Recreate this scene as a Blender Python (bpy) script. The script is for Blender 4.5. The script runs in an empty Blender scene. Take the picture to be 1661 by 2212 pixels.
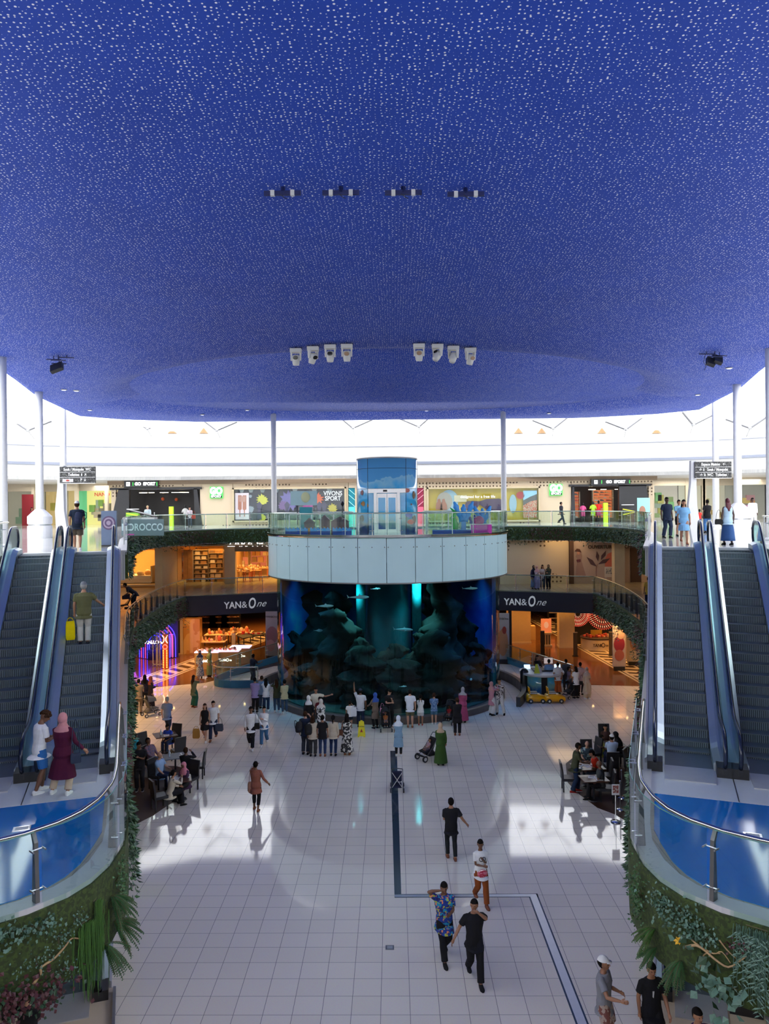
import bpy, math, random
from mathutils import Vector, Matrix, Euler
rnd = random.Random(7)
sc = bpy.context.scene
COL = sc.collection
PI = math.pi
# ------------------------------------------------------------------ camera, world, light, exposure
F = 1662.0; W, H = 1661.0, 2212.0; PX, PY = 830.5, 1095.0
EYE = Vector((0.35, 0.0, 10.3))
YAW = math.atan(19.5 / F); ROLL = math.radians(0.5)
cam_d = bpy.data.cameras.new('camera'); cam = bpy.data.objects.new('camera', cam_d); COL.objects.link(cam)
CM = Matrix.Rotation(YAW, 3, 'Z') @ Matrix.Rotation(PI / 2, 3, 'X') @ Matrix.Rotation(-ROLL, 3, 'Z')
cam.matrix_world = Matrix.Translation(EYE) @ CM.to_4x4()
cam_d.sensor_fit = 'VERTICAL'; cam_d.sensor_height = 24.0; cam_d.lens = F * 24.0 / H
cam_d.shift_y = -11.0 / H; cam_d.clip_start = 0.1; cam_d.clip_end = 400
sc.camera = cam
vs = sc.view_settings
sc.display_settings.display_device = 'sRGB'
vs.view_transform = 'Standard'; vs.look = 'None'; vs.gamma = 1.0; vs.use_curve_mapping = False
vs.exposure = 0.12
cy = sc.cycles
cy.use_denoising = True
cy.max_bounces = 7; cy.diffuse_bounces = 4; cy.glossy_bounces = 3; cy.transmission_bounces = 3
cy.transparent_max_bounces = 14; cy.sample_clamp_indirect = 6.0; cy.caustics_reflective = False; cy.caustics_refractive = False
wd = bpy.data.worlds.new('sky'); sc.world = wd; wd.use_nodes = True
wd.node_tree.nodes['Background'].inputs[0].default_value = (0.95, 0.97, 1.0, 1)
wd.node_tree.nodes['Background'].inputs[1].default_value = 5.4
def alight(name, loc, size, power, col=(1, 1, 1), rot=(0, 0, 0), sy=None, spread=None):
    d = bpy.data.lights.new(name, 'AREA'); d.energy = power; d.color = col; d.size = size
    if sy: d.shape = 'RECTANGLE'; d.size_y = sy
    if spread: d.spread = spread
    d.normalize = True
    o = bpy.data.objects.new(name, d); COL.objects.link(o); o.location = loc; o.rotation_euler = rot
    return o
WARM = (1.0, 0.50, 0.13)
# warm lamps in the shop ceilings (level 1 home store, ground floor beauty store), cool lamps in the tank hood
for (x, y, z, s, p) in [(-12.5, 62.5, 7.1, 6, 420), (-20.5, 59.5, 7.0, 4, 260), (-7.0, 62.5, 7.1, 4, 230),
                        (-13, 58.5, 3.0, 7, 330), (-10, 64, 3.0, 6, 330), (-19.0, 53, 3.0, 3, 80), (-12.5, 52, 3.05, 4, 160), (-12.5, 46.5, 3.0, 2.5, 70), (15, 51, 3.05, 3, 90), (13.5, 64, 3.0, 5, 200),
                        (10.5, 58, 3.0, 6, 250), (17, 55, 3.0, 5, 200), (18, 48, 3.0, 4, 70)]:
    alight('shop_ceiling_light', (x, y, z), s, p, WARM, spread=2.4)
for (x, y, s, p) in [(-33, 71, 4, 260), (-27, 73, 3, 160), (33, 71, 4, 260), (27, 72, 3, 160)]:  # added fill light that lifts the dim far top-floor shopfronts
    alight('top_corridor_fill', (x, y, 12.6), s, p, (1.0, .93, .82))
for (x, y, s, p) in [(13, 55.5, 3, 50), (20, 54, 3, 60), (-18, 50, 3, 60)]:
    alight('corridor_light', (x, y, 7.7), s, p, (1.0, 0.66, 0.32))
for (x, y) in [(-14.2, 47.5), (-14.0, 42.5), (-13.4, 37.5), (-12.6, 33.5), (14.3, 47.5), (14.2, 42.5), (13.4, 37)]:
    alight('balcony_downlight', (x, y, 3.14), .5, 75 if x < 0 else 38, (1.0, .58, .22), spread=2.6)
# ------------------------------------------------------------------ pixel -> place helpers (one point on a real plane)
def ray(px, py):
    return CM @ Vector(((px - PX) / F, -(py - PY) / F, -1.0))
def G(px, py, z=0.0):
    d = ray(px, py); t = (z - EYE.z) / d.z
    return EYE + d * t
def AT(px, py, y):
    d = ray(px, py); t = (y - EYE.y) / d.y
    return EYE + d * t
L1, L2 = 4.5, 8.8
# ------------------------------------------------------------------ materials
_mats = {}
def _new(name):
    m = bpy.data.materials.new(name); m.use_nodes = True
    return m, m.node_tree.nodes, m.node_tree.links
def mat(name, col, rough=0.5, metal=0.0, var=0.06, scale=6.0, emit=0.0, ecol=None, spec=0.5, coat=0.0):
    if name in _mats: return _mats[name]
    m, n, l = _new(name); b = n['Principled BSDF']
    b.inputs['Roughness'].default_value = rough; b.inputs['Metallic'].default_value = metal
    b.inputs['Specular IOR Level'].default_value = spec
    if coat: b.inputs['Coat Weight'].default_value = coat; b.inputs['Coat Roughness'].default_value = 0.08
    tc = n.new('ShaderNodeTexCoord'); no = n.new('ShaderNodeTexNoise'); no.inputs['Scale'].default_value = scale
    no.inputs['Detail'].default_value = 2.0
    mx = n.new('ShaderNodeMix'); mx.data_type = 'RGBA'
    l.new(tc.outputs['Object'], no.inputs['Vector']); l.new(no.outputs['Fac'], mx.inputs['Factor'])
    mx.inputs['A'].default_value = tuple(max(0, c * (1 - var)) for c in col) + (1,)
    mx.inputs['B'].default_value = tuple(min(1, c * (1 + var)) for c in col) + (1,)
    l.new(mx.outputs['Result'], b.inputs['Base Color'])
    if emit:
        b.inputs['Emission Color'].default_value = tuple(ecol or col) + (1,); b.inputs['Emission Strength'].default_value = emit
    _mats[name] = m
    return m
def cloth(col, kind='cloth'):
    return mat('%s_%02x%02x%02x' % ((kind,) + tuple(int(c * 255) for c in col)), col, 0.85, var=0.12, scale=14, spec=0.2)
def pattern(name, base, cols, scale=9.0, rough=0.8, thr=0.5, obj=True):
    """blotches of further colours on a base"""
    if name in _mats: return _mats[name]
    m, n, l = _new(name); b = n['Principled BSDF']; b.inputs['Roughness'].default_value = rough
    tc = n.new('ShaderNodeTexCoord'); prev = None
    for i, c in enumerate(cols):
        no = n.new('ShaderNodeTexNoise'); no.inputs['Scale'].default_value = scale * (1 + 0.23 * i); no.inputs['Detail'].default_value = 1.5
        mp = n.new('ShaderNodeMapping'); mp.inputs['Location'].default_value = (3.1 * i, 5.7 * i, 1.3 * i)
        l.new(tc.outputs['Object'], mp.inputs['Vector']); l.new(mp.outputs[0], no.inputs['Vector'])
        cr = n.new('ShaderNodeMath'); cr.operation = 'GREATER_THAN'; cr.inputs[1].default_value = thr + 0.02 * i
        l.new(no.outputs['Fac'], cr.inputs[0])
        mx = n.new('ShaderNodeMix'); mx.data_type = 'RGBA'
        l.new(cr.outputs[0], mx.inputs['Factor'])
        if prev is None: mx.inputs['A'].default_value = tuple(base) + (1,)
        else: l.new(prev, mx.inputs['A'])
        mx.inputs['B'].default_value = tuple(c) + (1,)
        prev = mx.outputs['Result']
    l.new(prev, b.inputs['Base Color']); _mats[name] = m
    return m
def glass(name, tint=(0.87, 0.955, 0.92), refl=1.0, rough=0.0, haze=0.0, hcol=(0.8, 0.9, 0.9)):
    if name in _mats: return _mats[name]
    m, n, l = _new(name); n.remove(n['Principled BSDF']); out = n['Material Output']
    t = n.new('ShaderNodeBsdfTransparent'); t.inputs[0].default_value = tuple(tint) + (1,)
    g = n.new('ShaderNodeBsdfGlossy'); g.inputs['Roughness'].default_value = rough
    lw = n.new('ShaderNodeLayerWeight'); lw.inputs[0].default_value = 0.5
    pw = n.new('ShaderNodeMath'); pw.operation = 'POWER'; pw.inputs[1].default_value = 4.0; l.new(lw.outputs['Facing'], pw.inputs[0])
    ml = n.new('ShaderNodeMath'); ml.operation = 'MULTIPLY_ADD'; ml.inputs[1].default_value = 0.9 * refl; ml.inputs[2].default_value = 0.045 * refl; l.new(pw.outputs[0], ml.inputs[0])
    mx = n.new('ShaderNodeMixShader'); l.new(ml.outputs[0], mx.inputs[0]); l.new(g.outputs[0], mx.inputs[2])
    if haze:
        d = n.new('ShaderNodeBsdfDiffuse'); d.inputs[0].default_value = tuple(hcol) + (1,)
        m2 = n.new('ShaderNodeMixShader'); m2.inputs[0].default_value = haze
        l.new(t.outputs[0], m2.inputs[1]); l.new(d.outputs[0], m2.inputs[2]); l.new(m2.outputs[0], mx.inputs[1])
    else: l.new(t.outputs[0], mx.inputs[1])
    l.new(mx.outputs[0], out.inputs[0]); _mats[name] = m
    return m
STEEL = mat('brushed_steel', (0.55, 0.56, 0.58), 0.3, 1.0, 0.1, 20)
CHROME = mat('polished_steel', (0.75, 0.76, 0.78), 0.12, 1.0, 0.05)
DSTEEL = mat('dark_steel', (0.22, 0.22, 0.23), 0.4, 0.9)
WHITE = mat('white_paint', (0.8, 0.8, 0.8), 0.5)
CREAM = mat('cream_plaster', (0.62, 0.52, 0.36), 0.7, var=0.08, scale=2)
BLACK = mat('black_satin', (0.015, 0.015, 0.018), 0.4)
NAVYB = mat('navy_black_panel', (0.012, 0.014, 0.03), 0.5)
RUBBER = mat('black_rubber', (0.02, 0.02, 0.025), 0.35)
WOOD = mat('warm_oak', (0.45, 0.25, 0.09), 0.5, var=0.3, scale=4)
LEATHER = mat('black_leather', (0.02, 0.02, 0.024), 0.45, var=0.3)
GLASS = glass('clear_rail_glass')
# ------------------------------------------------------------------ mesh builder
class MB:
    def __init__(s): s.v = []; s.f = []; s.m = []; s.T = None; s.mi = 0
    def add(s, vs, fs):
        b = len(s.v)
        if s.T is not None: vs = [s.T @ Vector(v) for v in vs]
        s.v.extend(tuple(v) for v in vs)
        for f in fs: s.f.append(tuple(i + b for i in f)); s.m.append(s.mi)
        return s
    def box(s, c, d, rz=0.0, R=None):
        x, y, z = d[0] / 2, d[1] / 2, d[2] / 2
        M = R if R is not None else Matrix.Rotation(rz, 3, 'Z'); c = Vector(c)
        vs = [c + M @ Vector((a * x, b * y, e * z)) for a in (-1, 1) for b in (-1, 1) for e in (-1, 1)]
        return s.add(vs, [(0, 1, 3, 2), (4, 6, 7, 5), (0, 4, 5, 1), (2, 3, 7, 6), (0, 2, 6, 4), (1, 5, 7, 3)])
    def bx(s, x0, x1, y0, y1, z0, z1): return s.box(((x0 + x1) / 2, (y0 + y1) / 2, (z0 + z1) / 2), (x1 - x0, y1 - y0, z1 - z0))
    def prism(s, poly, z0, z1):
        n = len(poly); vs = [(p[0], p[1], z0) for p in poly] + [(p[0], p[1], z1) for p in poly]
        return s.add(vs, [tuple(range(n))[::-1], tuple(range(n, 2 * n))] + [(i, (i + 1) % n, n + (i + 1) % n, n + i) for i in range(n)])
    def plate(s, pts, d):
        """flat outline given as 3-D points, given the thickness vector d"""
        n = len(pts); d = Vector(d); a = [Vector(p) for p in pts]; b = [p + d for p in a]
        return s.add(a + b, [tuple(range(n))[::-1], tuple(range(n, 2 * n))] + [(i, (i + 1) % n, n + (i + 1) % n, n + i) for i in range(n)])
    def quad(s, a, b, c, d): return s.add([a, b, c, d], [(0, 1, 2, 3)])
    def loft(s, rings, cap=True, close=True):
        n = len(rings[0]); vs = [p for r in rings for p in r]; fs = []
        for k in range(len(rings) - 1):
            for i in range(n if close else n - 1):
                j = (i + 1) % n; fs.append((k * n + i, k * n + j, (k + 1) * n + j, (k + 1) * n + i))
        if cap: fs += [tuple(range(n))[::-1], tuple(range((len(rings) - 1) * n, len(rings) * n))]
        return s.add(vs, fs)
    def tube(s, pts, r, n=8, cap=True, flat=1.0):
        pts = [Vector(p) for p in pts]; rs = r if isinstance(r, (list, tuple)) else [r] * len(pts); rings = []
        up = None
        for i, p in enumerate(pts):
            t = (pts[min(i + 1, len(pts) - 1)] - pts[max(i - 1, 0)])
            t = t.normalized() if t.length > 1e-9 else Vector((0, 0, 1))
            if up is None: up = Vector((1, 0, 0)) if abs(t.x) < 0.9 else Vector((0, 1, 0))
            a = (up - t * up.dot(t)); a = a.normalized() if a.length > 1e-6 else t.orthogonal().normalized(); up = a
            b = t.cross(a)
            rings.append([p + (a * math.cos(k * 2 * PI / n) + b * (math.sin(k * 2 * PI / n) * flat)) * rs[i] for k in range(n)])
        return s.loft(rings, cap)
    def cyl(s, c, r, h, n=24, r2=None):
        c = Vector(c); r2 = r if r2 is None else r2
        return s.loft([[c + Vector((rr * math.cos(k * 2 * PI / n), rr * math.sin(k * 2 * PI / n), z)) for k in range(n)] for rr, z in ((r, 0), (r2, h))])
    def lathe(s, prof, c=(0, 0, 0), n=24, cap=True):
        c = Vector(c)
        return s.loft([[c + Vector((r * math.cos(k * 2 * PI / n), r * math.sin(k * 2 * PI / n), z)) for k in range(n)] for r, z in prof], cap)
    def ell(s, c, r, n=14, m=9, R=None):
        c = Vector(c); R = R if R is not None else Matrix.Identity(3); rings = []
        for j in range(m):
            a = -PI / 2 + PI * (j + 0.5) / m
            rings.append([c + R @ Vector((r[0] * math.cos(a) * math.cos(k * 2 * PI / n), r[1] * math.cos(a) * math.sin(k * 2 * PI / n), r[2] * math.sin(a))) for k in range(n)])
        return s.loft(rings)
    def strip(s, path, z0, z1, off=0.0):
        """a thin wall standing along a plan path"""
        vs = [(p[0], p[1], z0) for p in path] + [(p[0], p[1], z1) for p in path]; n = len(path)
        return s.add(vs, [(i, i + 1, n + i + 1, n + i) for i in range(n - 1)])
def obj(name, mb, mats, parent=None, smooth=False, kind=None, M=None):
    me = bpy.data.meshes.new(name); me.from_pydata(mb.v, [], mb.f)
    for m in (mats if isinstance(mats, (list, tuple)) else [mats]): me.materials.append(m)
    if any(mb.m): me.polygons.foreach_set('material_index', mb.m)
    if smooth: me.polygons.foreach_set('use_smooth', [True] * len(me.polygons))
    me.update()
    o = bpy.data.objects.new(name, me); COL.objects.link(o)
    if M is not None: o.matrix_world = M
    if parent is not None: o.parent = parent
    if kind: o['kind'] = kind
    return o
def wobj(name, mb, mats, parent, smooth=False, kind=None):
    o = obj(name, mb, mats, parent, smooth, kind)
    M = parent.matrix_basis.copy()
    if parent.parent is not None: M = parent.parent.matrix_basis @ parent.matrix_parent_inverse @ M
    o.matrix_parent_inverse = M.inverted()
    return o
def tag(o, label=None, cat=None, group=None, kind=None):
    if label: o['label'] = label
    if cat: o['category'] = cat
    if group: o['group'] = group
    if kind: o['kind'] = kind
    return o
def thing(name, label, cat, loc=(0, 0, 0), rz=0.0, group=None, scale=1.0, M=None):
    o = bpy.data.objects.new(name, None); COL.objects.link(o); o.empty_display_size = 0.2
    if M is not None: o.matrix_world = M
    else: o.location = loc; o.rotation_euler = (0, 0, rz); o.scale = (scale,) * 3
    return tag(o, label, cat, group)
def copy_tree(o, parent=None):
    c = o.copy(); COL.objects.link(c); c.parent = parent
    for ch in [x for x in KIDS(o)]: copy_tree(ch, c)
    return c
def KIDS(o): return [x for x in COL.objects if x.parent == o]
def text(name, body, size, mt, parent=None, M=None, ext=0.01, bold=0.0, align='CENTER', shear=0.0, sx=1.0):
    cu = bpy.data.curves.new(name, 'FONT'); cu.body = body; cu.size = size; cu.extrude = ext; cu.offset = bold; cu.align_x = align; cu.align_y = 'CENTER'; cu.shear = shear
    cu.resolution_u = 3
    t = bpy.data.objects.new(name, cu); COL.objects.link(t)
    me = bpy.data.meshes.new_from_object(t.evaluated_get(bpy.context.evaluated_depsgraph_get()))
    bpy.data.objects.remove(t); me.materials.clear(); me.materials.append(mt)
    if sx != 1.0:
        for v in me.vertices: v.co.x *= sx
    o = bpy.data.objects.new(name, me); COL.objects.link(o)
    if M is not None: o.matrix_world = M
    if parent is not None: o.parent = parent
    return o
def face(x, y, z, rz=0.0, tilt=PI / 2):
    """a frame whose local xy plane stands upright facing -Y (rz turns it)"""
    return Matrix.Translation((x, y, z)) @ Matrix.Rotation(rz, 4, 'Z') @ Matrix.Rotation(tilt, 4, 'X')
def resample(path, step):
    pts = [Vector(p) for p in path]; out = [pts[0].copy()]; cum = [0]
    for a, b in zip(pts, pts[1:]): cum.append(cum[-1] + (b - a).length)
    n = max(1, round(cum[-1] / step))
    for k in range(1, n + 1):
        d = cum[-1] * k / n; i = 0
        while i < len(cum) - 2 and cum[i + 1] < d: i += 1
        t = (d - cum[i]) / max(1e-9, cum[i + 1] - cum[i]); out.append(pts[i].lerp(pts[i + 1], t))
    return out
def smooth_path(path, k=6):
    """catmull-rom through the points"""
    p = [Vector(q) for q in path]; out = []
    for i in range(len(p) - 1):
        a, b, c, d = p[max(i - 1, 0)], p[i], p[i + 1], p[min(i + 2, len(p) - 1)]
        for j in range(k):
            t = j / k
            out.append(0.5 * ((2 * b) + (c - a) * t + (2 * a - 5 * b + 4 * c - d) * t * t + (3 * b - a - 3 * c + d) * t ** 3))
    out.append(p[-1]); return out
def offset_path(path, d):
    """shift a plan path to its left by d"""
    out = []; n = len(path)
    for i in range(n):
        t = (Vector(path[min(i + 1, n - 1)]) - Vector(path[max(i - 1, 0)])); t.z = 0; t.normalize()
        out.append(Vector(path[i]) + Vector((-t.y, t.x, 0)) * d)
    return out
# ------------------------------------------------------------------ setting: floors, slabs, walls, roof
SA = math.radians(19.0); SN, CS = math.sin(SA), math.cos(SA)
def WM(side):
    return Matrix(((side * CS, side * SN, 0, side * 6.3), (-SN, CS, 0, 17.1), (0, 0, 1, 0), (0, 0, 0, 1)))
def wing(side, v, u, z=0.0): return WM(side) @ Vector((v, u, z))
def tile_mat(name, c1, c2, mortar, size, rough, msize=0.006, dark=None):
    m, n, l = _new(name); b = n['Principled BSDF']; b.inputs['Roughness'].default_value = rough; b.inputs['Specular IOR Level'].default_value = .36
    tc = n.new('ShaderNodeTexCoord'); br = n.new('ShaderNodeTexBrick'); br.offset = 0.0; br.squash = 1.0
    br.inputs['Scale'].default_value = 1.0; br.inputs['Brick Width'].default_value = size; br.inputs['Row Height'].default_value = size
    br.inputs['Mortar Size'].default_value = msize; br.inputs['Mortar Smooth'].default_value = 0.2; br.inputs['Bias'].default_value = -0.35
    br.inputs['Color1'].default_value = c1 + (1,); br.inputs['Color2'].default_value = c2 + (1,); br.inputs['Mortar'].default_value = mortar + (1,)
    l.new(tc.outputs['Object'], br.inputs['Vector'])
    no = n.new('ShaderNodeTexNoise'); no.inputs['Scale'].default_value = 60; no.inputs['Detail'].default_value = 3
    l.new(tc.outputs['Object'], no.inputs['Vector'])
    mx = n.new('ShaderNodeMix'); mx.data_type = 'RGBA'; mx.blend_type = 'MULTIPLY'; mx.inputs['Factor'].default_value = 0.25
    l.new(br.outputs['Color'], mx.inputs['A']); l.new(no.outputs['Color'], mx.inputs['B'])
    l.new(mx.outputs['Result'], b.inputs['Base Color'])
    n2 = n.new('ShaderNodeTexNoise'); n2.inputs['Scale'].default_value = 0.35; l.new(tc.outputs['Object'], n2.inputs['Vector'])
    mr = n.new('ShaderNodeMapRange'); mr.inputs['To Min'].default_value = rough * 0.7; mr.inputs['To Max'].default_value = rough * 1.4
    l.new(n2.outputs['Fac'], mr.inputs['Value']); l.new(mr.outputs[0], b.inputs['Roughness'])
    _mats[name] = m
    return m
MARBLE = tile_mat('grey_marble_tile', (0.93, 0.85, 0.75), (0.87, 0.79, 0.69), (0.25, 0.24, 0.24), 0.6, 0.055)
WTILE = tile_mat('white_gloss_tile', (0.66, 0.66, 0.66), (0.60, 0.60, 0.60), (0.4, 0.4, 0.4), 0.9, 0.06)
L1TILE = tile_mat('beige_gloss_tile', (0.55, 0.47, 0.36), (0.5, 0.42, 0.31), (0.3, 0.25, 0.18), 0.6, 0.15)
BROWNF = mat('brown_gloss_floor', (0.16, 0.065, 0.025), 0.12, var=0.2, scale=3)
f = MB(); f.bx(-46, 46, -26, 96, -0.3, 0.0); obj('floor', f, MARBLE, kind='structure')
PATH2 = [(12.62, 37.1), (14.0, 42), (14.9, 47), (14.6, 51), (12.6, 54.4), (9, 56), (0, 56.6)]
PATH1 = [(11.2, 33.2), (12.1, 36.1), (12.8, 39.5), (13.4, 44), (13.6, 48), (13.5, 50.9)]
def mir(pts, s): return [Vector((s * p[0], p[1], 0)) for p in pts]
def path2(s):
    return [wing(s, -.55, 10.3).to_2d().to_3d(), wing(s, -.55, 15).to_2d().to_3d()] + smooth_path(mir(PATH2, s), 4)
NOSE = [(-.55, -3.4), (-.50, -4.2), (-.30, -4.95), (-.05, -5.45), (.25, -5.8), (.75, -6.12), (1.4, -6.33), (2.1, -6.33), (2.8, -6.1), (3.4, -5.7), (3.9, -5.1), (4.2, -4.2), (4.3, -3.0)]
def nose(s, d=0.0):
    p = offset_path([wing(s, v, u) for v, u in reversed(NOSE)], d * s) if d else [wing(s, v, u) for v, u in reversed(NOSE)]
    return [Vector((q.x, q.y, 0)) for q in p]
def path1(s):
    return nose(s) + [Vector((wing(s, -.55, 4).x, wing(s, -.55, 4).y, 0)), Vector((wing(s, -.55, 12).x, wing(s, -.55, 12).y, 0))] + smooth_path(mir(PATH1, s), 3)
for s, nm in ((-1, 'left'), (1, 'right')):
    p = path2(s)
    e = [wing(s, -.55, 10.3), wing(s, 3.3, 10.3), wing(s, 3.3, -6), (s * 9, -0.3, 0), (s * 9, -26, 0), (s * 46, -26, 0), (s * 46, 96, 0), (0, 96, 0)]
    poly = [(q[0], q[1]) for q in p] + [(q[0], q[1]) for q in reversed(e[1:])]
    m = MB(); m.prism(poly, L2 - 1.0, L2); obj('floor', m, WTILE, kind='structure')
    q = path1(s)
    poly = [(a.x, a.y) for a in q] + [(s * 7.85, 53.0), (0, 53.6), (0, 96), (s * 46, 96), (s * 46, -26), (s * 9, -26), (s * 9, -0.3), (wing(s, 4.3, -1)[0], wing(s, 4.3, -1)[1])]
    m = MB(); m.prism(poly, L1 - 1.3, L1); obj('floor', m, L1TILE, kind='structure')
    # pale kerb on both slab edges
    k = MB()
    for path, z in ((p, L2), (q, L1)):
        o_ = offset_path(path, 0.06 * s); i_ = offset_path(path, -0.28 * s)
        rings = [[(a.x, a.y, z - .10), (a.x, a.y, z + .05), (b.x, b.y, z + .05), (b.x, b.y, z - .10)] for a, b in zip(o_, i_)]
        k.loft(rings)
    obj('trim_1' if s < 0 else 'trim_2', k, mat('pale_kerb_stone', (0.52, 0.50, 0.52), 0.3), kind='structure')
m = MB(); m.bx(-9, 9, -26, -0.3, L2 - 1, L2); obj('floor', m, WTILE, kind='structure')
m = MB(); m.bx(-9, 9, -26, -0.3, L1 - 1.3, L1); obj('floor', m, L1TILE, kind='structure')
# brown shop floor on the ground level with its patterned strip
m = MB()
m.prism([(11.3, 44.2), (16, 43.6), (46, 42), (46, 95), (-46, 95), (-46, 43.5), (-14.8, 43.8), (-10.9, 45.3), (-7.5, 50), (0, 52), (8, 50)], 0.0, 0.012)
obj('floor', m, BROWNF, kind='structure')
def checker_strip(A, B, w, name, label):
    A = Vector(A); B = Vector(B); t = (B - A); Ln = t.length; t.normalize(); nrm = Vector((-t.y, t.x, 0))
    a = MB(); a.quad(A - nrm * w / 2, A + nrm * w / 2, B + nrm * w / 2, B - nrm * w / 2)
    for v in range(4): a.v[v] = (a.v[v][0], a.v[v][1], 0.018)
    r = thing('patterned_floor_strip', label, 'floor strip')
    obj('light_band', a, mat('cream_floor_inlay', (0.62, 0.50, 0.38), 0.2), r)
    d = MB(); k = int(Ln / 1.0)
    for sgn in (-1, 1):
        d.add([(p.x, p.y, 0.022) for p in (A + nrm * sgn * (w / 2 - .16), A + nrm * sgn * (w / 2 - .24), B + nrm * sgn * (w / 2 - .24), B + nrm * sgn * (w / 2 - .16))], [(0, 1, 2, 3)])
    for i in range(k):
        c = A + t * (i + .5) * Ln / k
        d.add([(p.x, p.y, 0.022) for p in (c - t * .48 - nrm * .52, c + t * .02 - nrm * .52, c + t * .48 + nrm * .52, c - t * .02 + nrm * .52)], [(0, 1, 2, 3)])
    obj('dark_inlay', d, mat('dark_brown_inlay', (0.05, 0.025, 0.015), 0.2), r)
checker_strip((-15.4, 42.6, 0), (-9.3, 64, 0), 1.9, 'l', 'cream and brown diamond floor strip running into the left beauty store')
checker_strip((15.6, 41.5, 0), (13.0, 74, 0), 1.9, 'r', 'cream and brown diamond floor strip running into the right beauty store')
# outer walls
WALLC = mat('plaster_offwhite', (0.70, 0.69, 0.66), 0.8, var=0.03)
INW = mat('shop_back_wall', (0.42, 0.30, 0.18), 0.8)
for nm, b in (('wall_left', (-46.3, -46, -26, 96, 0, 22)), ('wall_right', (46, 46.3, -26, 96, 0, 22)), ('wall_back', (-46, 46, -26.3, -26, 0, 22)), ('wall_front', (-46, 46, 96, 96.3, 0, 22))):
    m = MB(); m.bx(*b); obj(nm, m, WALLC, kind='structure')
# white fascia ring above the level-2 shops, corridor ceiling behind it
UW = mat('white_upper_wall', (0.56, 0.56, 0.55), 0.7, var=0.02, scale=1.5)
ring = [(-40, -26), (-40, 40), (-35, 56), (-27, 64.5), (-12, 67.3), (0, 67.8), (12, 67.3), (27, 64.5), (35, 56), (40, 40), (40, -26)]
rp = smooth_path([(a, b, 0) for a, b in ring], 5)
m = MB(); m.loft([[(a.x, a.y, 12.8), (a.x, a.y, 15.9), (c.x, c.y, 15.9), (c.x, c.y, 12.8)] for a, c in zip(rp, offset_path(rp, 0.4))])
obj('wall_upper', m, UW, kind='structure')
m = MB()
for z, h, d in ((14.05, .22, .10), (15.60, .05, .05)):
    o_ = offset_path(rp, -d); m.loft([[(a.x, a.y, z), (a.x, a.y, z + h), (c.x, c.y, z + h), (c.x, c.y, z)] for a, c in zip(o_, offset_path(rp, -0.002))])
obj('trim_3', m, mat('grey_ledge', (0.22, 0.24, 0.30), 0.5), kind='structure')
# corridor ceiling: from the ring out to the outer walls
half = [p for p in rp]
poly = [(p.x, p.y) for p in half] + [(46, -26), (46, 96), (-46, 96), (-46, -26)]
m = MB(); m.prism(poly, 12.8, 13.1); obj('ceiling', m, mat('white_ceiling_board', (0.78, 0.77, 0.74), 0.8, var=0.02), kind='structure')
# luminous roof membrane round the blue dish (daylight comes through it)
m_, n, l = _new('roof_membrane'); n.remove(n['Principled BSDF'])
tr = n.new('ShaderNodeBsdfTransparent'); tr.inputs[0].default_value = (1, 1, 1, 1)
tl = n.new('ShaderNodeBsdfTranslucent'); tl.inputs[0].default_value = (0.9, 0.9, 0.9, 1)
df = n.new('ShaderNodeBsdfDiffuse'); df.inputs[0].default_value = (0.8, 0.8, 0.8, 1)
a1 = n.new('ShaderNodeMixShader'); a1.inputs[0].default_value = 0.45; l.new(tr.outputs[0], a1.inputs[1]); l.new(tl.outputs[0], a1.inputs[2])
a2 = n.new('ShaderNodeMixShader'); a2.inputs[0].default_value = 0.12; l.new(a1.outputs[0], a2.inputs[1]); l.new(df.outputs[0], a2.inputs[2])
l.new(a2.outputs[0], n['Material Output'].inputs[0])
DOUT = [(0, 60.2), (8, 60.4), (15, 60.3), (20, 57.6), (22.0, 54.6), (21.0, 49.8), (19.6, 42.9), (17.6, 36.4), (16.2, 31), (15.0, 25), (14.5, 15), (14.5, 5), (12.5, -1), (8, -5), (0, -6.5)]
dout = [(-x, y) for x, y in reversed(DOUT[1:-1])] + DOUT      # starts left-near ... far ... right-near
inner = [Vector((x * .9, 20 + (y - 20) * .96, 20.0)) for x, y in dout]
n_in = len(inner); outer = []
ro = resample(rp, 1.0)
for p in inner:
    d = Vector((p.x, p.y - 20, 0)).normalized(); best = min(ro, key=lambda q: -(Vector((q.x, q.y - 20, 0)).normalized().dot(d)))
    outer.append(Vector((best.x, best.y, 15.9)))
m = MB(); m.loft([[tuple(a), tuple(b)] for a, b in zip(inner, outer)], cap=False, close=False)
m.add([tuple(inner[0]), tuple(outer[0]), tuple(outer[-1]), tuple(inner[-1])], [(0, 1, 2, 3)])
obj('ceiling', m, m_, kind='structure')
# ------------------------------------------------------------------ the blue dish ceiling
def edge_z(y): return 6.2 if y < 36 else 6.2 + 0.6 * (y - 36) / 24
def dish_z(x, y):
    z = edge_z(y)
    if y < 36: z += 0.25 * max(0, min(1, (14.5 - abs(x)) / 6)) * max(0, min(1, (36 - y) / 8))
    r = math.hypot(x / 17.0, (y - 46.5) / 16.0) if y < 46.5 else math.hypot(x / 19.0, (y - 46.5) / 13.9)
    q = max(0, min(1, (1 - r) / 0.30)); h = 1.30 * q * q * (3 - 2 * q)
    return EYE.z + z + h
def inside(x, y, poly):
    c = False; j = len(poly) - 1
    for i in range(len(poly)):
        (xi, yi), (xj, yj) = poly[i], poly[j]
        if (yi > y) != (yj > y) and x < (xj - xi) * (y - yi) / (yj - yi) + xi: c = not c
        j = i
    return c
m = MB(); cen = Vector((0, 30, 0)); ol = resample([(x, y, 0) for x, y in dout] + [(dout[0][0], dout[0][1], 0)], 0.9)[:-1]
K = 64; rings = []
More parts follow.
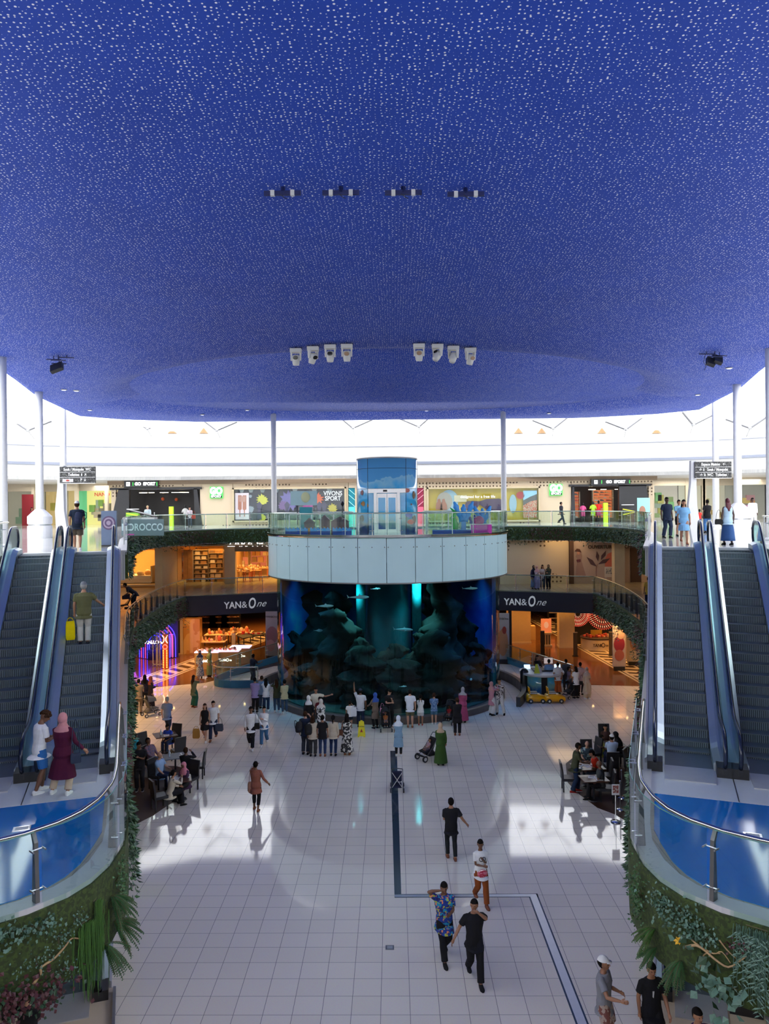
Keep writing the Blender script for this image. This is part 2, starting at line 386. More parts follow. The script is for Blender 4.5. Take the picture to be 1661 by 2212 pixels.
for k in range(K + 1):
    t = 1 - (k / K) * 0.999; rings.append([((cen + (p - cen) * t).x, (cen + (p - cen) * t).y, dish_z((cen + (p - cen) * t).x, (cen + (p - cen) * t).y)) for p in ol])
m.loft([[(p.x, p.y, EYE.z + edge_z(p.y) + .5) for p in ol]] + rings, cap=False)
m.loft([[(p.x, p.y, EYE.z + edge_z(p.y) + .5) for p in ol], [(p.x * .8, 25 + (p.y - 25) * .8, 19.2) for p in ol]])
BL, n, l = _new('blue_perforated_mesh'); b = n['Principled BSDF']; b.inputs['Roughness'].default_value = 0.7
b.inputs['Specular IOR Level'].default_value = 0.3
tc = n.new('ShaderNodeTexCoord'); vo = n.new('ShaderNodeTexVoronoi'); vo.voronoi_dimensions = '2D'; vo.inputs['Scale'].default_value = 12.0; vo.inputs['Randomness'].default_value = 0.75
l.new(tc.outputs['Object'], vo.inputs['Vector'])
sx_ = n.new('ShaderNodeSeparateColor'); l.new(vo.outputs['Color'], sx_.inputs[0])
mr = n.new('ShaderNodeMapRange'); mr.inputs['To Min'].default_value = 0.02; mr.inputs['To Max'].default_value = 0.22; l.new(sx_.outputs[0], mr.inputs['Value'])
lt = n.new('ShaderNodeMath'); lt.operation = 'LESS_THAN'; l.new(vo.outputs['Distance'], lt.inputs[0]); l.new(mr.outputs[0], lt.inputs[1])
no = n.new('ShaderNodeTexNoise'); no.inputs['Scale'].default_value = 0.6; no.inputs['Detail'].default_value = 4; l.new(tc.outputs['Object'], no.inputs['Vector'])
mb_ = n.new('ShaderNodeMix'); mb_.data_type = 'RGBA'; l.new(no.outputs['Fac'], mb_.inputs['Factor'])
mb_.inputs['A'].default_value = (0.012, 0.052, 0.36, 1); mb_.inputs['B'].default_value = (0.018, 0.070, 0.46, 1)
mx = n.new('ShaderNodeMix'); mx.data_type = 'RGBA'; l.new(lt.outputs[0], mx.inputs['Factor']); l.new(mb_.outputs['Result'], mx.inputs['A']); mx.inputs['B'].default_value = (0.85, 0.85, 0.9, 1)
l.new(mx.outputs['Result'], b.inputs['Base Color'])
obj('ceiling', m, BL, smooth=True, kind='structure')
# trusses seen between dish and fascia, each a steel frame of its own
for i, (px, py, s) in enumerate([(318, 927, 1), (468, 930, 1), (1352, 928, -1), (1195, 926, -1), (762, 925, 1), (905, 922, -1), (60, 930, 1), (1620, 925, -1), (1497, 918, 1)]):
    c = AT(px, py, 63.5 if i < 6 else 58.0)
    t = thing('roof_strut', ['thin V-shaped steel roof strut over the left white wall', 'steel roof strut left of centre below the dish rim', 'V-shaped steel roof strut over the right white wall', 'steel roof strut right of centre below the dish rim',
        'short steel strut just left of the tank lift shaft below the rim', 'short steel strut just right of the lift shaft below the rim', 'steel roof strut at the far left between the columns', 'steel roof strut at the far right between the columns', 'small steel roof strut near the inner right column'][i], 'roof strut', c)
    m = MB(); m.tube([(0, 0, 0), (-1.1 * s, -.8, .9)], 0.08, 6); obj('strut_arm', m, DSTEEL, t)
    m = MB(); m.tube([(0, 0, 0), (1.6 * s, .5, .75)], 0.08, 6); obj('strut_arm', m, DSTEEL, t)
    m = MB(); m.ell((0, 0, 0), (.16, .16, .1)); m.tube([(0, 0, 0), (.1, .8, -.55)], .035, 6); obj('node_joint', m, STEEL, t)
# ------------------------------------------------------------------ white round columns
def column(x, y, r, label, pedestal=False):
    t = thing('round_column', label, 'column', (x, y, L2), group=None)
    m = MB(); m.cyl((0, 0, 0), r, dish_z(x, y) - L2 + .15, 28); obj('shaft', m, WHITE, t, True)
    m = MB(); m.lathe([(r + .10, 0), (r + .10, .1), (r + .02, .14)] if not pedestal else [(.62, .0), (.62, .62), (.60, .66)], n=28); obj('base', m, WHITE, t)
    if pedestal:
        m = MB(); m.lathe([(.60, .74), (.62, .78), (.62, 1.15), (.35, 1.42), (r, 1.55)], n=28); obj('base_flare', m, WHITE, t)
        m = MB(); m.lathe([(.57, .64), (.57, .76)], n=28, cap=False); obj('base_band', m, STEEL, t)
for s, w in ((-1, 'left'), (1, 'right')):
    column(s * 15.5, 31, .20, 'white round column nearest to the viewer on the %s side' % w)
    column(s * 18.6, 41, .20, 'white round column on a drum pedestal, %s side' % w, True)
    column(s * 21.4, 50.5, .20, 'white round column behind the %s wayfinding totem' % w)
    column(s * 8.6, 57.6, .20, 'slim white column rising behind the tank balcony on its %s' % w)
# ------------------------------------------------------------------ glass railings
RAILW = mat('rail_bronze_steel', (0.62, 0.60, 0.55), 0.18, 1.0)
POSTM = mat('rail_post_grey', (0.20, 0.19, 0.19), 0.4, 0.6)
EDGEG = mat('glass_edge_green', (0.10, 0.26, 0.22), 0.2)
def railing(path, z, label, step=1.55, out=1, h=1.08, group=None, post='blade', gl=None, hand=.03, zf=None):
    """out = +1 when the void lies to the left of the path"""
    pts = resample(path, step); c = sum(pts, Vector()) / len(pts); org = Vector((c.x, c.y, z))
    t = thing('glass_railing', label, 'railing', org)
    zz = (lambda p: zf(p)) if zf else (lambda p: 0.0)
    L = lambda p, dz: Vector((p.x - org.x, p.y - org.y, dz + zz(p)))
    fine = resample(path, .25)
    m = MB(); m.tube([L(p, h) for p in offset_path(fine, -.10 * out)], hand, 8); obj('handrail', m, RAILW, t, True)
    off = offset_path(pts, .07 * out); n = len(pts)
    gm = gl or GLASS
    nrm = [(b - a) for a, b in zip(pts, off)]
    for i in range(n - 1):
        seg = [pts[i].lerp(pts[i + 1], .03)] + [pts[i].lerp(pts[i + 1], .97)]
        k = [(x - pts[i]).dot(pts[i + 1] - pts[i]) / (pts[i + 1] - pts[i]).length_squared for x in fine]
        near = [x for x, q in zip(fine, k) if .08 < q < .92 and (x - pts[i].lerp(pts[i + 1], q)).length < .6]
        seg = offset_path([seg[0]] + near + [seg[1]], .07 * out); nn = nrm[i].normalized() * .012
        m = MB(); m.loft([[L(a, -.12), L(a, h + .03), L(a, h + .03) + nn, L(a, -.12) + nn] for a in seg]); o = obj('glass_panel', m, gm, t)
        m = MB(); m.loft([[L(a, h + .03), L(a, h + .042), L(a, h + .042) + nn, L(a, h + .03) + nn] for a in seg]); obj('glass_edge', m, EDGEG, o)
    for i in range(n):
        tv = (pts[min(i + 1, n - 1)] - pts[max(i - 1, 0)]).normalized(); nv = Vector((-tv.y, tv.x, 0)) * out
        p = pts[i] + nv * 0.0
        m = MB()
        if post == 'blade':
            a = L(p, 0)
            prof = [(-.11, .05), (.02, .05), (-.02, h - .16), (-.10, h - .03), (-.13, h - .05), (-.07, h - .2)]
            m.plate([a + nv * q + Vector((0, 0, w)) - tv * .03 for q, w in prof], tv * .06)
        else:
            m.tube([L(p, .0) - nv * .06, L(p, h) - nv * .06], .022, 8)
        o = obj('post', m, POSTM if post == 'blade' else STEEL, t)
        m = MB()
        for w in (.25, h - .25): m.tube([L(p, w) - nv * .03 - tv * .09, L(p, w) + nv * .09 - tv * .09], .014, 6); m.tube([L(p, w) - nv * .03 + tv * .09, L(p, w) + nv * .09 + tv * .09], .014, 6); m.tube([L(p, w) - tv * .09, L(p, w) + tv * .09], .012, 6)
        obj('clamp', m, STEEL, o)
    return t
for s, w in ((-1, 'left'), (1, 'right')):
    p2 = path2(s)
    railing([p for p in p2 if p.y > 27.5], L2, 'glass railing of the top floor running round the void on the %s' % w, out=s, post='tube', step=1.7)
    railing([(p.x, p.y, 0) for p in nose(s)] + [Vector((wing(s, -.55, 1.5).x, wing(s, -.55, 1.5).y, 0))], L1, 'curved glass railing round the blue %s landing in front of the escalators' % w, out=s, step=2.05, hand=.036)
    q = smooth_path(mir([(9.6, 28.5)] + PATH1, s), 3)
    railing(q, L1, 'glass railing of the middle floor curving back along the %s side' % w, out=s, step=1.55)
    railing([Vector((s * 13.5, 50.9, 0)), Vector((s * 7.0, 53.0, 0))], L1, 'straight glass railing above the %s black store sign band' % w, out=s, step=1.6, post='tube')
    a, b = wing(s, 3.35, 3), wing(s, 3.35, 10.3); c = wing(s, 3.35, 10.9)
    railing([Vector((a.x, a.y, 0)), Vector((b.x, b.y, 0)), Vector((c.x, c.y, 0))], L2, 'top floor glass railing beside the outer %s escalator' % w, out=-s, post='tube')
# ------------------------------------------------------------------ escalators
RISER, n, l = _new('step_riser_cleats'); b = n['Principled BSDF']; b.inputs['Roughness'].default_value = .5; b.inputs['Metallic'].default_value = .3
tc = n.new('ShaderNodeTexCoord'); sp = n.new('ShaderNodeSeparateXYZ'); l.new(tc.outputs['Object'], sp.inputs[0])
w_ = n.new('ShaderNodeMath'); w_.operation = 'MULTIPLY'; w_.inputs[1].default_value = 2 * PI / .045; l.new(sp.outputs[0], w_.inputs[0])
s_ = n.new('ShaderNodeMath'); s_.operation = 'SINE'; l.new(w_.outputs[0], s_.inputs[0])
mr = n.new('ShaderNodeMapRange'); mr.inputs['From Min'].default_value = -1; mr.inputs['From Max'].default_value = 1; l.new(s_.outputs[0], mr.inputs['Value'])
mx = n.new('ShaderNodeMix'); mx.data_type = 'RGBA'; l.new(mr.outputs[0], mx.inputs['Factor'])
mx.inputs['A'].default_value = (.035, .045, .055, 1); mx.inputs['B'].default_value = (.20, .24, .28, 1); l.new(mx.outputs['Result'], b.inputs['Base Color'])
bp = n.new('ShaderNodeBump'); bp.inputs['Strength'].default_value = .6; bp.inputs['Distance'].default_value = .01; l.new(mr.outputs[0], bp.inputs['Height']); l.new(bp.outputs[0], b.inputs['Normal'])
DECK = mat('escalator_deck_aluminium', (0.50, 0.56, 0.60), 0.30, 0.75, .03, 3)
CLAD = mat('escalator_cladding', (0.40, 0.39, 0.46), 0.35, 0.5, .03, 3)
HAND = mat('navy_rubber_handrail', (0.012, 0.018, 0.045), 0.25)
TREAD = mat('step_tread', (.13, .15, .17), .55, .2)
BGL = glass('balustrade_glass', (0.70, 0.86, 0.88), 1.0)
def est(u, rise):
    a, b = 1.3, 1.3 + rise / math.tan(math.radians(30))
    if u <= a: r = 0
    elif u >= b: r = rise
    else: r = (u - a) / (b - a) * rise
    w = .45  # rounded ends of the incline
    for c, sg in ((a, 1), (b, -1)):
        if abs(u - c) < w: q = (u - c + w) / (2 * w); r0 = (0 if sg > 0 else rise); k = math.tan(math.radians(30)); r = r0 + (k * w * q * q if sg > 0 else -k * w * (1 - q) * (1 - q))
    return r
def escalator(side, v0, z0, rise, label, u0=0.0, umax=None, inner_clad=True):
    U = 2.6 + rise / math.tan(math.radians(30)); um = umax or U
    t = thing('escalator', label, 'escalator', M=WM(side) @ Matrix.Translation((v0, u0, z0 + .025)))
    n = int(min(U, um) / .355)
    for i in range(n):
        u = i * .355; z = est(u + .18, rise)
        m = MB(); m.bx(.01, .99, u, u + .355, z - .28, z - .02); m.mi = 0
        st = obj('step', m, RISER, t)
        m = MB(); m.bx(.01, .99, u - .012, u + .355, z - .02, z); obj('tread', m, TREAD, st)
    us = [x * .25 for x in range(int(min(U, um) / .25) + 1)]
    for (va, vb, vh, nm) in ((-.36, 0, -.2, 'inner'), (1.0, 1.345, 1.2, 'outer')):
        m = MB(); m.loft([[(va, u, est(u, rise) - .05), (va, u, est(u, rise) + .16), (vh - .05, u, est(u, rise) + .22), (vh + .05, u, est(u, rise) + .22), (vb, u, est(u, rise) + .16), (vb, u, est(u, rise) - .35)] for u in us])
        obj('deck', m, DECK, t)
        gz = [(u, est(u, rise)) for u in us]
        lo = [(vh - .006, u, z + .2) for u, z in gz]; hi = [(vh - .006, u, z + .86) for u, z in gz]
        m = MB(); m.loft([[a, b, (b[0] + .012, b[1], b[2]), (a[0] + .012, a[1], a[2])] for a, b in zip(lo, hi)])
        # rounded newel panes
        for u_, sg in ((us[0], -1),) + (((us[-1], 1),) if um >= U else ()):
            zb = est(u_, rise); arc = [(vh - .006, u_ + sg * .55 * math.sin(a), zb + .5 + .36 * math.cos(a)) for a in [k * PI / 8 for k in range(9)]]
            m.plate([(vh - .006, u_, zb + .2)] + arc[::-1], (.012, 0, 0))
        obj('balustrade_glass', m, BGL, t)
        hr = [(vh, u, z + .9) for u, z in gz]
        zb = est(us[0], rise); a0 = [(vh, -.58 * math.sin(a), zb + .5 + .40 * math.cos(a)) for a in [PI * k / 8 for k in range(8, 0, -1)]]
        hr = a0 + hr
        if um >= U:
            zt = est(us[-1], rise); hr = hr + [(vh, us[-1] + .58 * math.sin(a), zt + .5 + .40 * math.cos(a)) for a in [PI * k / 8 for k in range(1, 9)]]
        m = MB(); m.tube(hr, .043, 8); obj('handrail', m, HAND, t, True)
        m = MB(); m.bx(vh - .16, vh + .16, -.42, .02, -.02, .20); obj('newel_base', m, BLACK, t)
        m = MB(); m.bx(vh - .045, vh + .045, -.43, -.40, .06, .16); obj('handrail_inlet', m, RUBBER, t)
    m = MB(); m.loft([[(-.37, u, est(u, rise) + .15), (-.42, u, est(u, rise) + .12), (-.42, u, est(u, rise) - .85), (-.37, u, est(u, rise) - .85)] for u in us]); obj('side_cladding', m, CLAD, t)
    m = MB(); m.loft([[(-.42, u, est(u, rise) - .85), (1.35, u, est(u, rise) - .85), (1.35, u, est(u, rise) - .75), (-.42, u, est(u, rise) - .75)] for u in us]); obj('underside', m, CLAD, t)
    m = MB(); m.bx(0, 1, -.9, .02, -.03, .012); obj('comb_plate', m, mat('comb_plate', (.5, .5, .52), .35, .3), t)
    if um >= U: m = MB(); m.bx(0, 1, n * .355, U + .4, rise - .1, rise + .012); obj('comb_plate', m, mat('comb_plate', (.5, .5, .5)), t)
    return t
for s, w in ((-1, 'left'), (1, 'right')):
    escalator(s, 0.0, L1, L2 - L1, 'inner escalator of the %s pair climbing to the top floor, next to the void' % w)
    escalator(s, 1.7, L1, L2 - L1, 'outer escalator of the %s pair climbing to the top floor' % w)
    escalator(s, 0.15, 0, 4.4, 'lower inner escalator rising from the ground floor under the %s green wall' % w, u0=-.75, umax=5.4)
    escalator(s, 1.85, 0, 4.4, 'lower outer escalator rising from the ground floor under the %s green wall' % w, u0=-.75, umax=5.4)
# landing floors in front of the escalators: pale strip, then a glossy blue field
PALE = mat('pale_landing_stone', (0.62, 0.64, 0.68), 0.25, var=.03)
BLUEF = mat('glossy_blue_vinyl', (0.006, 0.17, 0.52), 0.07, var=.08, scale=2)
SLOT = mat('dark_joint', (.03, .03, .035), .5)
for s in (-1, 1):
    T = WM(s)
    m = MB(); m.T = T; m.bx(-.5, 3.9, -1.75, .0, L1, L1 + .012); obj('floor', m, PALE, kind='structure')
    inner_ = [(v, u) for v, u in NOSE]
    pl = [wing(s, -.2, -1.78)] + [wing(s, -.2, -3.6)] + [p for p in reversed(nose(s, -.42)) if (WM(s).inverted() @ p).y < -4.0] + [wing(s, 3.9, -3), wing(s, 3.9, -1.78)]
    m = MB(); m.prism([(p[0], p[1]) for p in pl], L1, L1 + .014); obj('floor', m, BLUEF, kind='structure')
    m = MB(); m.T = T
    for v in (.5, 2.2): m.bx(v - .22, v + .22, -.62, -.60, L1 + .012, L1 + .016)
    m.bx(1.34, 1.36, -1.75, -.4, L1 + .012, L1 + .016); obj('trim_4' if s < 0 else 'trim_5', m, SLOT, kind='structure')
    m = MB(); m.T = T; m.bx(-.3, 3.6, -4.6, -.75, 0, .014); obj('floor', m, mat('warm_landing_stone', (.60, .50, .38), .3), kind='structure')
    m = MB(); m.T = T
    for v in (.65, 2.35): m.bx(v - .22, v + .22, -2.4, -2.36, .014, .018)
    obj('trim_6' if s < 0 else 'trim_7', m, SLOT, kind='structure')
    m = MB(); m.T = T; m.bx(-.36, -.30, -4.6, -.9, 0, .12); obj('trim_8' if s < 0 else 'trim_9', m, STEEL, kind='structure')
    # small floor hatch plate set in the blue floor
    c = G(47, 1792, L1) if s < 0 else G(1626, 1807, L1)
    t = thing('floor_hatch', 'small framed service hatch in the %s blue landing floor' % ('left' if s < 0 else 'right'), 'floor hatch', (c.x, c.y, L1 + .014), rz=-s * SA)
    m = MB(); m.box((0, 0, .004), (.30, .22, .008)); obj('frame', m, CHROME, t)
    m = MB(); m.box((0, 0, .009), (.22, .14, .004)); obj('plate', m, mat('hatch_plate', (.35, .38, .42), .3, .6), t)
# black store sign band over the beauty store
SIGNW = mat('silver_letters', (.62, .66, .68), .35, emit=.25)
for s, w in ((-1, 'left'), (1, 'right')):
    a = Vector((s * 13.5, 50.85, 0)); b = Vector((s * 6.6, 53.1, 0)); c = (a + b) / 2
    ang = math.atan2((b - a).y * s * -1, abs((b - a).x)) if False else math.atan2(b.y - a.y, b.x - a.x)
    if s > 0: ang += PI
    t = thing('store_sign_band', 'black sign band reading YAN&One over the %s beauty store entrance' % w, 'store sign', M=Matrix.Translation((c.x, c.y, L1 - .68)) @ Matrix.Rotation(ang, 4, 'Z'))
    Ln = (b - a).length
    m = MB(); m.box((0, -.10, 0), (Ln, .16, 1.30)); obj('panel', m, NAVYB, t)
    ox = .0 if s < 0 else -1.15
    TM = lambda x, z: Matrix.Translation((x, -.19, z)) @ Matrix.Rotation(PI / 2, 4, 'X')
    text('lettering', 'YAN', .62, SIGNW, t, TM(ox - .55, -.06), .015, .012, sx=.9)
    text('lettering', '&', .62, SIGNW, t, TM(ox + .22, -.06), .015, 0)
    text('lettering', 'O', 1.0, SIGNW, t, TM(ox + .72, .0), .015, .02, shear=.15, sx=.62)
    text('lettering', 'ne', .66, SIGNW, t, TM(ox + 1.32, -.02), .015, -.004, shear=.5)
# ------------------------------------------------------------------ green walls
MOSS = pattern('moss', (0.036, 0.058, 0.014), [(0.050, 0.078, 0.016), (0.026, 0.040, 0.012)], 14.0, .95)
LEAF = [mat('leaf_deep_green', (.018, .055, .022), .5, var=.4, scale=30), mat('leaf_mid_green', (.035, .11, .03), .5, var=.4, scale=30),
        mat('leaf_grey_green', (.10, .19, .14), .5, var=.3, scale=30), mat('leaf_burgundy', (.075, .018, .024), .55, var=.4, scale=30), mat('leaf_fresh_green', (.045, .125, .018), .5, var=.3, scale=30)]
def leaf(m, p, d, up, ln, w, fold=.25):
    d = Vector(d).normalized(); sd = d.cross(Vector(up)); sd = sd.normalized() if sd.length > 1e-4 else d.orthogonal().normalized(); nn = sd.cross(d)
    p = Vector(p)
    m.add([p, p + d * ln * .45 + sd * w / 2 - nn * fold * w, p + d * ln, p + d * ln * .45 - sd * w / 2 - nn * fold * w, p + d * ln * .5], [(0, 1, 4), (1, 2, 4), (0, 4, 3), (4, 2, 3)])
def rv(a=1.0): return Vector((rnd.uniform(-a, a), rnd.uniform(-a, a), rnd.uniform(-a, a)))
def hedge(path, out, z0, z1, label, dens=150, size=.12, reds=.12, depth=.18, hang=.35):
    c = path[len(path) // 2]; org = Vector((c[0], c[1], z0)); t = thing('living_wall', label, 'green wall', org)
    pa = [Vector((p[0], p[1], 0)) for p in path]; o_ = offset_path(pa, .10 * out)
    m = MB(); m.loft([[(q.x - org.x, q.y - org.y, 0), (q.x - org.x, q.y - org.y, z1 - z0), (p.x - org.x, p.y - org.y, z1 - z0), (p.x - org.x, p.y - org.y, 0)] for p, q in zip(pa, o_)]); obj('moss_backing', m, MOSS, t)
    pts = resample(o_, .3); Ln = .3 * len(pts); n = int(Ln * (z1 - z0) * dens); m = MB()
    phs = rnd.random() * 9
    for _ in range(n):
        i = rnd.randrange(len(pts) - 1); p = pts[i].lerp(pts[i + 1], rnd.random()); tv = (pts[i + 1] - pts[i]).normalized(); nv = Vector((-tv.y, tv.x, 0)) * out
        cl = math.sin(i * .21 + phs) + math.sin(i * .083 + 2 * phs)
        low = rnd.random() < .25 and cl > .3
        z = rnd.uniform(-hang if low else 0, z1 - z0 - .05)
        q = Vector((p.x - org.x, p.y - org.y, z)) + nv * rnd.uniform(0, depth * (.6 + .4 * cl))
        red = (math.sin(i * .13 + phs * 3) > .75 and rnd.random() < reds * 5)
        m.mi = 3 if red else (0 if rnd.random() < .65 else (1 if rnd.random() < .7 else 2))
        leaf(m, q, nv * .6 + Vector((0, 0, -.7)) + rv(.7), nv, size * rnd.uniform(.6, 1.3), size * .5)
    obj('foliage', m, LEAF, t)
    return t
for s, w in ((-1, 'left'), (1, 'right')):
    p2 = path2(s)
    hedge(p2, s, L2 - .95, L2 - .02, 'long leafy green wall edging the top floor slab on the %s' % w, 130, .15)
    q = [Vector((wing(s, -.5, 8).x, wing(s, -.5, 8).y, 0))] + smooth_path(mir(PATH1, s), 3)
    hedge(q, s, L1 - 1.3, L1 - .02, 'leafy green wall edging the middle floor slab on the %s' % w, 130, .15, hang=.8)
    qs = [Vector((wing(s, -.5, 1.0).x, wing(s, -.5, 1.0).y, 0)), Vector((wing(s, -.5, 8).x, wing(s, -.5, 8).y, 0))]
    hedge(nose(s), s, L1 - 1.25, L1 - .03, 'mossy green wall under the curved %s landing' % w, 0, .1)
    hedge([nose(s)[-1]] + qs, s, L1 - 1.2, L1 - .03, 'leafy green wall strip beside the %s escalator foot' % w, 170, .13)
def on_wall(px, py, side, off=.12):
    path = offset_path(nose(side) + [Vector((wing(side, -.55, 3).x, wing(side, -.55, 3).y, 0))], off * side)
    d = ray(px, py); o = EYE; best = None
    for a, b in zip(path, path[1:]):
        e = b - a; den = d.x * e.y - d.y * e.x
        if abs(den) < 1e-9: continue
        wx, wy = a.x - o.x, a.y - o.y
        t = (wx * e.y - wy * e.x) / den; k = (wx * d.y - wy * d.x) / den
        if t > 0 and -.02 <= k <= 1.02 and (best is None or t < best[0]): 
            nv = Vector((-e.y, e.x, 0)).normalized() * side; best = (t, nv)
    if best is None: return None
    return o + d * best[0], best[1]
def plant(kind, px, py, side, label, n, spread, name, cat='plant', mi=2, size=.1, ln=.6):
    r = on_wall(px, py, side)
    if r is None: return
    p, nv = r; size = size * .55 if kind == 'cluster' else size; ln = ln * (.72 if kind == 'fern' else 1); spread = (spread[0] * .8,) + tuple(q * .8 for q in spread[1:]); t = thing(name, label, cat, p); tv = Vector((-nv.y, nv.x, 0)); m = MB(); st = MB()
    if kind == 'cluster':
        for _ in range(n):
            a = rnd.gauss(0, spread[0] / 2); c = rnd.gauss(0, spread[1] / 2)
            m.mi = 1 if rnd.random() < .25 else 0
            leaf(m, tv * a + Vector((0, 0, c)) + nv * rnd.uniform(.02, .14), nv * .8 + Vector((0, 0, -.2)) + rv(.9), nv, size * rnd.uniform(.6, 1.2), size * .8, .1)
        for _ in range(6): st.tube([nv * -.02, tv * rnd.gauss(0, spread[0] / 3) + Vector((0, 0, rnd.gauss(0, spread[1] / 3))) + nv * .06], .006, 4)
    elif kind == 'fern':
        for k in range(n):
            d = (tv * rnd.uniform(-1, 1) * spread[0] + Vector((0, 0, rnd.uniform(-.9, .35))) + nv * .9).normalized(); L_ = ln * rnd.uniform(.7, 1.1)
            pts = [d * (L_ * j / 9) + Vector((0, 0, -.55 * L_ * (j / 9) ** 2)) for j in range(10)]
            st.tube(pts, .005, 4)
            for j in range(1, 10):
                w = .12 * L_ * math.sin(PI * (j / 10.5)) + .012; sdv = d.cross(Vector((0, 0, 1))).normalized(); fw = (pts[j] - pts[j - 1]).normalized()
                for sg in (-1, 1):
                    m.mi = 0
                    leaf(m, pts[j], sdv * sg + fw * .45 + Vector((0, 0, -.2)), Vector((0, 0, 1)), w, .022)
                    leaf(m, (pts[j] + pts[j - 1]) / 2, sdv * sg + fw * .45 + Vector((0, 0, -.2)), Vector((0, 0, 1)), w, .022)
    elif kind == 'hang':
        for k in range(n):
            a = rnd.gauss(0, spread[0] / 2); L_ = ln * rnd.uniform(.4, 1.05); x = tv * a + nv * rnd.uniform(.03, .12); q = [x]
            for j in range(6): q.append(q[-1] + Vector((0, 0, -L_ / 6)) + tv * rnd.uniform(-.02, .02) + nv * rnd.uniform(-.008, .012))
            m.mi = 0; m.tube(q, [.005] * 6 + [.002], 3)
            if size > .05:
                for j in range(1, 7): leaf(m, q[j], tv * rnd.choice((-1, 1)) + Vector((0, 0, -.6)) + nv * .3, nv, size, .025)
        st.tube([tv * -spread[0] / 2, tv * spread[0] / 2], .008, 4)
    obj('leaves', m, [LEAF[mi], LEAF[0]], t); obj('stems', st, mat('plant_stem', (.08, .07, .03), .8), t)
def branch(pts, side, label, r=.022):
    q = [on_wall(x, y, side, .2) for x, y in pts]; q = [a for a in q if a]
    if len(q) < 2: return
    o = q[0][0]; w = smooth_path([a[0] + rv(.01) for a in q], 3)
    t = MB(); t.tube([p - o for p in w], [r * (1 - .6 * i / len(w)) for i in range(len(w))], 6)
    ob = obj('driftwood_branch', t, mat('pale_driftwood', (.40, .26, .13), .8, var=.3, scale=20), None, True); ob.location = o; tag(ob, label, 'branch')
lw = 'on the left green wall'; rw = 'on the right green wall'
plant('cluster', 15, 2015, -1, 'dark ivy clump at the left end just under the kerb ' + lw, 90, (.5, .25), 'ivy_plant', mi=2, size=.14)
plant('cluster', 75, 2000, -1, 'grey-green ivy clump under the kerb ' + lw, 80, (.45, .22), 'ivy_plant', mi=2, size=.12)
plant('cluster', 162, 1982, -1, 'small pale ivy clump highest ' + lw, 60, (.2, .2), 'ivy_plant', mi=2, size=.07)
plant('cluster', 127, 2022, -1, 'small round ivy clump in the middle ' + lw, 70, (.22, .2), 'ivy_plant', mi=2, size=.07)
plant('cluster', 80, 2068, -1, 'wide low ivy clump above the driftwood ' + lw, 100, (.4, .2), 'ivy_plant', mi=2, size=.07)
plant('cluster', 127, 2098, -1, 'lowest ivy clump beside the driftwood ' + lw, 90, (.3, .22), 'ivy_plant', mi=2, size=.07)
plant('hang', 185, 1990, -1, 'long strands of bright hanging grass ' + lw, 90, (.28,), 'hanging_plant', mi=4, size=.02, ln=1.15)
plant('hang', 204, 1945, -1, 'narrow bright trailing strand nearest the kerb ' + lw, 45, (.10,), 'hanging_plant', mi=4, size=.02, ln=1.2)
plant('fern', 240, 1935, -1, 'large fern near the corner ' + lw, 26, (.9,), 'fern', mi=1, ln=.6)
plant('fern', 246, 1990, -1, 'dark fern low on the corner ' + lw, 24, (.9,), 'fern', mi=1, ln=.6)
plant('fern', 225, 2040, -1, 'ragged fern drooping below the edge ' + lw, 18, (.7,), 'fern', mi=1, ln=.6)
plant('cluster', 252, 1905, -1, 'dense ivy spilling round the far corner ' + lw, 220, (.25, .5), 'ivy_plant', mi=1, size=.09)
plant('cluster', 25, 2158, -1, 'burgundy leafy shrub at the bottom ' + lw, 420, (1.0, .4), 'red_shrub', mi=3, size=.16)
plant('cluster', 98, 2150, -1, 'small burgundy leafy tuft at the lower rim ' + lw, 120, (.25, .2), 'red_shrub', mi=3, size=.12)
branch([(72, 2128), (88, 2102), (90, 2090), (118, 2072), (135, 2050), (142, 2042), (156, 2028), (172, 2028)], -1, 'crooked pale driftwood branch ' + lw)
plant('cluster', 1385, 1935, 1, 'dense dark ivy at the kerb corner ' + rw, 260, (.25, .6), 'ivy_plant', mi=1, size=.09)
plant('cluster', 1432, 1942, 1, 'grey-green round-leaf clump under the kerb ' + rw, 120, (.3, .25), 'ivy_plant', mi=2, size=.10)
plant('cluster', 1475, 1978, 1, 'broad silvery round-leaf clump in the middle ' + rw, 240, (.6, .3), 'ivy_plant', mi=2, size=.11)
plant('cluster', 1515, 2010, 1, 'silvery round-leaf clump lower right of the broad one ' + rw, 120, (.35, .2), 'ivy_plant', mi=2, size=.11)
plant('fern', 1415, 2005, 1, 'bright fern below the ivy ' + rw, 22, (.9,), 'fern', mi=4, ln=.45)
plant('fern', 1418, 2045, 1, 'dark fern on the left edge ' + rw, 20, (.8,), 'fern', mi=1, ln=.40)
plant('fern', 1472, 2075, 1, 'wide fern at the bottom ' + rw, 24, (.9,), 'fern', mi=1, ln=.50)
plant('hang', 1635, 2005, 1, 'blue-green trailing curtain plant ' + rw, 60, (.35,), 'hanging_plant', mi=2, size=.09, ln=1.1)
plant('cluster', 1545, 2112, 1, 'large striped-leaf plant low ' + rw, 60, (.6, .45), 'striped_leaf_plant', mi=2, size=.30)
plant('cluster', 1600, 2040, 1, 'small rusty leaf tuft behind the branches ' + rw, 60, (.3, .15), 'red_shrub', mi=3, size=.09)
branch([(1482, 2048), (1500, 2040), (1520, 2050), (1545, 2072), (1572, 2088), (1600, 2075), (1612, 2066)], 1, 'long forked pale driftwood branch ' + rw)
branch([(1492, 2022), (1500, 2038), (1540, 2062), (1560, 2056), (1578, 2082)], 1, 'upper thin pale driftwood branch ' + rw, .014)
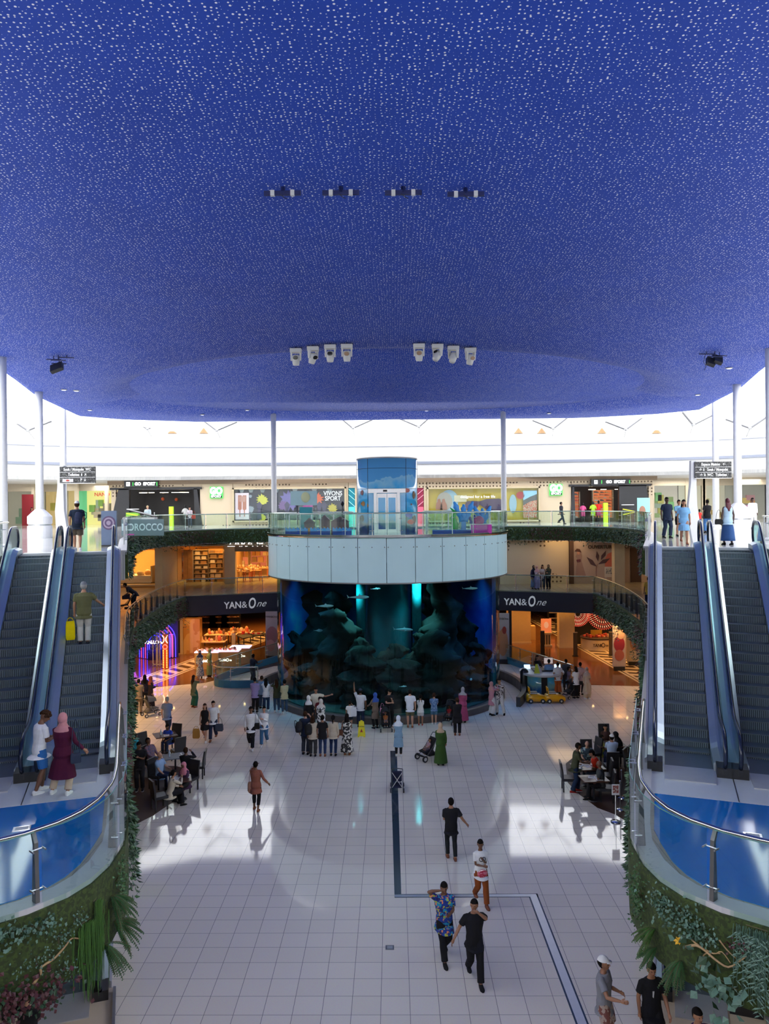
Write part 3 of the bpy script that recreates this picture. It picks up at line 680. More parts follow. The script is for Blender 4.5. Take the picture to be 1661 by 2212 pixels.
branch([(1513, 2088), (1518, 2065), (1530, 2060), (1555, 2060)], 1, 'short curled pale driftwood branch ' + rw, .012)
branch([(1552, 2030), (1570, 2052), (1590, 2070)], 1, 'thin driftwood twig right of the others ' + rw, .012)
r_ = on_wall(1476, 2025, 1)
if r_:
    t = thing('yellow_flower', 'single small yellow orchid bloom on the right green wall', 'flower', r_[0]); m = MB()
    for k in range(6): leaf(m, r_[1] * .14, Vector((math.cos(k), 0, math.sin(k * 1.05))) , r_[1], .07, .05)
    obj('petals', m, mat('yellow_petal', (.75, .42, .02), .5), t); m = MB(); m.tube([(0, 0, .1), r_[1] * .14], .004, 4); obj('stem', m, LEAF[4], t)
# ------------------------------------------------------------------ cylindrical aquarium, its balcony and lift shaft
TC = Vector((0, 42.7, 0)); TR = 6.1
def arc(r, a0, a1, n, c=TC, z=0.0): return [Vector((c.x + r * math.cos(math.radians(a0 + (a1 - a0) * k / n)), c.y + r * math.sin(math.radians(a0 + (a1 - a0) * k / n)), z)) for k in range(n + 1)]
tank = thing('aquarium', 'huge cylindrical aquarium in the middle of the hall', 'aquarium', TC)
WATER = glass('tinted_water_acrylic', (0.40, 0.66, 0.72), .8)
m = MB(); m.lathe([(TR, .35), (TR, 6.75)], n=96, cap=False); obj('acrylic_wall', m, WATER, tank, True)
m = MB(); m.lathe([(TR - .2, 6.72), (TR - .2, 6.78)], n=64); obj('hood', m, mat('tank_hood', (.25, .40, .42), .6), tank)
m = MB(); m.lathe([(TR - .02, .3), (TR - .02, .36)], n=64); obj('sand_bed', m, mat('dark_sand', (.06, .07, .05), .9, var=.5), tank)
BD, n, l = _new('tank_backdrop'); b = n['Principled BSDF']; b.inputs['Roughness'].default_value = .6
tc = n.new('ShaderNodeTexCoord'); no = n.new('ShaderNodeTexNoise'); no.inputs['Scale'].default_value = .45; no.inputs['Detail'].default_value = 5; l.new(tc.outputs['Object'], no.inputs['Vector'])
cr = n.new('ShaderNodeValToRGB'); l.new(no.outputs['Fac'], cr.inputs[0]); e = cr.color_ramp.elements
e[0].position = .35; e[0].color = (.003, .03, .26, 1); e[1].position = .65; e[1].color = (.005, .26, .36, 1); q = e.new(.5); q.color = (.005, .11, .38, 1)
l.new(cr.outputs[0], b.inputs['Base Color'])
m = MB(); m.loft([[(TR * .97 * math.cos(math.radians(a)), TR * .97 * math.sin(math.radians(a)), z) for a in range(-22, 203, 5)] for z in (.35, 6.72)], cap=False, close=False)
obj('backdrop', m, BD, tank, True)
m = MB(); m.lathe([(1.35, .35), (1.35, 6.75)], n=40, cap=False); obj('inner_lift_tube', m, mat('wet_acrylic_tube', (.008, .10, .13), .10, .0, .3, 1.2), tank, True)
m = MB(); m.lathe([(6.36, 0), (6.36, .30), (6.30, .36), (6.0, .36), (6.0, 0)], n=96); obj('stone_kerb', m, mat('brown_grey_kerb', (.10, .08, .075), .4), tank)
# rockwork: each outcrop its own part
ROCK = pattern('reef_rock', (.005, .006, .005), [(.010, .009, .006), (.003, .005, .004)], 3.0, .9)
def rock(c, r, h, seed, tw=1.0):
    rr = random.Random(seed); n = 18; m = MB(); rings = []
    ph = [rr.random() * 6.28 for _ in range(5)]
    K = 26; n = 26
    for k in range(K + 1):
        z = h * k / K; base = r * (1 - .62 * (k / K) ** 1.4) * (.9 + .10 * math.sin(k * 1.1 + ph[0]) + .08 * rr.uniform(-1, 1))
        if k == K: base *= .3
        rings.append([(c[0] + tw * .25 * math.sin(k * .5 + ph[1]) + base * (1 + .22 * math.sin(3 * a + ph[2] + k * .8) + .14 * math.sin(7 * a + ph[3] - k * 1.1) + rr.uniform(-.07, .07)) * math.cos(a),
                       c[1] + base * (1 + .22 * math.sin(2 * a + ph[4] + k * .6) + rr.uniform(-.1, .1)) * math.sin(a), .3 + z + rr.uniform(-.08, .08)) for a in [2 * PI * i / n for i in range(n)]])
    m.loft(rings); return m
for i, (x, y, r, h) in enumerate([(-2.6, -2.2, 1.5, 4.6), (-3.9, -.3, 1.2, 5.4), (-1.2, -3.6, 1.4, 2.9), (.6, -3.9, 1.6, 2.3), (2.4, -3.0, 1.5, 3.6), (2.9, -1.4, 1.3, 6.1), (4.0, -.2, 1.1, 4.4), (-4.4, -2.0, 1.0, 1.7), (4.2, -2.4, 1.0, 1.6), (.2, -2.9, 1.2, 2.9), (-1.6, -2.8, 1.1, 3.2), (1.7, -2.6, .9, 3.4), (-5.0, -.6, .8, 3.2), (4.9, -.9, .8, 2.6), (-.6, 3.2, 1.6, 5.0), (3.0, 2.8, 1.5, 5.5), (-3.2, 2.4, 1.4, 5.0)]):
    obj('reef_rock', rock((x, y), r, h, i), ROCK, tank, True)
for i, (x, y, s) in enumerate([(-1.9, -1.9, 1), (1.6, -1.7, .8)]):
    m = MB(); m.lathe([(.05, 0), (.05, .1)], (x, y, 6.5), 12); obj('spot_lamp', m, mat('tank_lamp', (.5, 1, .95), emit=6), tank)
    alight('tank_lamp_light', (TC.x + x, TC.y + y, 6.6), .5, 80, (.25, 1, .95), spread=1.2)
for (x, y, s, p, c) in [(-4.2, -2.6, 1.2, 90, (.10, .60, 1)), (4.4, -2.6, 1.2, 80, (.08, .38, 1)), (0, -4.6, 1.5, 45, (.2, .8, .9)), (0, 3, 3, 110, (.15, .75, .9)), (-4.5, 1.5, 1.5, 110, (.12, .7, 1)), (4.5, 1.5, 1.5, 120, (.08, .42, 1))]:
    alight('tank_light', (TC.x + x, TC.y + y, 6.65), s, p * .55, c, spread=1.3)
for x, y in ((-1.45, -1.3), (1.55, -1.25)):  # added teal columns standing in for bright light streaks on the lift tube
    m = MB(); m.lathe([(.26, 3.6), (.26, 6.7)], (x, y, 0), 24); obj('light_streak', m, mat('teal_light_streak', (.012, .22, .26), .15), tank, True)
# fish
FISHM = mat('pale_shark_skin', (.90, .92, .90), .4); GREYF = mat('grey_fish_skin', (.28, .38, .40), .4)
def shark(px, py, y, ln, rz, label, mt=FISHM, fat=.085, name='shark'):
    p = AT(px, py, y); t = thing(name, label, 'fish', p, rz)
    prof = [(-.5, .006), (-.42, .02), (-.25, .05), (0, fat), (.2, fat * 1.05), (.36, fat * .8), (.46, fat * .42), (.5, .01)]
    m = MB(); m.loft([[(x * ln, r * ln * math.cos(a) * .8, r * ln * math.sin(a)) for a in [2 * PI * k / 10 for k in range(10)]] for x, r in prof]); obj('body', m, mt, t, True)
    for nm, pts, d in (('tail_fin', [(-.46, 0, 0), (-.6, 0, .13), (-.53, 0, .0), (-.57, 0, -.06)], (0, .008, 0)), ('dorsal_fin', [(.12, 0, fat * .9), (.02, 0, fat * .9 + .09), (-.03, 0, fat * .9 - .01)], (0, .008, 0)),
                       ('pectoral_fin', [(.22, .05, -.02), (.08, .22, -.06), (.10, .04, -.02)], (0, 0, .008)), ('pectoral_fin', [(.22, -.05, -.02), (.08, -.22, -.06), (.10, -.04, -.02)], (0, 0, .008))):
        m = MB(); m.plate([Vector(q) * ln for q in pts], d); obj(nm, m, mt, t)
shark(702, 1309, 38.4, .85, .1, 'pale shark at the upper left of the tank, lowest of the three sharks there')
shark(775, 1290, 37.7, 1.0, .05, 'pale shark just right of it near the top of the tank, with a raised fin')
shark(812, 1272, 37.9, .5, .4, 'small pale shark closest to the top edge of the tank')
shark(1016, 1271, 39.0, .75, .15, 'pale shark at the upper right of the tank')
shark(872, 1360, 38.3, .95, -.25, 'large greenish grey fish in the middle of the tank', GREYF)
shark(688, 1362, 38.2, .42, .2, 'round pale green fish left of centre in the tank', GREYF, .16, 'fish')
shark(1017, 1468, 38.5, .3, 1.2, 'small white fish low on the right of the tank', FISHM, .2, 'fish')
shark(871, 1483, 37.6, .36, .2, 'slim silver fish near the tank floor behind the visitors', FISHM, .1, 'fish')
# side parapets of the ramp round the tank
m = MB(); RB = mat('ramp_blue_wall', (.02, .16, .30), .35, var=.3, scale=.8)
for s, w in ((-1, 'left'), (1, 'right')):
    pa = [Vector((s * 7.2, 51.6, 0)), Vector((s * 10.4, 43.8 + (1.4 if s < 0 else 0), 0))] if s > 0 else [Vector((-7.4, 51.8, 0)), Vector((-9.3, 48, 0)), Vector((-10.2, 45.6, 0)), Vector((-10.1, 44.5, 0)), Vector((-9.2, 43.95, 0)), Vector((-7.5, 44.0, 0))]
    if s < 0: pa = [Vector(p) for p in smooth_path(pa, 4)]
    t = thing('ramp_parapet', 'low curved blue parapet with glass rail beside the tank on the ' + w, 'parapet', pa[0])
    m = MB(); m.loft([[(p.x, p.y, 0), (p.x, p.y, .42), (q.x, q.y, .42), (q.x, q.y, 0)] for p, q in zip(resample(pa, .4), offset_path(resample(pa, .4), .14))]); wobj('wall', m, RB, t)
    railing(pa, .42, 'glass railing on the blue ramp parapet, %s side of the tank' % w, out=-s, h=.78, post='tube', step=1.5)
    m = MB(); ring_ = arc(7.5, -26 if s > 0 else 204, 60 if s > 0 else 120, 20)
    m.loft([[(p.x, p.y, 0), (p.x, p.y, .5), (q.x, q.y, .5), (q.x, q.y, 0)] for p, q in zip(ring_, arc(7.28, -26 if s > 0 else 204, 60 if s > 0 else 120, 20))])
    tag(obj('curved_bench_wall', m, mat('dark_stone_wall', (.045, .045, .05), .3)), 'dark curved low wall around the %s flank of the tank' % w, 'low wall')
# balcony ring on top of the tank
R2 = 6.54; Z2 = 8.93
bal = thing('balcony_skirt', 'pale blue-grey panelled skirt round the top of the aquarium', 'balcony', TC)
PAN = mat('frosted_panel', (.42, .60, .66), .28, var=.05, scale=.8)
NP = 30
for k in range(NP):
    a0 = -90 + 360 / NP * k; m = MB(); fa = [a0 + .12 + (360 / NP - .24) * j / 5 for j in range(6)]
    m.loft([[((R2 - d) * math.cos(math.radians(a)), (R2 - d) * math.sin(math.radians(a)), z) for d, z in ((.03, 6.72), (0, 6.72), (0, 8.86), (.03, 8.86))] for a in fa])
    m.mi = 1
    for q in (.06, .5, .94):
        a = math.radians(a0 + 360 / NP * q); c = Vector(((R2 + .004) * math.cos(a), (R2 + .004) * math.sin(a), 8.40)); m.ell(c, (.028, .028, .028), 8, 5)
    obj('skirt_panel', m, [PAN, DSTEEL], bal)
m = MB(); m.lathe([(R2 + .04, 8.84), (R2 + .07, 8.88), (R2 + .07, 8.98), (R2 - .12, 8.98), (R2 - .12, 8.84)], n=96); obj('metal_rim', m, CHROME, bal)
m = MB(); m.lathe([(R2 + .02, 6.66), (R2 + .02, 6.72), (5.9, 6.72), (5.9, 6.66)], n=96); obj('lower_rim', m, DSTEEL, bal)
m = MB(); m.lathe([(R2 - .05, 8.80), (R2 - .05, Z2)], n=64); obj('deck_floor', m, mat('blue_deck_floor', (.16, .30, .42), .07), bal)
m = MB(); m.bx(-2.2, 2.2, 6.0, 14.0, 8.0, 8.82); obj('bridge', m, WTILE, bal)
railing(arc(R2 - .05, 110, 430, 60), Z2, 'round glass railing on the balcony above the aquarium', out=-1, h=1.07, post='tube', step=1.36)
# lift shaft
LR = 1.67
lift = thing('lift_shaft', 'round glass lift shaft printed with blue sea life above the aquarium', 'lift', (0, 42.7, Z2))
SEA, n, l = _new('sea_print'); b = n['Principled BSDF']; b.inputs['Roughness'].default_value = .08; b.inputs['Coat Weight'].default_value = .6
tc = n.new('ShaderNodeTexCoord'); sp = n.new('ShaderNodeSeparateXYZ'); l.new(tc.outputs['Object'], sp.inputs[0])
no = n.new('ShaderNodeTexNoise'); no.inputs['Scale'].default_value = 1.3; no.inputs['Detail'].default_value = 5; l.new(tc.outputs['Object'], no.inputs['Vector'])
ad = n.new('ShaderNodeMath'); ad.operation = 'MULTIPLY_ADD'; ad.inputs[1].default_value = .25; l.new(sp.outputs[2], ad.inputs[0])
ml = n.new('ShaderNodeMath'); ml.operation = 'MULTIPLY'; ml.inputs[1].default_value = .55; l.new(no.outputs['Fac'], ml.inputs[0]); l.new(ml.outputs[0], ad.inputs[2])
cr = n.new('ShaderNodeValToRGB'); l.new(ad.outputs[0], cr.inputs[0]); e = cr.color_ramp.elements
e[0].position = .30; e[0].color = (.01, .10, .34, 1); e[1].position = 1.15; e[1].color = (.10, .36, .66, 1)
for p_, c_ in ((.42, (.20, .42, .38, 1)), (.55, (.05, .42, .72, 1)), (.8, (.05, .40, .75, 1)), (.98, (.28, .56, .72, 1))): q = e.new(p_); q.color = c_
l.new(cr.outputs[0], b.inputs['Base Color'])
m = MB(); m.lathe([(LR, 0), (LR, 4.0)], n=64); obj('drum', m, SEA, lift, True)
m = MB(); m.lathe([(LR + .02, 3.98), (LR + .02, 4.04), (LR - .1, 4.06)], n=64); obj('top_rim', m, DSTEEL, lift)
for a in (-128, -52, 0, 180):
    m = MB(); m.tube([((LR + .005) * math.cos(math.radians(a)), (LR + .005) * math.sin(math.radians(a)), z) for z in (0, 4.0)], .012, 4); obj('panel_joint', m, BLACK, lift)
for z in (2.35, 3.45):
    m = MB(); m.tube(arc(LR + .005, 0, 360, 48, Vector(), z), .01, 4); obj('panel_joint', m, BLACK, lift)
m = MB(); m.bx(-1.0, 1.0, -LR - .12, -1.2, 2.12, 2.34); obj('door_header', m, STEEL, lift)
m = MB(); m.bx(-.2, .02, -LR - .13, -LR - .1, 2.18, 2.28); obj('floor_display', m, BLACK, lift)
for x in (-.62, .62):
    m = MB(); m.bx(x - .08, x + .08, -LR - .08, -1.3, 0, 2.12); obj('door_jamb', m, STEEL, lift)
for x in (-.27, .27):
    m = MB(); m.bx(x - .26, x + .26, -LR - .04, -LR, 0, 2.08); d_ = obj('lift_door', m, STEEL, lift)
    m = MB(); m.bx(x - .19, x + .19, -LR - .045, -LR - .03, .18, 1.86); obj('door_window', m, SEA, d_)
m = MB(); m.bx(-.98, -.70, -LR - .03, -1.3, 0, 2.12); obj('side_panel', m, SEA, lift)
m = MB(); m.bx(.70, .98, -LR - .03, -1.3, 0, 2.12); obj('side_panel', m, SEA, lift)
def onl(a, z, r=LR + .012): return (r * math.cos(math.radians(a)), r * math.sin(math.radians(a)), z)
for a, z, w, h, c, tl in [(-140, 1.55, 5, .14, (.32, .16, .05), 1), (-122, 1.45, 5, .15, (.40, .18, .04), 1), (-143, 2.15, 4, .15, (.25, .10, .10), 1), (-30, 2.0, 5, .22, (.18, .11, .06), -1), (-144, .75, 6, .18, (.05, .12, .10), 1),
                          (-45, .95, 9, .16, (.02, .08, .42), 1), (-40, .55, 10, .14, (.5, .06, .03), -1), (-27, .7, 6, .2, (.14, .10, .08), 1), (-62, .45, 6, .16, (.55, .10, .03), 1), (-119, 1.15, 4, .08, (.30, .08, .04), -1), (-50, 2.25, 7, .12, (.45, .12, .10), 1), (-38, 1.5, 2, .05, (.15, .08, .05), 1)]:
    m = MB(); P_ = [onl(a + w * math.cos(t), z + h * math.sin(t)) for t in [2 * PI * k / 14 for k in range(14)]]; m.plate(P_, Vector((P_[0][0] * .004, P_[0][1] * .004, 0)))
    e_ = a - tl * w * .9; m.plate([onl(e_, z), onl(e_ - tl * w * .6, z + h * .8), onl(e_ - tl * w * .6, z - h * .8)], Vector((math.cos(math.radians(a)) * .006, math.sin(math.radians(a)) * .006, 0)))
    obj('printed_fish', m, mat('fish_print_%d' % int(abs(a) * 10 + z * 100), c, .2, var=.5, scale=9), lift)
# play props on the balcony
def fz(px, py, y): p = AT(px, py, y); return p.x, p.z
DBL = mat('deep_blue_board', (.01, .06, .34), .4); SBL = mat('sky_blue_board', (.04, .30, .75), .4)
for i, (a, b) in enumerate(((-5.15, -4.0), (-3.85, -2.85), (-2.7, -1.75))):
    t = thing('wave_fence', ['leftmost low blue fence board with a wavy crest on the balcony', 'middle low blue wavy fence board on the balcony', 'low blue wavy fence board nearest the lift on the balcony'][i], 'play fence', ((a + b) / 2, 38.9 - .25 * i, Z2))
    w = (b - a) / 2; m = MB(); m.bx(-w, w, -.03, .03, 0, .26); obj('board', m, DBL, t)
    top = [(-w + 2 * w * k / 30, -.04, .33 + .045 * math.sin(k * 1.25)) for k in range(31)]
    m = MB(); m.plate(top + [(w, -.04, .18), (-w, -.04, .18)], (0, .08, 0)); obj('wave_crest', m, SBL, t)
t = thing('wave_fence', 'long flat deep blue fence board right of the lift on the balcony', 'play fence', (4.0, 38.9, Z2)); m = MB(); m.bx(-1.7, .4, -.03, .03, 0, .16); obj('board', m, DBL, t)
m = MB(); m.bx(-1.7, .4, -.05, .05, .16, .19); obj('capping', m, SBL, t)
def coral(x, y, h, w, mt, label, seed, name='coral_cutout'):
    rr = random.Random(seed); t = thing(name, label, 'decoration', (x, y, Z2)); m = MB()
    m.bx(-.12, .12, -.06, .06, 0, h * .45); m.bx(-w * .5, w * .5, -.1, .1, 0, .06); obj('stem', m, mt, t)
    for sx in (-1, 0, 1):
        L_ = h * (.62 if sx else .5); a = sx * .38; pts = []
        for k in range(9): q = k / 8; pts.append((sx * .08 + math.sin(a) * L_ * q, 0, h * .34 + math.cos(a) * L_ * q))
        rs = [.11 * w / .8 * (1 + .35 * math.sin(k * 2.3 + seed)) for k in range(9)]; rs[-1] = .05
        m = MB(); m.tube(pts, rs, 10, flat=.5); obj('frond', m, mt, t, True)
coral(3.92, 39.3, 1.75, .9, SBL, 'tall sky-blue branching coral cut-out on the balcony', 1)
coral(4.95, 39.9, 1.5, .8, SBL, 'shorter sky-blue coral cut-out beside the magenta box', 2)
coral(4.55, 40.2, 1.1, .6, DBL, 'dark blue coral cut-out between the two sky-blue ones', 3)
t = thing('seaweed_cutout', 'green wavy seaweed cut-out left of the tall blue coral', 'decoration', (3.45, 39.2, Z2)); m = MB()
m.tube([(.0, 0, .0), (.05, 0, .4), (-.1, 0, .8), (.05, 0, 1.05), (-.22, 0, 1.3)], [.14, .16, .14, .1, .02], 8, flat=.4); obj('frond', m, mat('seaweed_green', (.02, .35, .06), .4), t, True); m = MB(); m.box((0, 0, .03), (.3, .2, .06)); obj('foot', m, DBL, t)
t = thing('play_box', 'magenta play box with a pink shell behind the balcony rail', 'play box', (4.75, 38.8, Z2)); m = MB(); m.box((0, 0, .22), (1.0, .5, .44)); obj('box', m, mat('magenta_board', (.55, .02, .40), .4), t)
m = MB(); m.ell((-.1, 0, .62), (.26, .16, .26)); obj('shell', m, mat('dark_pink_shell', (.35, .03, .18), .5), t); m = MB(); m.box((0, 0, .46), (1.04, .54, .03)); obj('lid_edge', m, WHITE, t)
t = thing('toy_castle', 'small brown wooden play houses behind the wavy fence', 'play house', (-3.15, 40.2, Z2))
for x, w, h in ((-.9, .5, .55), (-.1, .5, .7), (.7, .9, .62)):
    m = MB(); m.box((x, 0, h / 2), (w, .5, h)); wv = obj('house', m, mat('mauve_brown_board', (.16, .08, .09), .6), t); m = MB(); m.plate([(x - w / 2 - .05, -.28, h), (x + w / 2 + .05, -.28, h), (x, -.28, h + .28)], (0, .56, 0)); obj('roof', m, mat('dark_mauve_roof', (.11, .05, .07), .6), wv)
    m = MB(); m.box((x, -.255, h * .4), (.12, .02, .18)); obj('window', m, mat('orange_pane', (.6, .25, .04), .4), wv)
t = thing('lamp_post', 'black ornamental lamp post on the balcony left of the lift', 'lamp post', (-2.35, 40.6, Z2)); m = MB(); m.tube([(0, 0, 0), (0, 0, 1.45)], .025, 8); obj('post', m, BLACK, t); m = MB(); m.lathe([(.03, 1.42), (.10, 1.56), (.04, 1.68)], n=8); obj('lantern', m, BLACK, t)
t = thing('glass_counter', 'low glass play pen with white top rail at the left of the balcony', 'play pen', (-3.5, 41.6, Z2))
m = MB(); m.bx(-1.8, 1.9, -.04, .04, .98, 1.06); obj('top_rail', m, WHITE, t); m = MB(); m.bx(-1.8, 1.9, -.01, .01, .1, .98); obj('glass_pane', m, GLASS, t)
for x in (-1.8, -.6, .6, 1.85): m = MB(); m.bx(x - .03, x + .03, -.03, .03, 0, .98); obj('leg', m, WHITE, t)
t = thing('glass_counter', 'low glass play pen with white top rail at the right of the balcony', 'play pen', (3.9, 41.6, Z2))
m = MB(); m.bx(-1.8, 1.7, -.04, .04, .98, 1.06); obj('top_rail', m, WHITE, t); m = MB(); m.bx(-1.8, 1.7, -.01, .01, .1, .98); obj('glass_pane', m, GLASS, t)
for x in (-1.8, -.6, .6, 1.65): m = MB(); m.bx(x - .03, x + .03, -.03, .03, 0, .98); obj('leg', m, WHITE, t)
t = thing('toy_machine', 'teal toy machine with a pale poster at the left of the balcony', 'toy machine', (-4.6, 43.6, Z2)); m = MB(); m.box((0, 0, .7), (.7, .6, 1.4)); obj('cabinet', m, mat('teal_board', (.01, .28, .35), .4), t)
m = MB(); m.box((-.1, -.31, 1.9), (1.5, .04, .8)); obj('poster', m, mat('pale_blue_poster', (.40, .60, .62), .4), t); m = MB(); m.ell((0, -.34, 1.95), (.25, .02, .3)); obj('printed_face', m, mat('cream_print', (.6, .62, .35), .5), t)
m = MB(); m.box((-.5, 0, 1.0), (.06, .06, 1.2)); obj('post', m, BLACK, t)
# ------------------------------------------------------------------ top-floor sports store facade (plane y = 68)
YF = 68.0
def bxw(m, px0, py0, px1, py1, y, d=.1):
    a = AT(px0, py0, y); b = AT(px1, py1, y); m.bx(min(a.x, b.x), max(a.x, b.x), y - d, y, min(a.z, b.z), max(a.z, b.z)); return m
def ctr(px, py, y): return AT(px, py, y)
def polyw(m, pts, y, d=.02):
    m.plate([AT(a, b, y) for a, b in pts], (0, d, 0)); return m
CLADW, n, l = _new('perforated_sand_cladding'); b = n['Principled BSDF']; b.inputs['Roughness'].default_value = .6
tc = n.new('ShaderNodeTexCoord'); mp = n.new('ShaderNodeMapping'); mp.inputs['Rotation'].default_value = (PI / 2, 0, 0); l.new(tc.outputs['Object'], mp.inputs['Vector'])
vo = n.new('ShaderNodeTexVoronoi'); vo.voronoi_dimensions = '2D'; vo.inputs['Scale'].default_value = 3.4; vo.inputs['Randomness'].default_value = .12; l.new(mp.outputs[0], vo.inputs['Vector'])
lt = n.new('ShaderNodeMath'); lt.operation = 'LESS_THAN'; lt.inputs[1].default_value = .25; l.new(vo.outputs['Distance'], lt.inputs[0])
wv = n.new('ShaderNodeTexWave'); wv.wave_type = 'RINGS'; wv.inputs['Scale'].default_value = .28; wv.inputs['Distortion'].default_value = 3.0; l.new(mp.outputs[0], wv.inputs['Vector'])
gt = n.new('ShaderNodeMath'); gt.operation = 'GREATER_THAN'; gt.inputs[1].default_value = .40; l.new(wv.outputs['Fac'], gt.inputs[0])
ml = n.new('ShaderNodeMath'); ml.operation = 'MULTIPLY'; l.new(lt.outputs[0], ml.inputs[0]); l.new(gt.outputs[0], ml.inputs[1])
mx = n.new('ShaderNodeMix'); mx.data_type = 'RGBA'; l.new(ml.outputs[0], mx.inputs['Factor']); mx.inputs['A'].default_value = (.62, .50, .34, 1); mx.inputs['B'].default_value = (.10, .06, .03, 1)
l.new(mx.outputs['Result'], b.inputs['Base Color'])
xl, xr = AT(245, 1100, YF).x, AT(1408, 1100, YF).x
m = MB()
Z = lambda py, y=YF: AT(830, py, y).z
for a, b_ in ((243, 254), (434, 505), (748, 753), (767, 897), (915, 922), (1164, 1232), (1398, 1408)): bxw(m, a, 1036, b_, 1140, YF, .35)
for a, b_, c, d_ in ((254, 434, 1036, 1052), (505, 748, 1036, 1052), (753, 767, 1036, 1054), (897, 915, 1036, 1054), (922, 1164, 1036, 1051), (1232, 1398, 1036, 1046), (505, 748, 1128, 1140), (922, 1164, 1128, 1140)): bxw(m, a, c, b_, d_, YF, .35)
obj('wall_sport_store', m, CLADW, kind='structure')
m = MB(); m.bx(xl - .3, xr + .3, 67.4, 68.4, 12.45, 12.8); obj('trim_10', m, mat('brown_wood_soffit', (.22, .15, .09), .5), kind='structure')
def frame(m, x0, x1, z0, z1, y, w=.12, d=.3):
    m.bx(x0, x1, y - d, y, z1 - w, z1); m.bx(x0, x1, y - d, y, z0, z0 + w); m.bx(x0, x0 + w, y - d, y, z0, z1); m.bx(x1 - w, x1, y - d, y, z0, z1); return m
def C_(name, col, r=.6, e=0): return mat(name, col, r, emit=e)
WG = glass('shop_window_glass', (.92, .95, .95), .8)
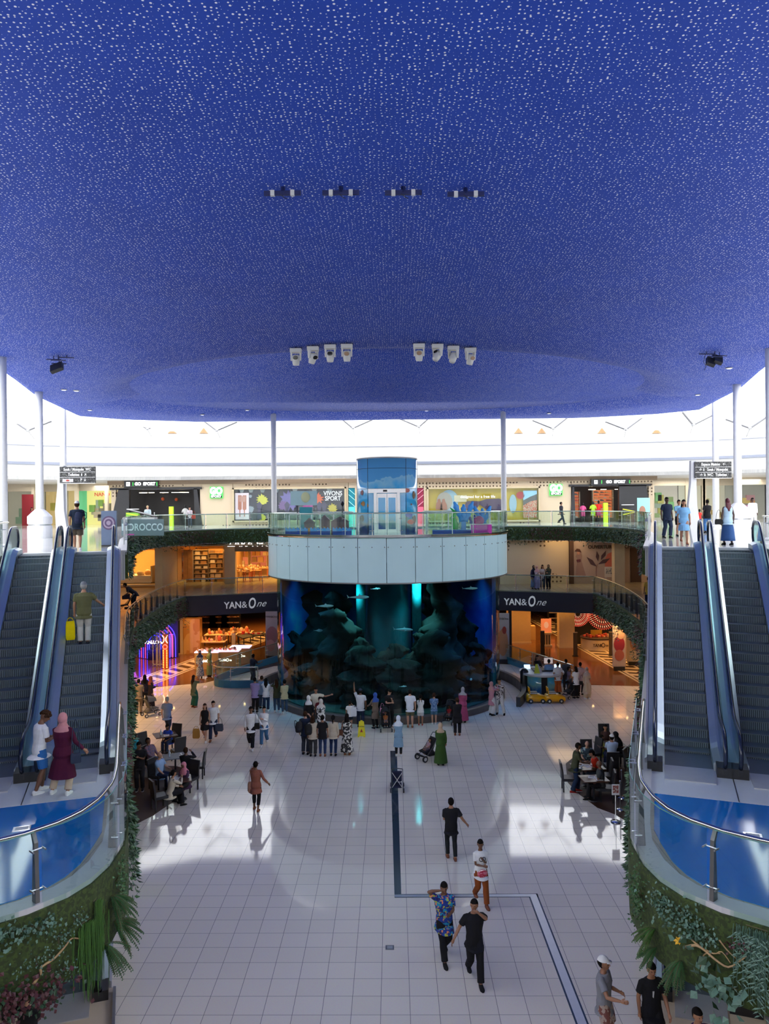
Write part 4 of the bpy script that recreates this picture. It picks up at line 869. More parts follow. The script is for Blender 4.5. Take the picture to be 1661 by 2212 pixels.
# shop windows with their backdrops
for nm, (a, t0, b_, b0), bg, lab in (('l', (505, 1052, 748, 1128), (.05, .05, .07), 'long display window with bright powder bursts and white slogan lettering, left of the lift'),
                                ('r', (922, 1051, 1164, 1128), (.60, .42, .03), 'long yellow display window with huge dark sunglasses, right of the lift')):
    A = AT(a, b0, YF); B = AT(b_, t0, YF); t = thing('display_window', lab, 'shop window', (A.x, YF, L2))
    m = MB(); frame(m, A.x, B.x, A.z, B.z, YF - .3, .14, .25); wobj('window_frame', m, mat('sand_frame', (.55, .45, .28), .4), t)
    m = MB(); m.bx(A.x, B.x, YF - .42, YF - .41, A.z, B.z); wobj('window_glass', m, WG, t)
    m = MB(); m.bx(A.x + .05, B.x - .05, YF - .2, YF - .12, A.z, B.z); wobj('backdrop', m, C_('window_backdrop_' + nm, bg), t)
    DW = t if nm == 'l' else None
    yb = YF - .24
    if nm == 'l':
        m = MB(); bxw(m, 508, 1065, 538, 1122, yb - .05, .03); bp = wobj('poster', m, C_('pale_pink_poster', (.80, .66, .70), .5, .25), t)
        for x in (518, 528): m = MB(); polyw(m, [(x - 4, 1070), (x + 4, 1070), (x + 4, 1100), (x + 1, 1102), (x + 1, 1116), (x - 1, 1116), (x - 1, 1102), (x - 4, 1100)], yb - .10); wobj('printed_leg', m, C_('salmon_print', (.55, .20, .12)), t)
        m = MB(); polyw(m, [(515, 1072), (531, 1072), (530, 1084), (516, 1084)], yb - .11); wobj('printed_hands', m, C_('skin_print', (.65, .33, .25)), t)
        for cx, cy_, r, c in ((566, 1080, 13, (.75, .70, .08)), (541, 1072, 4, (.35, .40, .45)), (541, 1100, 9, (.45, .03, .05)), (652, 1078, 16, (.45, .08, .30)), (665, 1094, 14, (.45, .06, .28)), (625, 1082, 22, (.20, .16, .42)), (684, 1077, 15, (.80, .13, .04)), (718, 1098, 11, (.62, .50, .06)), (566, 1118, 9, (.22, .22, .42)), (612, 1092, 12, (.22, .12, .30))):
            m = MB(); rr = random.Random(cx); k = 26; polyw(m, [(cx + r * (1 if i % 2 else .72) * rr.uniform(.8, 1.15) * math.cos(2 * PI * i / k), cy_ + r * (1 if i % 2 else .72) * rr.uniform(.8, 1.15) * math.sin(2 * PI * i / k)) for i in range(k)], yb - .05 - .002 * (cx % 7)); wobj('powder_burst', m, C_('powder_%d' % cx, c), t)
        for cx in (560, 690, 620, 700):
            m = MB(); polyw(m, [(cx - 5, 1122), (cx - 3, 1100), (cx - 6, 1090), (cx, 1083), (cx + 6, 1090), (cx + 3, 1100), (cx + 5, 1122)], yb - .09); wobj('printed_athlete', m, C_('athlete_print', (.08, .07, .13)), t)
        for cx in (515, 535, 560, 590, 630, 672, 705): m = MB(); polyw(m, [(cx, 1053), (cx + 14, 1053), (cx + 10, 1064), (cx + 4, 1064)], yb - .04); wobj('printed_rib', m, C_('pale_grey_print', (.35, .40, .42)), t)
        s_ = AT(719, 1069, yb).z - AT(719, 1079, yb).z
        for i, (w_, py) in enumerate((('VIVONS', 1066), ('SPORT', 1077))): text('slogan', w_, .55, C_('slogan_white', (.85, .85, .85), .5, .4), t, None, .01, .01, sx=.85).matrix_parent_inverse = t.matrix_basis.inverted(); p = AT(719, py, yb - .12); COL.objects[-1].matrix_basis = Matrix.Translation(p) @ Matrix.Rotation(PI / 2, 4, 'X')
    else:
        m = MB(); polyw(m, [(1003, 1094), (1008, 1083), (1022, 1082), (1036, 1083), (1050, 1078), (1078, 1077), (1092, 1083), (1090, 1095), (1082, 1103), (1054, 1104), (1044, 1096), (1036, 1090), (1030, 1098), (1012, 1104)], yb - .06); wobj('printed_sunglasses', m, C_('aubergine_print', (.05, .02, .07), .3), t)
        m = MB(); polyw(m, [(970 + 20 * math.cos(i * .3) * 1.0, 1082 + 24 * math.sin(i * .3)) for i in range(21)], yb - .03); wobj('printed_ring', m, C_('pale_blue_print', (.35, .55, .62)), t)
        m = MB(); polyw(m, [(960 + 17 * math.cos(i * .3), 1083 + 20 * math.sin(i * .3)) for i in range(21)], yb - .06); pr = wobj('printed_scene', m, C_('beach_print', (.42, .38, .30)), t)
        for cx in (947, 957): m = MB(); polyw(m, [(cx - 6, 1101), (cx - 5, 1088), (cx - 2, 1084), (cx - 2, 1079), (cx + 3, 1077), (cx + 5, 1084), (cx + 8, 1090), (cx + 9, 1101)], yb - .09); wobj('printed_bather', m, C_('tan_print', (.40, .16, .09)), t)
        m = MB(); bxw(m, 981, 1070, 1008, 1084, yb - .07, .03); wobj('print_panel', m, C_('cream_panel', (.75, .66, .40)), t)
        m = MB(); polyw(m, [(1108 + 8 * math.cos(i * .3), 1088 + 20 * math.sin(i * .3)) for i in range(21)], yb - .02); wobj('printed_ring', m, C_('pale_blue_print', (.35, .55, .62)), t)
        m = MB(); bxw(m, 1130, 1060, 1160, 1118, yb - .1, .03); wobj('poster', m, C_('sky_poster', (.30, .58, .75), .5, .2), t)
        m = MB(); polyw(m, [(1130, 1081), (1145, 1073), (1160, 1067), (1160, 1118), (1130, 1118)], yb - .14); wobj('printed_hill', m, C_('dark_hill_print', (.10, .11, .10)), t)
        m = MB(); polyw(m, [(1130, 1092), (1146, 1083), (1160, 1080), (1160, 1118), (1130, 1118)], yb - .17); wobj('printed_crowd', m, pattern('crowd_print', (.55, .28, .18), [(.6, .1, .05), (.6, .45, .3)], 8), t)
        m = MB(); polyw(m, [(1124 + 9 * math.cos(i * .35), 1070 + 8 * math.sin(i * .35)) for i in range(18)], yb - .13); wobj('brand_dot', m, C_('red_dot', (.45, .03, .03)), t)
        text('slogan', 'designed for a free life', .34, C_('slogan_white', (.85, .85, .85)), t).matrix_parent_inverse = t.matrix_basis.inverted(); COL.objects[-1].matrix_basis = Matrix.Translation(AT(1032, 1073, yb - .2)) @ Matrix.Rotation(PI / 2, 4, 'X')
for (a, b_, c1, c2, lab) in ((753, 767, (.01, .25, .32), (.10, .80, .80), 'narrow turquoise poster panel with slanting lines left of the lift'), (897, 915, (.30, .02, .06), (.85, .12, .20), 'narrow crimson and pink poster panel with slanting lines right of the lift')):
    t = thing('wall_poster', lab, 'poster', (AT((a + b_) / 2, 1100, YF).x, YF - .3, L2))
    m = MB(); bxw(m, a, 1054, b_, 1136, YF - .2, .05); wobj('panel', m, C_('poster_dark_%d' % a, c1), t)
    m = MB(); bxw(m, a, 1095, b_, 1136, YF - .26, .03); wobj('lower_field', m, C_('poster_bright_%d' % a, c2, .5, .2), t)
    for k, y in enumerate((1056, 1068, 1082)):
        sg = 1 if a < 800 else -1; x0 = a if sg > 0 else b_
        m = MB(); polyw(m, [(x0, y), (x0 + sg * 14, y + 12), (x0 + sg * 14, y + 13.2), (x0, y + 1.2)], YF - .29); wobj('slanted_line', m, C_('poster_line_%d' % a, tuple(min(1, q * 1.1 + .3) for q in c2), .5, .5), t)
# store entrances
def entrance(pts, lab, seed):
    (a, t0, b_, b0) = pts; A = AT(a, b0, YF); B = AT(b_, t0, YF); t = thing('store_entrance', lab, 'shopfront', (A.x, YF, L2)); yb = YF + 3.5
    m = MB(); m.bx(A.x - .1, B.x + .1, YF + 3.6, YF + 3.8, 8.8, 12.6); wobj('back_wall', m, C_('charcoal_wall', (.03, .028, .03)), t)
    m = MB(); m.plate([(A.x - .2, YF - .5, 8.8), (A.x + .55, YF - .5, B.z), (A.x + 1.5, YF - .5, B.z), (A.x + 1.5, YF - .5, 8.8)] if seed == 1 else [(A.x - .1, YF - .5, 8.8), (A.x + .1, YF - .5, B.z), (A.x + .25, YF - .5, B.z), (A.x + .35, YF - .5, 8.8)], (0, .4, 0)); wobj('side_panel', m, BLACK, t)
    m = MB(); m.plate([(B.x + .1, YF - .5, 8.8), (B.x - .3, YF - .5, B.z), (B.x - (.3 if seed == 1 else 2.4) - .3, YF - .5, B.z), (B.x - (.2 if seed == 1 else 2.4) - .3, YF - .5, 8.8)], (0, .4, 0)); wobj('side_panel', m, BLACK, t)
    m = MB(); m.bx(A.x - .2, B.x + .1, YF - .5, YF, B.z - .08, B.z + .1); wobj('lintel', m, BLACK, t)
    rr = random.Random(seed)
    for k in range(9):
        x = A.x + 1.8 + rr.random() * (B.x - A.x - 2.6); z = B.z - .35
        m = MB(); m.bx(x - .25, x + .25, YF + .6, YF + .7, z, z + .04); wobj('ceiling_spot', m, C_('spot_strip', (1, .9, .75), .5, 5), t)
    return A, B, t
A, B, t = entrance((247, 1055, 436, 1140), 'black framed left sports store entrance with dark interior and red balls', 1)
for x, z in ((352, 1078), (381, 1079)):
    q = thing('basketball', ['orange basketball on the left end of the rear shelf of the left sports store', 'orange basketball on the right end of the rear shelf of the left sports store'][x > 360], 'ball', AT(x, z, YF + 2.9)); m = MB(); m.ell((0, 0, 0), (.16, .16, .16)); obj('ball', m, C_('ball_orange', (.60, .10, .03)), q, True)
def shelf_unit(px0, px1, py0, py1, y, lab, rows, seed, colr, base=L2, lit=0, depth=.4, mw=(.25, .5), grp=None, nm='shoe', cat='shoe', back=(.05, .04, .04)):
    """a shelf bay and the countable goods that stand on it"""
    a = AT(px0, py1, y); b_ = AT(px1, py0, y); t = thing('shelving_unit', lab, 'shelving', (a.x, y, max(base, a.z)))
    m = MB(); m.bx(a.x, b_.x, y + depth - .04, y + depth, a.z, b_.z); wobj('back_panel', m, C_('shelf_back_%d' % int(back[0] * 99), back, .6, lit), t)
    zs = [a.z + (b_.z - a.z) * k / rows for k in range(rows + 1)]; proto = []
    for z in zs: m = MB(); m.bx(a.x, b_.x, y, y + depth, z - .03, z); wobj('shelf', m, C_('shelf_board', (.55, .40, .22)), t)
    for x in (a.x, b_.x): m = MB(); m.bx(x - .03, x + .03, y, y + depth, a.z, b_.z); wobj('upright', m, C_('shelf_upright', (.5, .42, .30)), t)
    rr = random.Random(seed)
    for z in zs[:-1]:
        x = a.x + .15
        while x < b_.x - .3:
            w = rr.uniform(*mw); h = rr.uniform(.35, .75) * (zs[1] - zs[0]); c = rr.choice(colr)
            o = MB(); 
            if nm == 'shoe': o.add([(0, 0, 0), (w, 0, 0), (w, .12, 0), (0, .12, 0), (0, 0, h * .8), (w * .45, 0, h * .8), (w, 0, h * .3), (0, .12, h * .8), (w * .45, .12, h * .8), (w, .12, h * .3)], [(3, 2, 1, 0), (0, 1, 6, 5, 4), (3, 7, 8, 9, 2), (4, 5, 8, 7), (5, 6, 9, 8), (1, 2, 9, 6), (0, 4, 7, 3)])
            else: o.bx(0, w, 0, depth * .7, 0, h); o.bx(.02, w - .02, .02, depth * .6, h, h + .03)
            ob = obj(nm, o, C_('goods_%02d%02d%02d' % tuple(int(q * 99) for q in c), c)); ob.location = (x, y + .06, z)
            tag(ob, grp, cat, grp); x += w + rr.uniform(.05, .25)
SH = [(.5, .08, .05), (.7, .35, .15), (.6, .6, .55), (.1, .1, .12), (.7, .2, .1)]
shelf_unit(1238, 1252, 1062, 1118, YF + 1.5, 'narrow lit shoe shelf at the left side of the right sports store', 8, 3, SH, grp='sports shoe on the lit shelves of the right sports store', lit=.8, back=(.45, .12, .05))
shelf_unit(1281, 1324, 1058, 1118, YF + 1.8, 'wide orange lit shoe wall inside the right sports store', 10, 4, SH, grp='sports shoe on the lit shelves of the right sports store', lit=.9, back=(.50, .14, .05))
A, B, t = entrance((1232, 1048, 1400, 1140), 'black framed right sports store entrance with lit shoe walls', 2)
def gosport(px0, py0, px1, py1, lab):
    a = AT(px0, py1, YF - .8); b_ = AT(px1, py0, YF - .8); c = (a + b_) / 2; w = b_.x - a.x; h = b_.z - a.z
    t = thing('store_sign', lab, 'store sign', M=face(c.x, c.y, c.z)); m = MB(); m.box((0, 0, -.1), (w, h, .2)); obj('sign_box', m, BLACK, t)
    wl = C_('sign_white', (.95, .95, .95), .5, 1.6); gr = C_('sign_green', (.05, .6, .08), .5, 1.2)
    text('lettering', 'GO  SPORT', h * .62, wl, t, Matrix.Translation((w * .12, 0, .02)), .01, .02, sx=.98)
    for x in (-.235, .47): m = MB(); m.box((x * w, 0, .015), (.06, h * .55, .02)); obj('green_bar', m, gr, t)
    m = MB(); m.box((-w * .38, 0, .015), (h * .55, h * .6, .02)); e_ = obj('emblem', m, wl, t); text('emblem_text', 'GO', h * .3, BLACK, t, Matrix.Translation((-w * .38, .03, .03)), .004, .01)
gosport(268, 1038, 341, 1053, 'long black illuminated sign reading GO SPORT over the left sports store entrance')
gosport(1277, 1034, 1362, 1048, 'long black illuminated sign reading GO SPORT over the right sports store entrance')
for cx, cy_, lab in ((467, 1064, 'square green-edged GO SPORT sign on the sand wall left of the display windows'), (1201, 1058, 'square green-edged GO SPORT sign on the sand wall right of the display windows')):
    c = AT(cx, cy_, YF - .5); t = thing('store_sign', lab, 'store sign', M=face(c.x, c.y, c.z))
    m = MB(); m.box((0, 0, -.08), (1.12, 1.0, .16)); obj('sign_box', m, C_('sign_green', (.05, .6, .08)), t); m = MB(); m.box((0, -.34, .02), (1.0, .26, .06)); obj('lower_band', m, BLACK, t)
    text('lettering', 'GO', .82, C_('sign_white', (.9, .9, .9)), t, Matrix.Translation((0, .12, .03)), .03, .05, sx=.85); text('lettering', 'SPORT', .26, C_('sign_white', (.9, .9, .9)), t, Matrix.Translation((0, -.34, .06)), .01, .01, sx=1.15)
# mannequins and display stands in the sports stores
def mannequin(px, py, y, h, c1, c2, lab):
    p = AT(px, py, y); t = thing('mannequin', lab, 'mannequin', (p.x, y, L2)); D_ = C_('mannequin_black', (.03, .03, .03))
    m = MB(); m.ell((0, 0, 1.62), (.09, .11, .13)); m.tube([(0, 0, 1.35), (0, 0, 1.55)], .05, 8); obj('head', m, D_, t, True)
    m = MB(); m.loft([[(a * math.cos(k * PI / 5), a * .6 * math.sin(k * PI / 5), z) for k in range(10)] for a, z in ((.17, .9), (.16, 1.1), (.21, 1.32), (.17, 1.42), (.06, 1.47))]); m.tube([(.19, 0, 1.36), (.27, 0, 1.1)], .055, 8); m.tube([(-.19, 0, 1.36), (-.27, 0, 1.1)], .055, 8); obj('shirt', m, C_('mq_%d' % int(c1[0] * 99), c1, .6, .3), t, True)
    m = MB(); m.tube([(.09, 0, .95), (.10, 0, .5)], [.10, .11], 8); m.tube([(-.09, 0, .95), (-.10, 0, .5)], [.10, .11], 8); m.ell((0, 0, .93), (.17, .11, .1)); obj('shorts', m, C_('mqs_%d' % int(c2[0] * 99), c2), t, True)
    m = MB(); m.tube([(.10, 0, .5), (.11, 0, .03)], [.055, .04], 8); m.tube([(-.10, 0, .5), (-.11, 0, .03)], [.055, .04], 8); m.cyl((0, 0, 0), .25, .03); obj('legs', m, D_, t, True); t.scale = (h,) * 3
for a in [(1259, 1100, 69, 1, (.7, .10, .30), (.7, .1, .3), 'black mannequin in a pink top at the right sports store'), (1281, 1100, 68.8, 1.05, (.45, .75, .05), (.4, .7, .05), 'mannequin in a lime green kit at the right sports store'), (1293, 1100, 69.2, 1.1, (.8, .03, .02), (.7, .02, .02), 'mannequin in a red kit at the right sports store'),
          (400, 1100, 69, 1.05, (.6, .6, .6), (.05, .05, .05), 'mannequin in a pale top at the left sports store'), (1350, 1100, 69.2, 1.0, (.05, .05, .05), (.05, .05, .05), 'all black mannequin at the right sports store')]: mannequin(*a)
for px, c, lab in ((370, (.45, .75, .02), 'narrow lime yellow display pillar in the left sports store'), (1308, (.50, .78, .02), 'narrow lime yellow display pillar before the right sports store')):
    p = AT(px, 1100, YF - 1.5); t = thing('display_pillar', lab, 'display pillar', (p.x, p.y, L2)); m = MB(); m.box((0, 0, .85), (.34, .3, 1.7)); obj('body', m, C_('lime_panel', c, .5, .3), t); m = MB(); m.box((0, 0, 1.71), (.38, .34, .03)); obj('cap', m, BLACK, t)
for px, lab in ((287, 'green promotion table with slanted yellow bars at the left sports store'), (1356, 'black promotion stand with yellow chevrons at the right sports store')):
    p = AT(px, 1100, YF - 1.2); t = thing('promotion_stand', lab, 'stand', (p.x, p.y, L2)); m = MB(); m.box((0, 0, .6), (1.1, .4, 1.2)); obj('body', m, C_('green_board', (.15, .35, .03), .5, .2) if px < 800 else BLACK, t)
    for k in (0, 1): m = MB(); m.box((0, -.22, .75 + .28 * k), (1.0, .03, .07), R=Matrix.Rotation(-.2 + .4 * k, 3, 'Y')); obj('yellow_bar', m, C_('bar_yellow', (.7, .7, .02), .5, .4), t)
    m = MB(); m.box((0, 0, 1.5), (1.0, .3, .06)); obj('top', m, WHITE, t)
# side shops of the top floor (far left and far right)
def side_shop(px0, px1, y, lab, wall, glow, items, nm, sign=None, scol=(.9, .9, .9)):
    a = AT(px0, 1130, y).x; b_ = AT(px1, 1130, y).x; t = thing('shopfront', lab, 'shopfront', ((a + b_) / 2, y, L2)); h = 3.3
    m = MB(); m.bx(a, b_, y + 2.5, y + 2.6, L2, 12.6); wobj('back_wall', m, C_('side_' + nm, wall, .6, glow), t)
    m = MB(); m.bx(a, b_, y, y + .25, L2 + h, 12.8); wobj('fascia', m, C_('side_fascia', (.66, .58, .45)), t)
    m = MB(); m.bx(a + .1, b_ - .1, y + .1, y + .12, L2, L2 + h); wobj('glass_front', m, WG, t)
    for x in (a, b_): m = MB(); m.bx(x - .15, x + .15, y - .05, y + .3, L2, 12.8); wobj('pilaster', m, C_('side_pil', (.70, .62, .48)), t)
    rr = random.Random(nm)
    for k in range(items):
        x = rr.uniform(a + .6, b_ - .6); z = L2 + rr.uniform(0, 1.9); w = rr.uniform(.3, .8)
        m = MB(); m.bx(x - w / 2, x + w / 2, y + 2.0 + .05 * (k % 5), y + 2.4, z, z + rr.uniform(.3, .9)); wobj('display_block', m, C_('disp_%s%d' % (nm, k % 4), (rr.uniform(.3, .9), rr.uniform(.3, .8), rr.uniform(.1, .6))), t)
    if sign: o = text('sign_lettering', sign, .5, C_('sign_' + nm, scol, .5, .6), t, None, .02, .01); o.matrix_parent_inverse = t.matrix_basis.inverted(); o.matrix_basis = Matrix.Translation(((a + b_) / 2, y - .02, L2 + h - .35)) @ Matrix.Rotation(PI / 2, 4, 'X')
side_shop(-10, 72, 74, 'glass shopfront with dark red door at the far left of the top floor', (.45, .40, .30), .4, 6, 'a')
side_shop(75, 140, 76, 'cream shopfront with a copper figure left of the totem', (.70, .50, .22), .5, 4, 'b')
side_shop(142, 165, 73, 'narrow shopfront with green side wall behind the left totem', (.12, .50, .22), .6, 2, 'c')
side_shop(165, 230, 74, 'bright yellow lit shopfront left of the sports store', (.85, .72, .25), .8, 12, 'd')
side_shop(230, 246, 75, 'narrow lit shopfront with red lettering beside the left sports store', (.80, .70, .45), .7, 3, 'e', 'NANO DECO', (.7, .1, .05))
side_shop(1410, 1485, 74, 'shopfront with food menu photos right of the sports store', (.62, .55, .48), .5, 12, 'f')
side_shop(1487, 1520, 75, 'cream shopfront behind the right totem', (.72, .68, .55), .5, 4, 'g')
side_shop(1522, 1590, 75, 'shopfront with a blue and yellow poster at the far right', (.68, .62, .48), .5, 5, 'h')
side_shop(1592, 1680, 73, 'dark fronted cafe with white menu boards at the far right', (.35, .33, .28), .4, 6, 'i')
for x, c, lab in ((60, (.22, .01, .02), 'dark red door panel at the far left of the top floor'),):
    p = AT(x, 1100, 73.6); t = thing('door_leaf', lab, 'door', (p.x, 73.6, L2)); m = MB(); m.box((0, 0, 1.5), (1.1, .08, 3.0)); obj('panel', m, C_('dark_red', c), t); m = MB(); m.tube([(.4, -.08, 1.0), (.4, -.08, 1.5)], .02, 6); obj('handle', m, STEEL, t)
# ------------------------------------------------------------------ middle floor: home store on the left, hoarding on the right
ORW = C_('warm_wall', (.62, .42, .20))
zt = 7.45
def wall_(nm, x0, x1, y0, y1, z0=L1, z1=zt + .4, mt=CREAM): m = MB(); m.bx(x0, x1, y0, y1, z0, z1); return obj(nm, m, mt, kind='structure')
X = lambda px, y, py=1250: AT(px, py, y).x
wall_('wall_home_store', X(485, 59), X(508, 59), 59, 59.6); wall_('wall_home_store', X(329, 55), X(378, 58.8), 55.6, 59.4); wall_('wall_home_store', -30, -2, 67, 67.3, mt=ORW); wall_('wall_home_store', X(485, 60), X(485, 60) + .15, 59.6, 67, mt=ORW)
wall_('wall_home_store', X(378, 59) - .1, X(378, 59) + .1, 59.4, 67, mt=ORW); wall_('wall_home_store', -26, X(378, 59) - .1, 61.5, 61.7, mt=ORW); wall_('wall_home_store', -26.2, -26, 50, 62, mt=CREAM)
m = MB(); m.bx(-26, -2, 57.8, 67, zt, zt + .1); obj('ceiling', m, C_('shop_ceiling', (.75, .65, .5)), kind='structure')
m = MB(); m.bx(X(508, 58.6), X(600, 58.6), 58.5, 58.8, 7.0, zt + .4)
t = thing('store_sign_band', 'taupe sign band reading ZARA HOME over the middle floor entrance', 'store sign', (X(508, 58.6), 58.6, 7.2)); wobj('panel', m, C_('taupe_band', (.22, .17, .12)), t)
o = text('lettering', 'ZARA HOME', .62, C_('sign_white', (.9, .9, .9)), t, None, .02, .0, sx=1.25); o.matrix_parent_inverse = t.matrix_basis.inverted(); o.matrix_basis = Matrix.Translation(AT(553, 1175, 58.45)) @ Matrix.Rotation(PI / 2, 4, 'X')
LN = [(.75, .66, .52), (.62, .50, .34), (.55, .34, .15), (.80, .74, .62), (.30, .20, .12), (.45, .25, .10)]
g1 = 'folded linen and baskets on the tall shelves of the home store'
shelf_unit(382, 397, 1188, 1258, 60.6, 'narrow lit shelf bay at the left of the home store window', 6, 11, LN, base=L1, grp=g1, nm='folded_linen', cat='linen', back=(.5, .3, .12))
shelf_unit(417, 449, 1188, 1258, 60.6, 'middle shelf bay of towels in the home store window', 7, 12, LN, base=L1, grp=g1, nm='folded_linen', cat='linen', back=(.55, .34, .14))
shelf_unit(450, 482, 1184, 1258, 60.6, 'right shelf bay of books and cushions in the home store window', 7, 13, LN, base=L1, grp=g1, nm='folded_linen', cat='linen', back=(.60, .38, .16))
p0 = AT(397, 1258, 60.7); p1 = AT(416, 1188, 60.7); t = thing('wooden_cabinet', 'tall oak wardrobe between the home store shelf bays', 'cabinet', (p0.x, 60.7, L1)); m = MB(); m.bx(p0.x, p1.x, 60.6, 61.0, p0.z, p1.z); wobj('body', m, WOOD, t)
for k in (0, 1): x = p0.x + (p1.x - p0.x) * (.02 + .49 * k); m = MB(); m.bx(x, x + (p1.x - p0.x) * .46, 60.56, 60.6, p0.z + .05, p1.z - .05); wobj('door', m, WOOD, t)
def table(x, y, z, w, d, h, lab, top, legm, grp=None, name='table', cat='table', r=None):
    t = thing(name, lab, cat, (x, y, z), r or 0, grp); m = MB(); m.box((0, 0, h - .02), (w, d, .04)); obj('table_top', m, top, t)
    for a in (-1, 1):
        for b_ in (-1, 1): m = MB(); m.box((a * (w / 2 - .06), b_ * (d / 2 - .06), (h - .04) / 2), (.06, .06, h - .04)); obj('leg', m, legm, t)
    return t
def goods(x, y, z, w, d, n, nm, cat, grp, cols, s=(.08, .25), hh=(.06, .25), round_=False):
    for k in range(n):
        a = rnd.uniform(*s); h = rnd.uniform(*hh); m = MB()
        if round_: m.lathe([(a * .35, 0), (a * .5, h * .4), (a * .42, h * .8), (a * .2, h)], n=8)
        else: m.bx(-a / 2, a / 2, -a / 2, a / 2, 0, h)
        o = obj(nm, m, C_('goods_%02d%02d%02d' % tuple(int(q * 99) for q in cols[k % len(cols)]), cols[k % len(cols)])); o.location = (x + (k + .5) / n * w - w / 2, y + rnd.uniform(-d / 2, d / 2) * .75, z + .001); o.rotation_euler.z = rnd.random() if not round_ else 0
        tag(o, grp, cat, grp)
for i, (px, y, w) in enumerate(((522, 60.5, 1.6), (545, 61.2, 1.4), (560, 63.5, 1.6), (530, 64.5, 1.5))):
    q = AT(px, 1250, y); lab = ['front left display table of the home store entrance', 'front right display table of the home store entrance', 'rear right display table inside the home store', 'rear left display table inside the home store'][i]
    table(q.x, y, L1, w, .9, .85, lab, WOOD, C_('copper_leg', (.45, .12, .04))); goods(q.x, y, L1 + .85, w * .9, .8, 9, 'tableware', 'tableware', 'tableware piled on the home store display tables', LN, round_=True)
shelf_unit(512, 536, 1186, 1236, 66.2, 'rear wall shelf at the left inside the home store', 3, 15, LN, base=L1, grp='boxes on the rear shelves of the home store', nm='storage_box', cat='box', back=(.5, .25, .1))
shelf_unit(540, 576, 1186, 1228, 66.3, 'rear wall shelf at the right inside the home store', 3, 16, LN, base=L1, grp='boxes on the rear shelves of the home store', nm='storage_box', cat='box', back=(.45, .2, .1))
# bed display
bx_, by_ = X(283, 57.5), 57.9
t = thing('display_platform', 'low white platform under the display bed', 'platform', (bx_, by_, L1)); m = MB(); m.box((-.2, .3, .12), (5.0, 3.4, .24)); obj('platform', m, C_('cream_platform', (.7, .6, .45)), t); m = MB(); m.box((-.2, -1.42, .06), (5.02, .04, .12)); obj('skirting', m, WOOD, t)
t = thing('bed', 'made-up cream bed with ochre throw in the home store corner', 'bed', (bx_ - .2, by_ + .2, L1 + .24)); m = MB(); m.box((0, 0, .2), (3.6, 1.9, .32)); obj('bed_base', m, C_('cream_linen', (.75, .68, .55)), t)
m = MB(); m.box((0, 0, .46), (3.5, 1.85, .24)); obj('duvet', m, C_('white_linen', (.85, .80, .70)), t); m = MB(); m.box((-.9, 0, .60), (1.5, 1.88, .05)); obj('throw', m, C_('ochre_throw', (.60, .40, .15)), t); m = MB(); m.box((1.85, 0, .7), (.12, 1.9, 1.2)); obj('headboard', m, C_('cream_linen', (.75, .68, .55)), t)
for i, (x, y, c) in enumerate(((.9, -.5, (.75, .55, .30)), (1.35, -.1, (.62, .34, .12)), (1.2, .5, (.85, .8, .7)))):
    q = thing('pillow', ['front beige pillow on the display bed', 'tan pillow against the headboard', 'white pillow at the back of the display bed'][i], 'pillow', (bx_ - .2 + x, by_ + .2 + y, L1 + .92)); m = MB(); m.ell((0, 0, 0), (.32, .3, .22), R=Matrix.Rotation(.6, 3, 'Y')); obj('cushion', m, C_('pillow_%d' % i, c), q, True); m = MB(); m.tube([(.3 * math.cos(a), .28 * math.sin(a), -.14 * math.cos(a)) for a in [k * PI / 6 for k in range(13)]], .012, 4); obj('piping', m, C_('cream_linen', (.75, .68, .55)), q)
# right side of the middle floor
PERF = CLADW
m = MB(); a = X(1080, 57); b_ = X(1229, 57); m.bx(a, b_, 57, 57.25, L1, 7.8); obj('wall_perforated', m, PERF, kind='structure')
wall_('wall_middle_right', X(1230, 57) + .0, X(1231, 57) + .25, 56.8, 57.3, mt=C_('dark_brown_post', (.08, .04, .03)))
A = AT(1234, 1262, 57); B = AT(1327, 1178, 57); t = thing('hoarding', 'shop hoarding with a printed woman, dark leaves and the words OUVERTURE PROCHAINE', 'hoarding', (A.x, 57, L1)); m = MB(); m.bx(A.x, B.x, 57, 57.1, L1, 7.8); wobj('board', m, C_('dusty_pink_board', (.46, .36, .33)), t)
def hp(pts, nm, c, k=1): m = MB(); polyw(m, pts, 57 - .03 * k, .02); return wobj(nm, m, C_('hoard_' + nm, c), t)
hp([(1244, 1247), (1245, 1225), (1248, 1210), (1244, 1202), (1248, 1192), (1254, 1190), (1257, 1200), (1256, 1212), (1262, 1232), (1267, 1247)], 'printed_dress', (.33, .22, .22)); hp([(1241, 1191), (1246, 1185), (1252, 1186), (1256, 1193)], 'printed_hat', (.10, .04, .04), 2); hp([(1246, 1191), (1253, 1191), (1252, 1198), (1247, 1198)], 'printed_face', (.5, .25, .18), 2); hp([(1245, 1209), (1254, 1208), (1254, 1213), (1246, 1214)], 'printed_sash', (.12, .03, .05), 2)
for q in (((1267, 1203), (1280, 1210), (1289, 1224), (1276, 1219)), ((1289, 1190), (1294, 1200), (1292, 1213), (1287, 1203)), ((1309, 1189), (1308, 1200), (1298, 1210), (1299, 1200)), ((1318, 1206), (1308, 1216), (1292, 1219), (1302, 1209))): hp(q, 'printed_leaf', (.09, .05, .07))
hp([(1287, 1248), (1287, 1226), (1290, 1218), (1291, 1219), (1289, 1226), (1288.5, 1248)], 'printed_stalk', (.30, .18, .16)); hp([(1307, 1242), (1307, 1208), (1312, 1197), (1320, 1193), (1325, 1192), (1325, 1242)], 'printed_arch', (.60, .16, .11), .5)
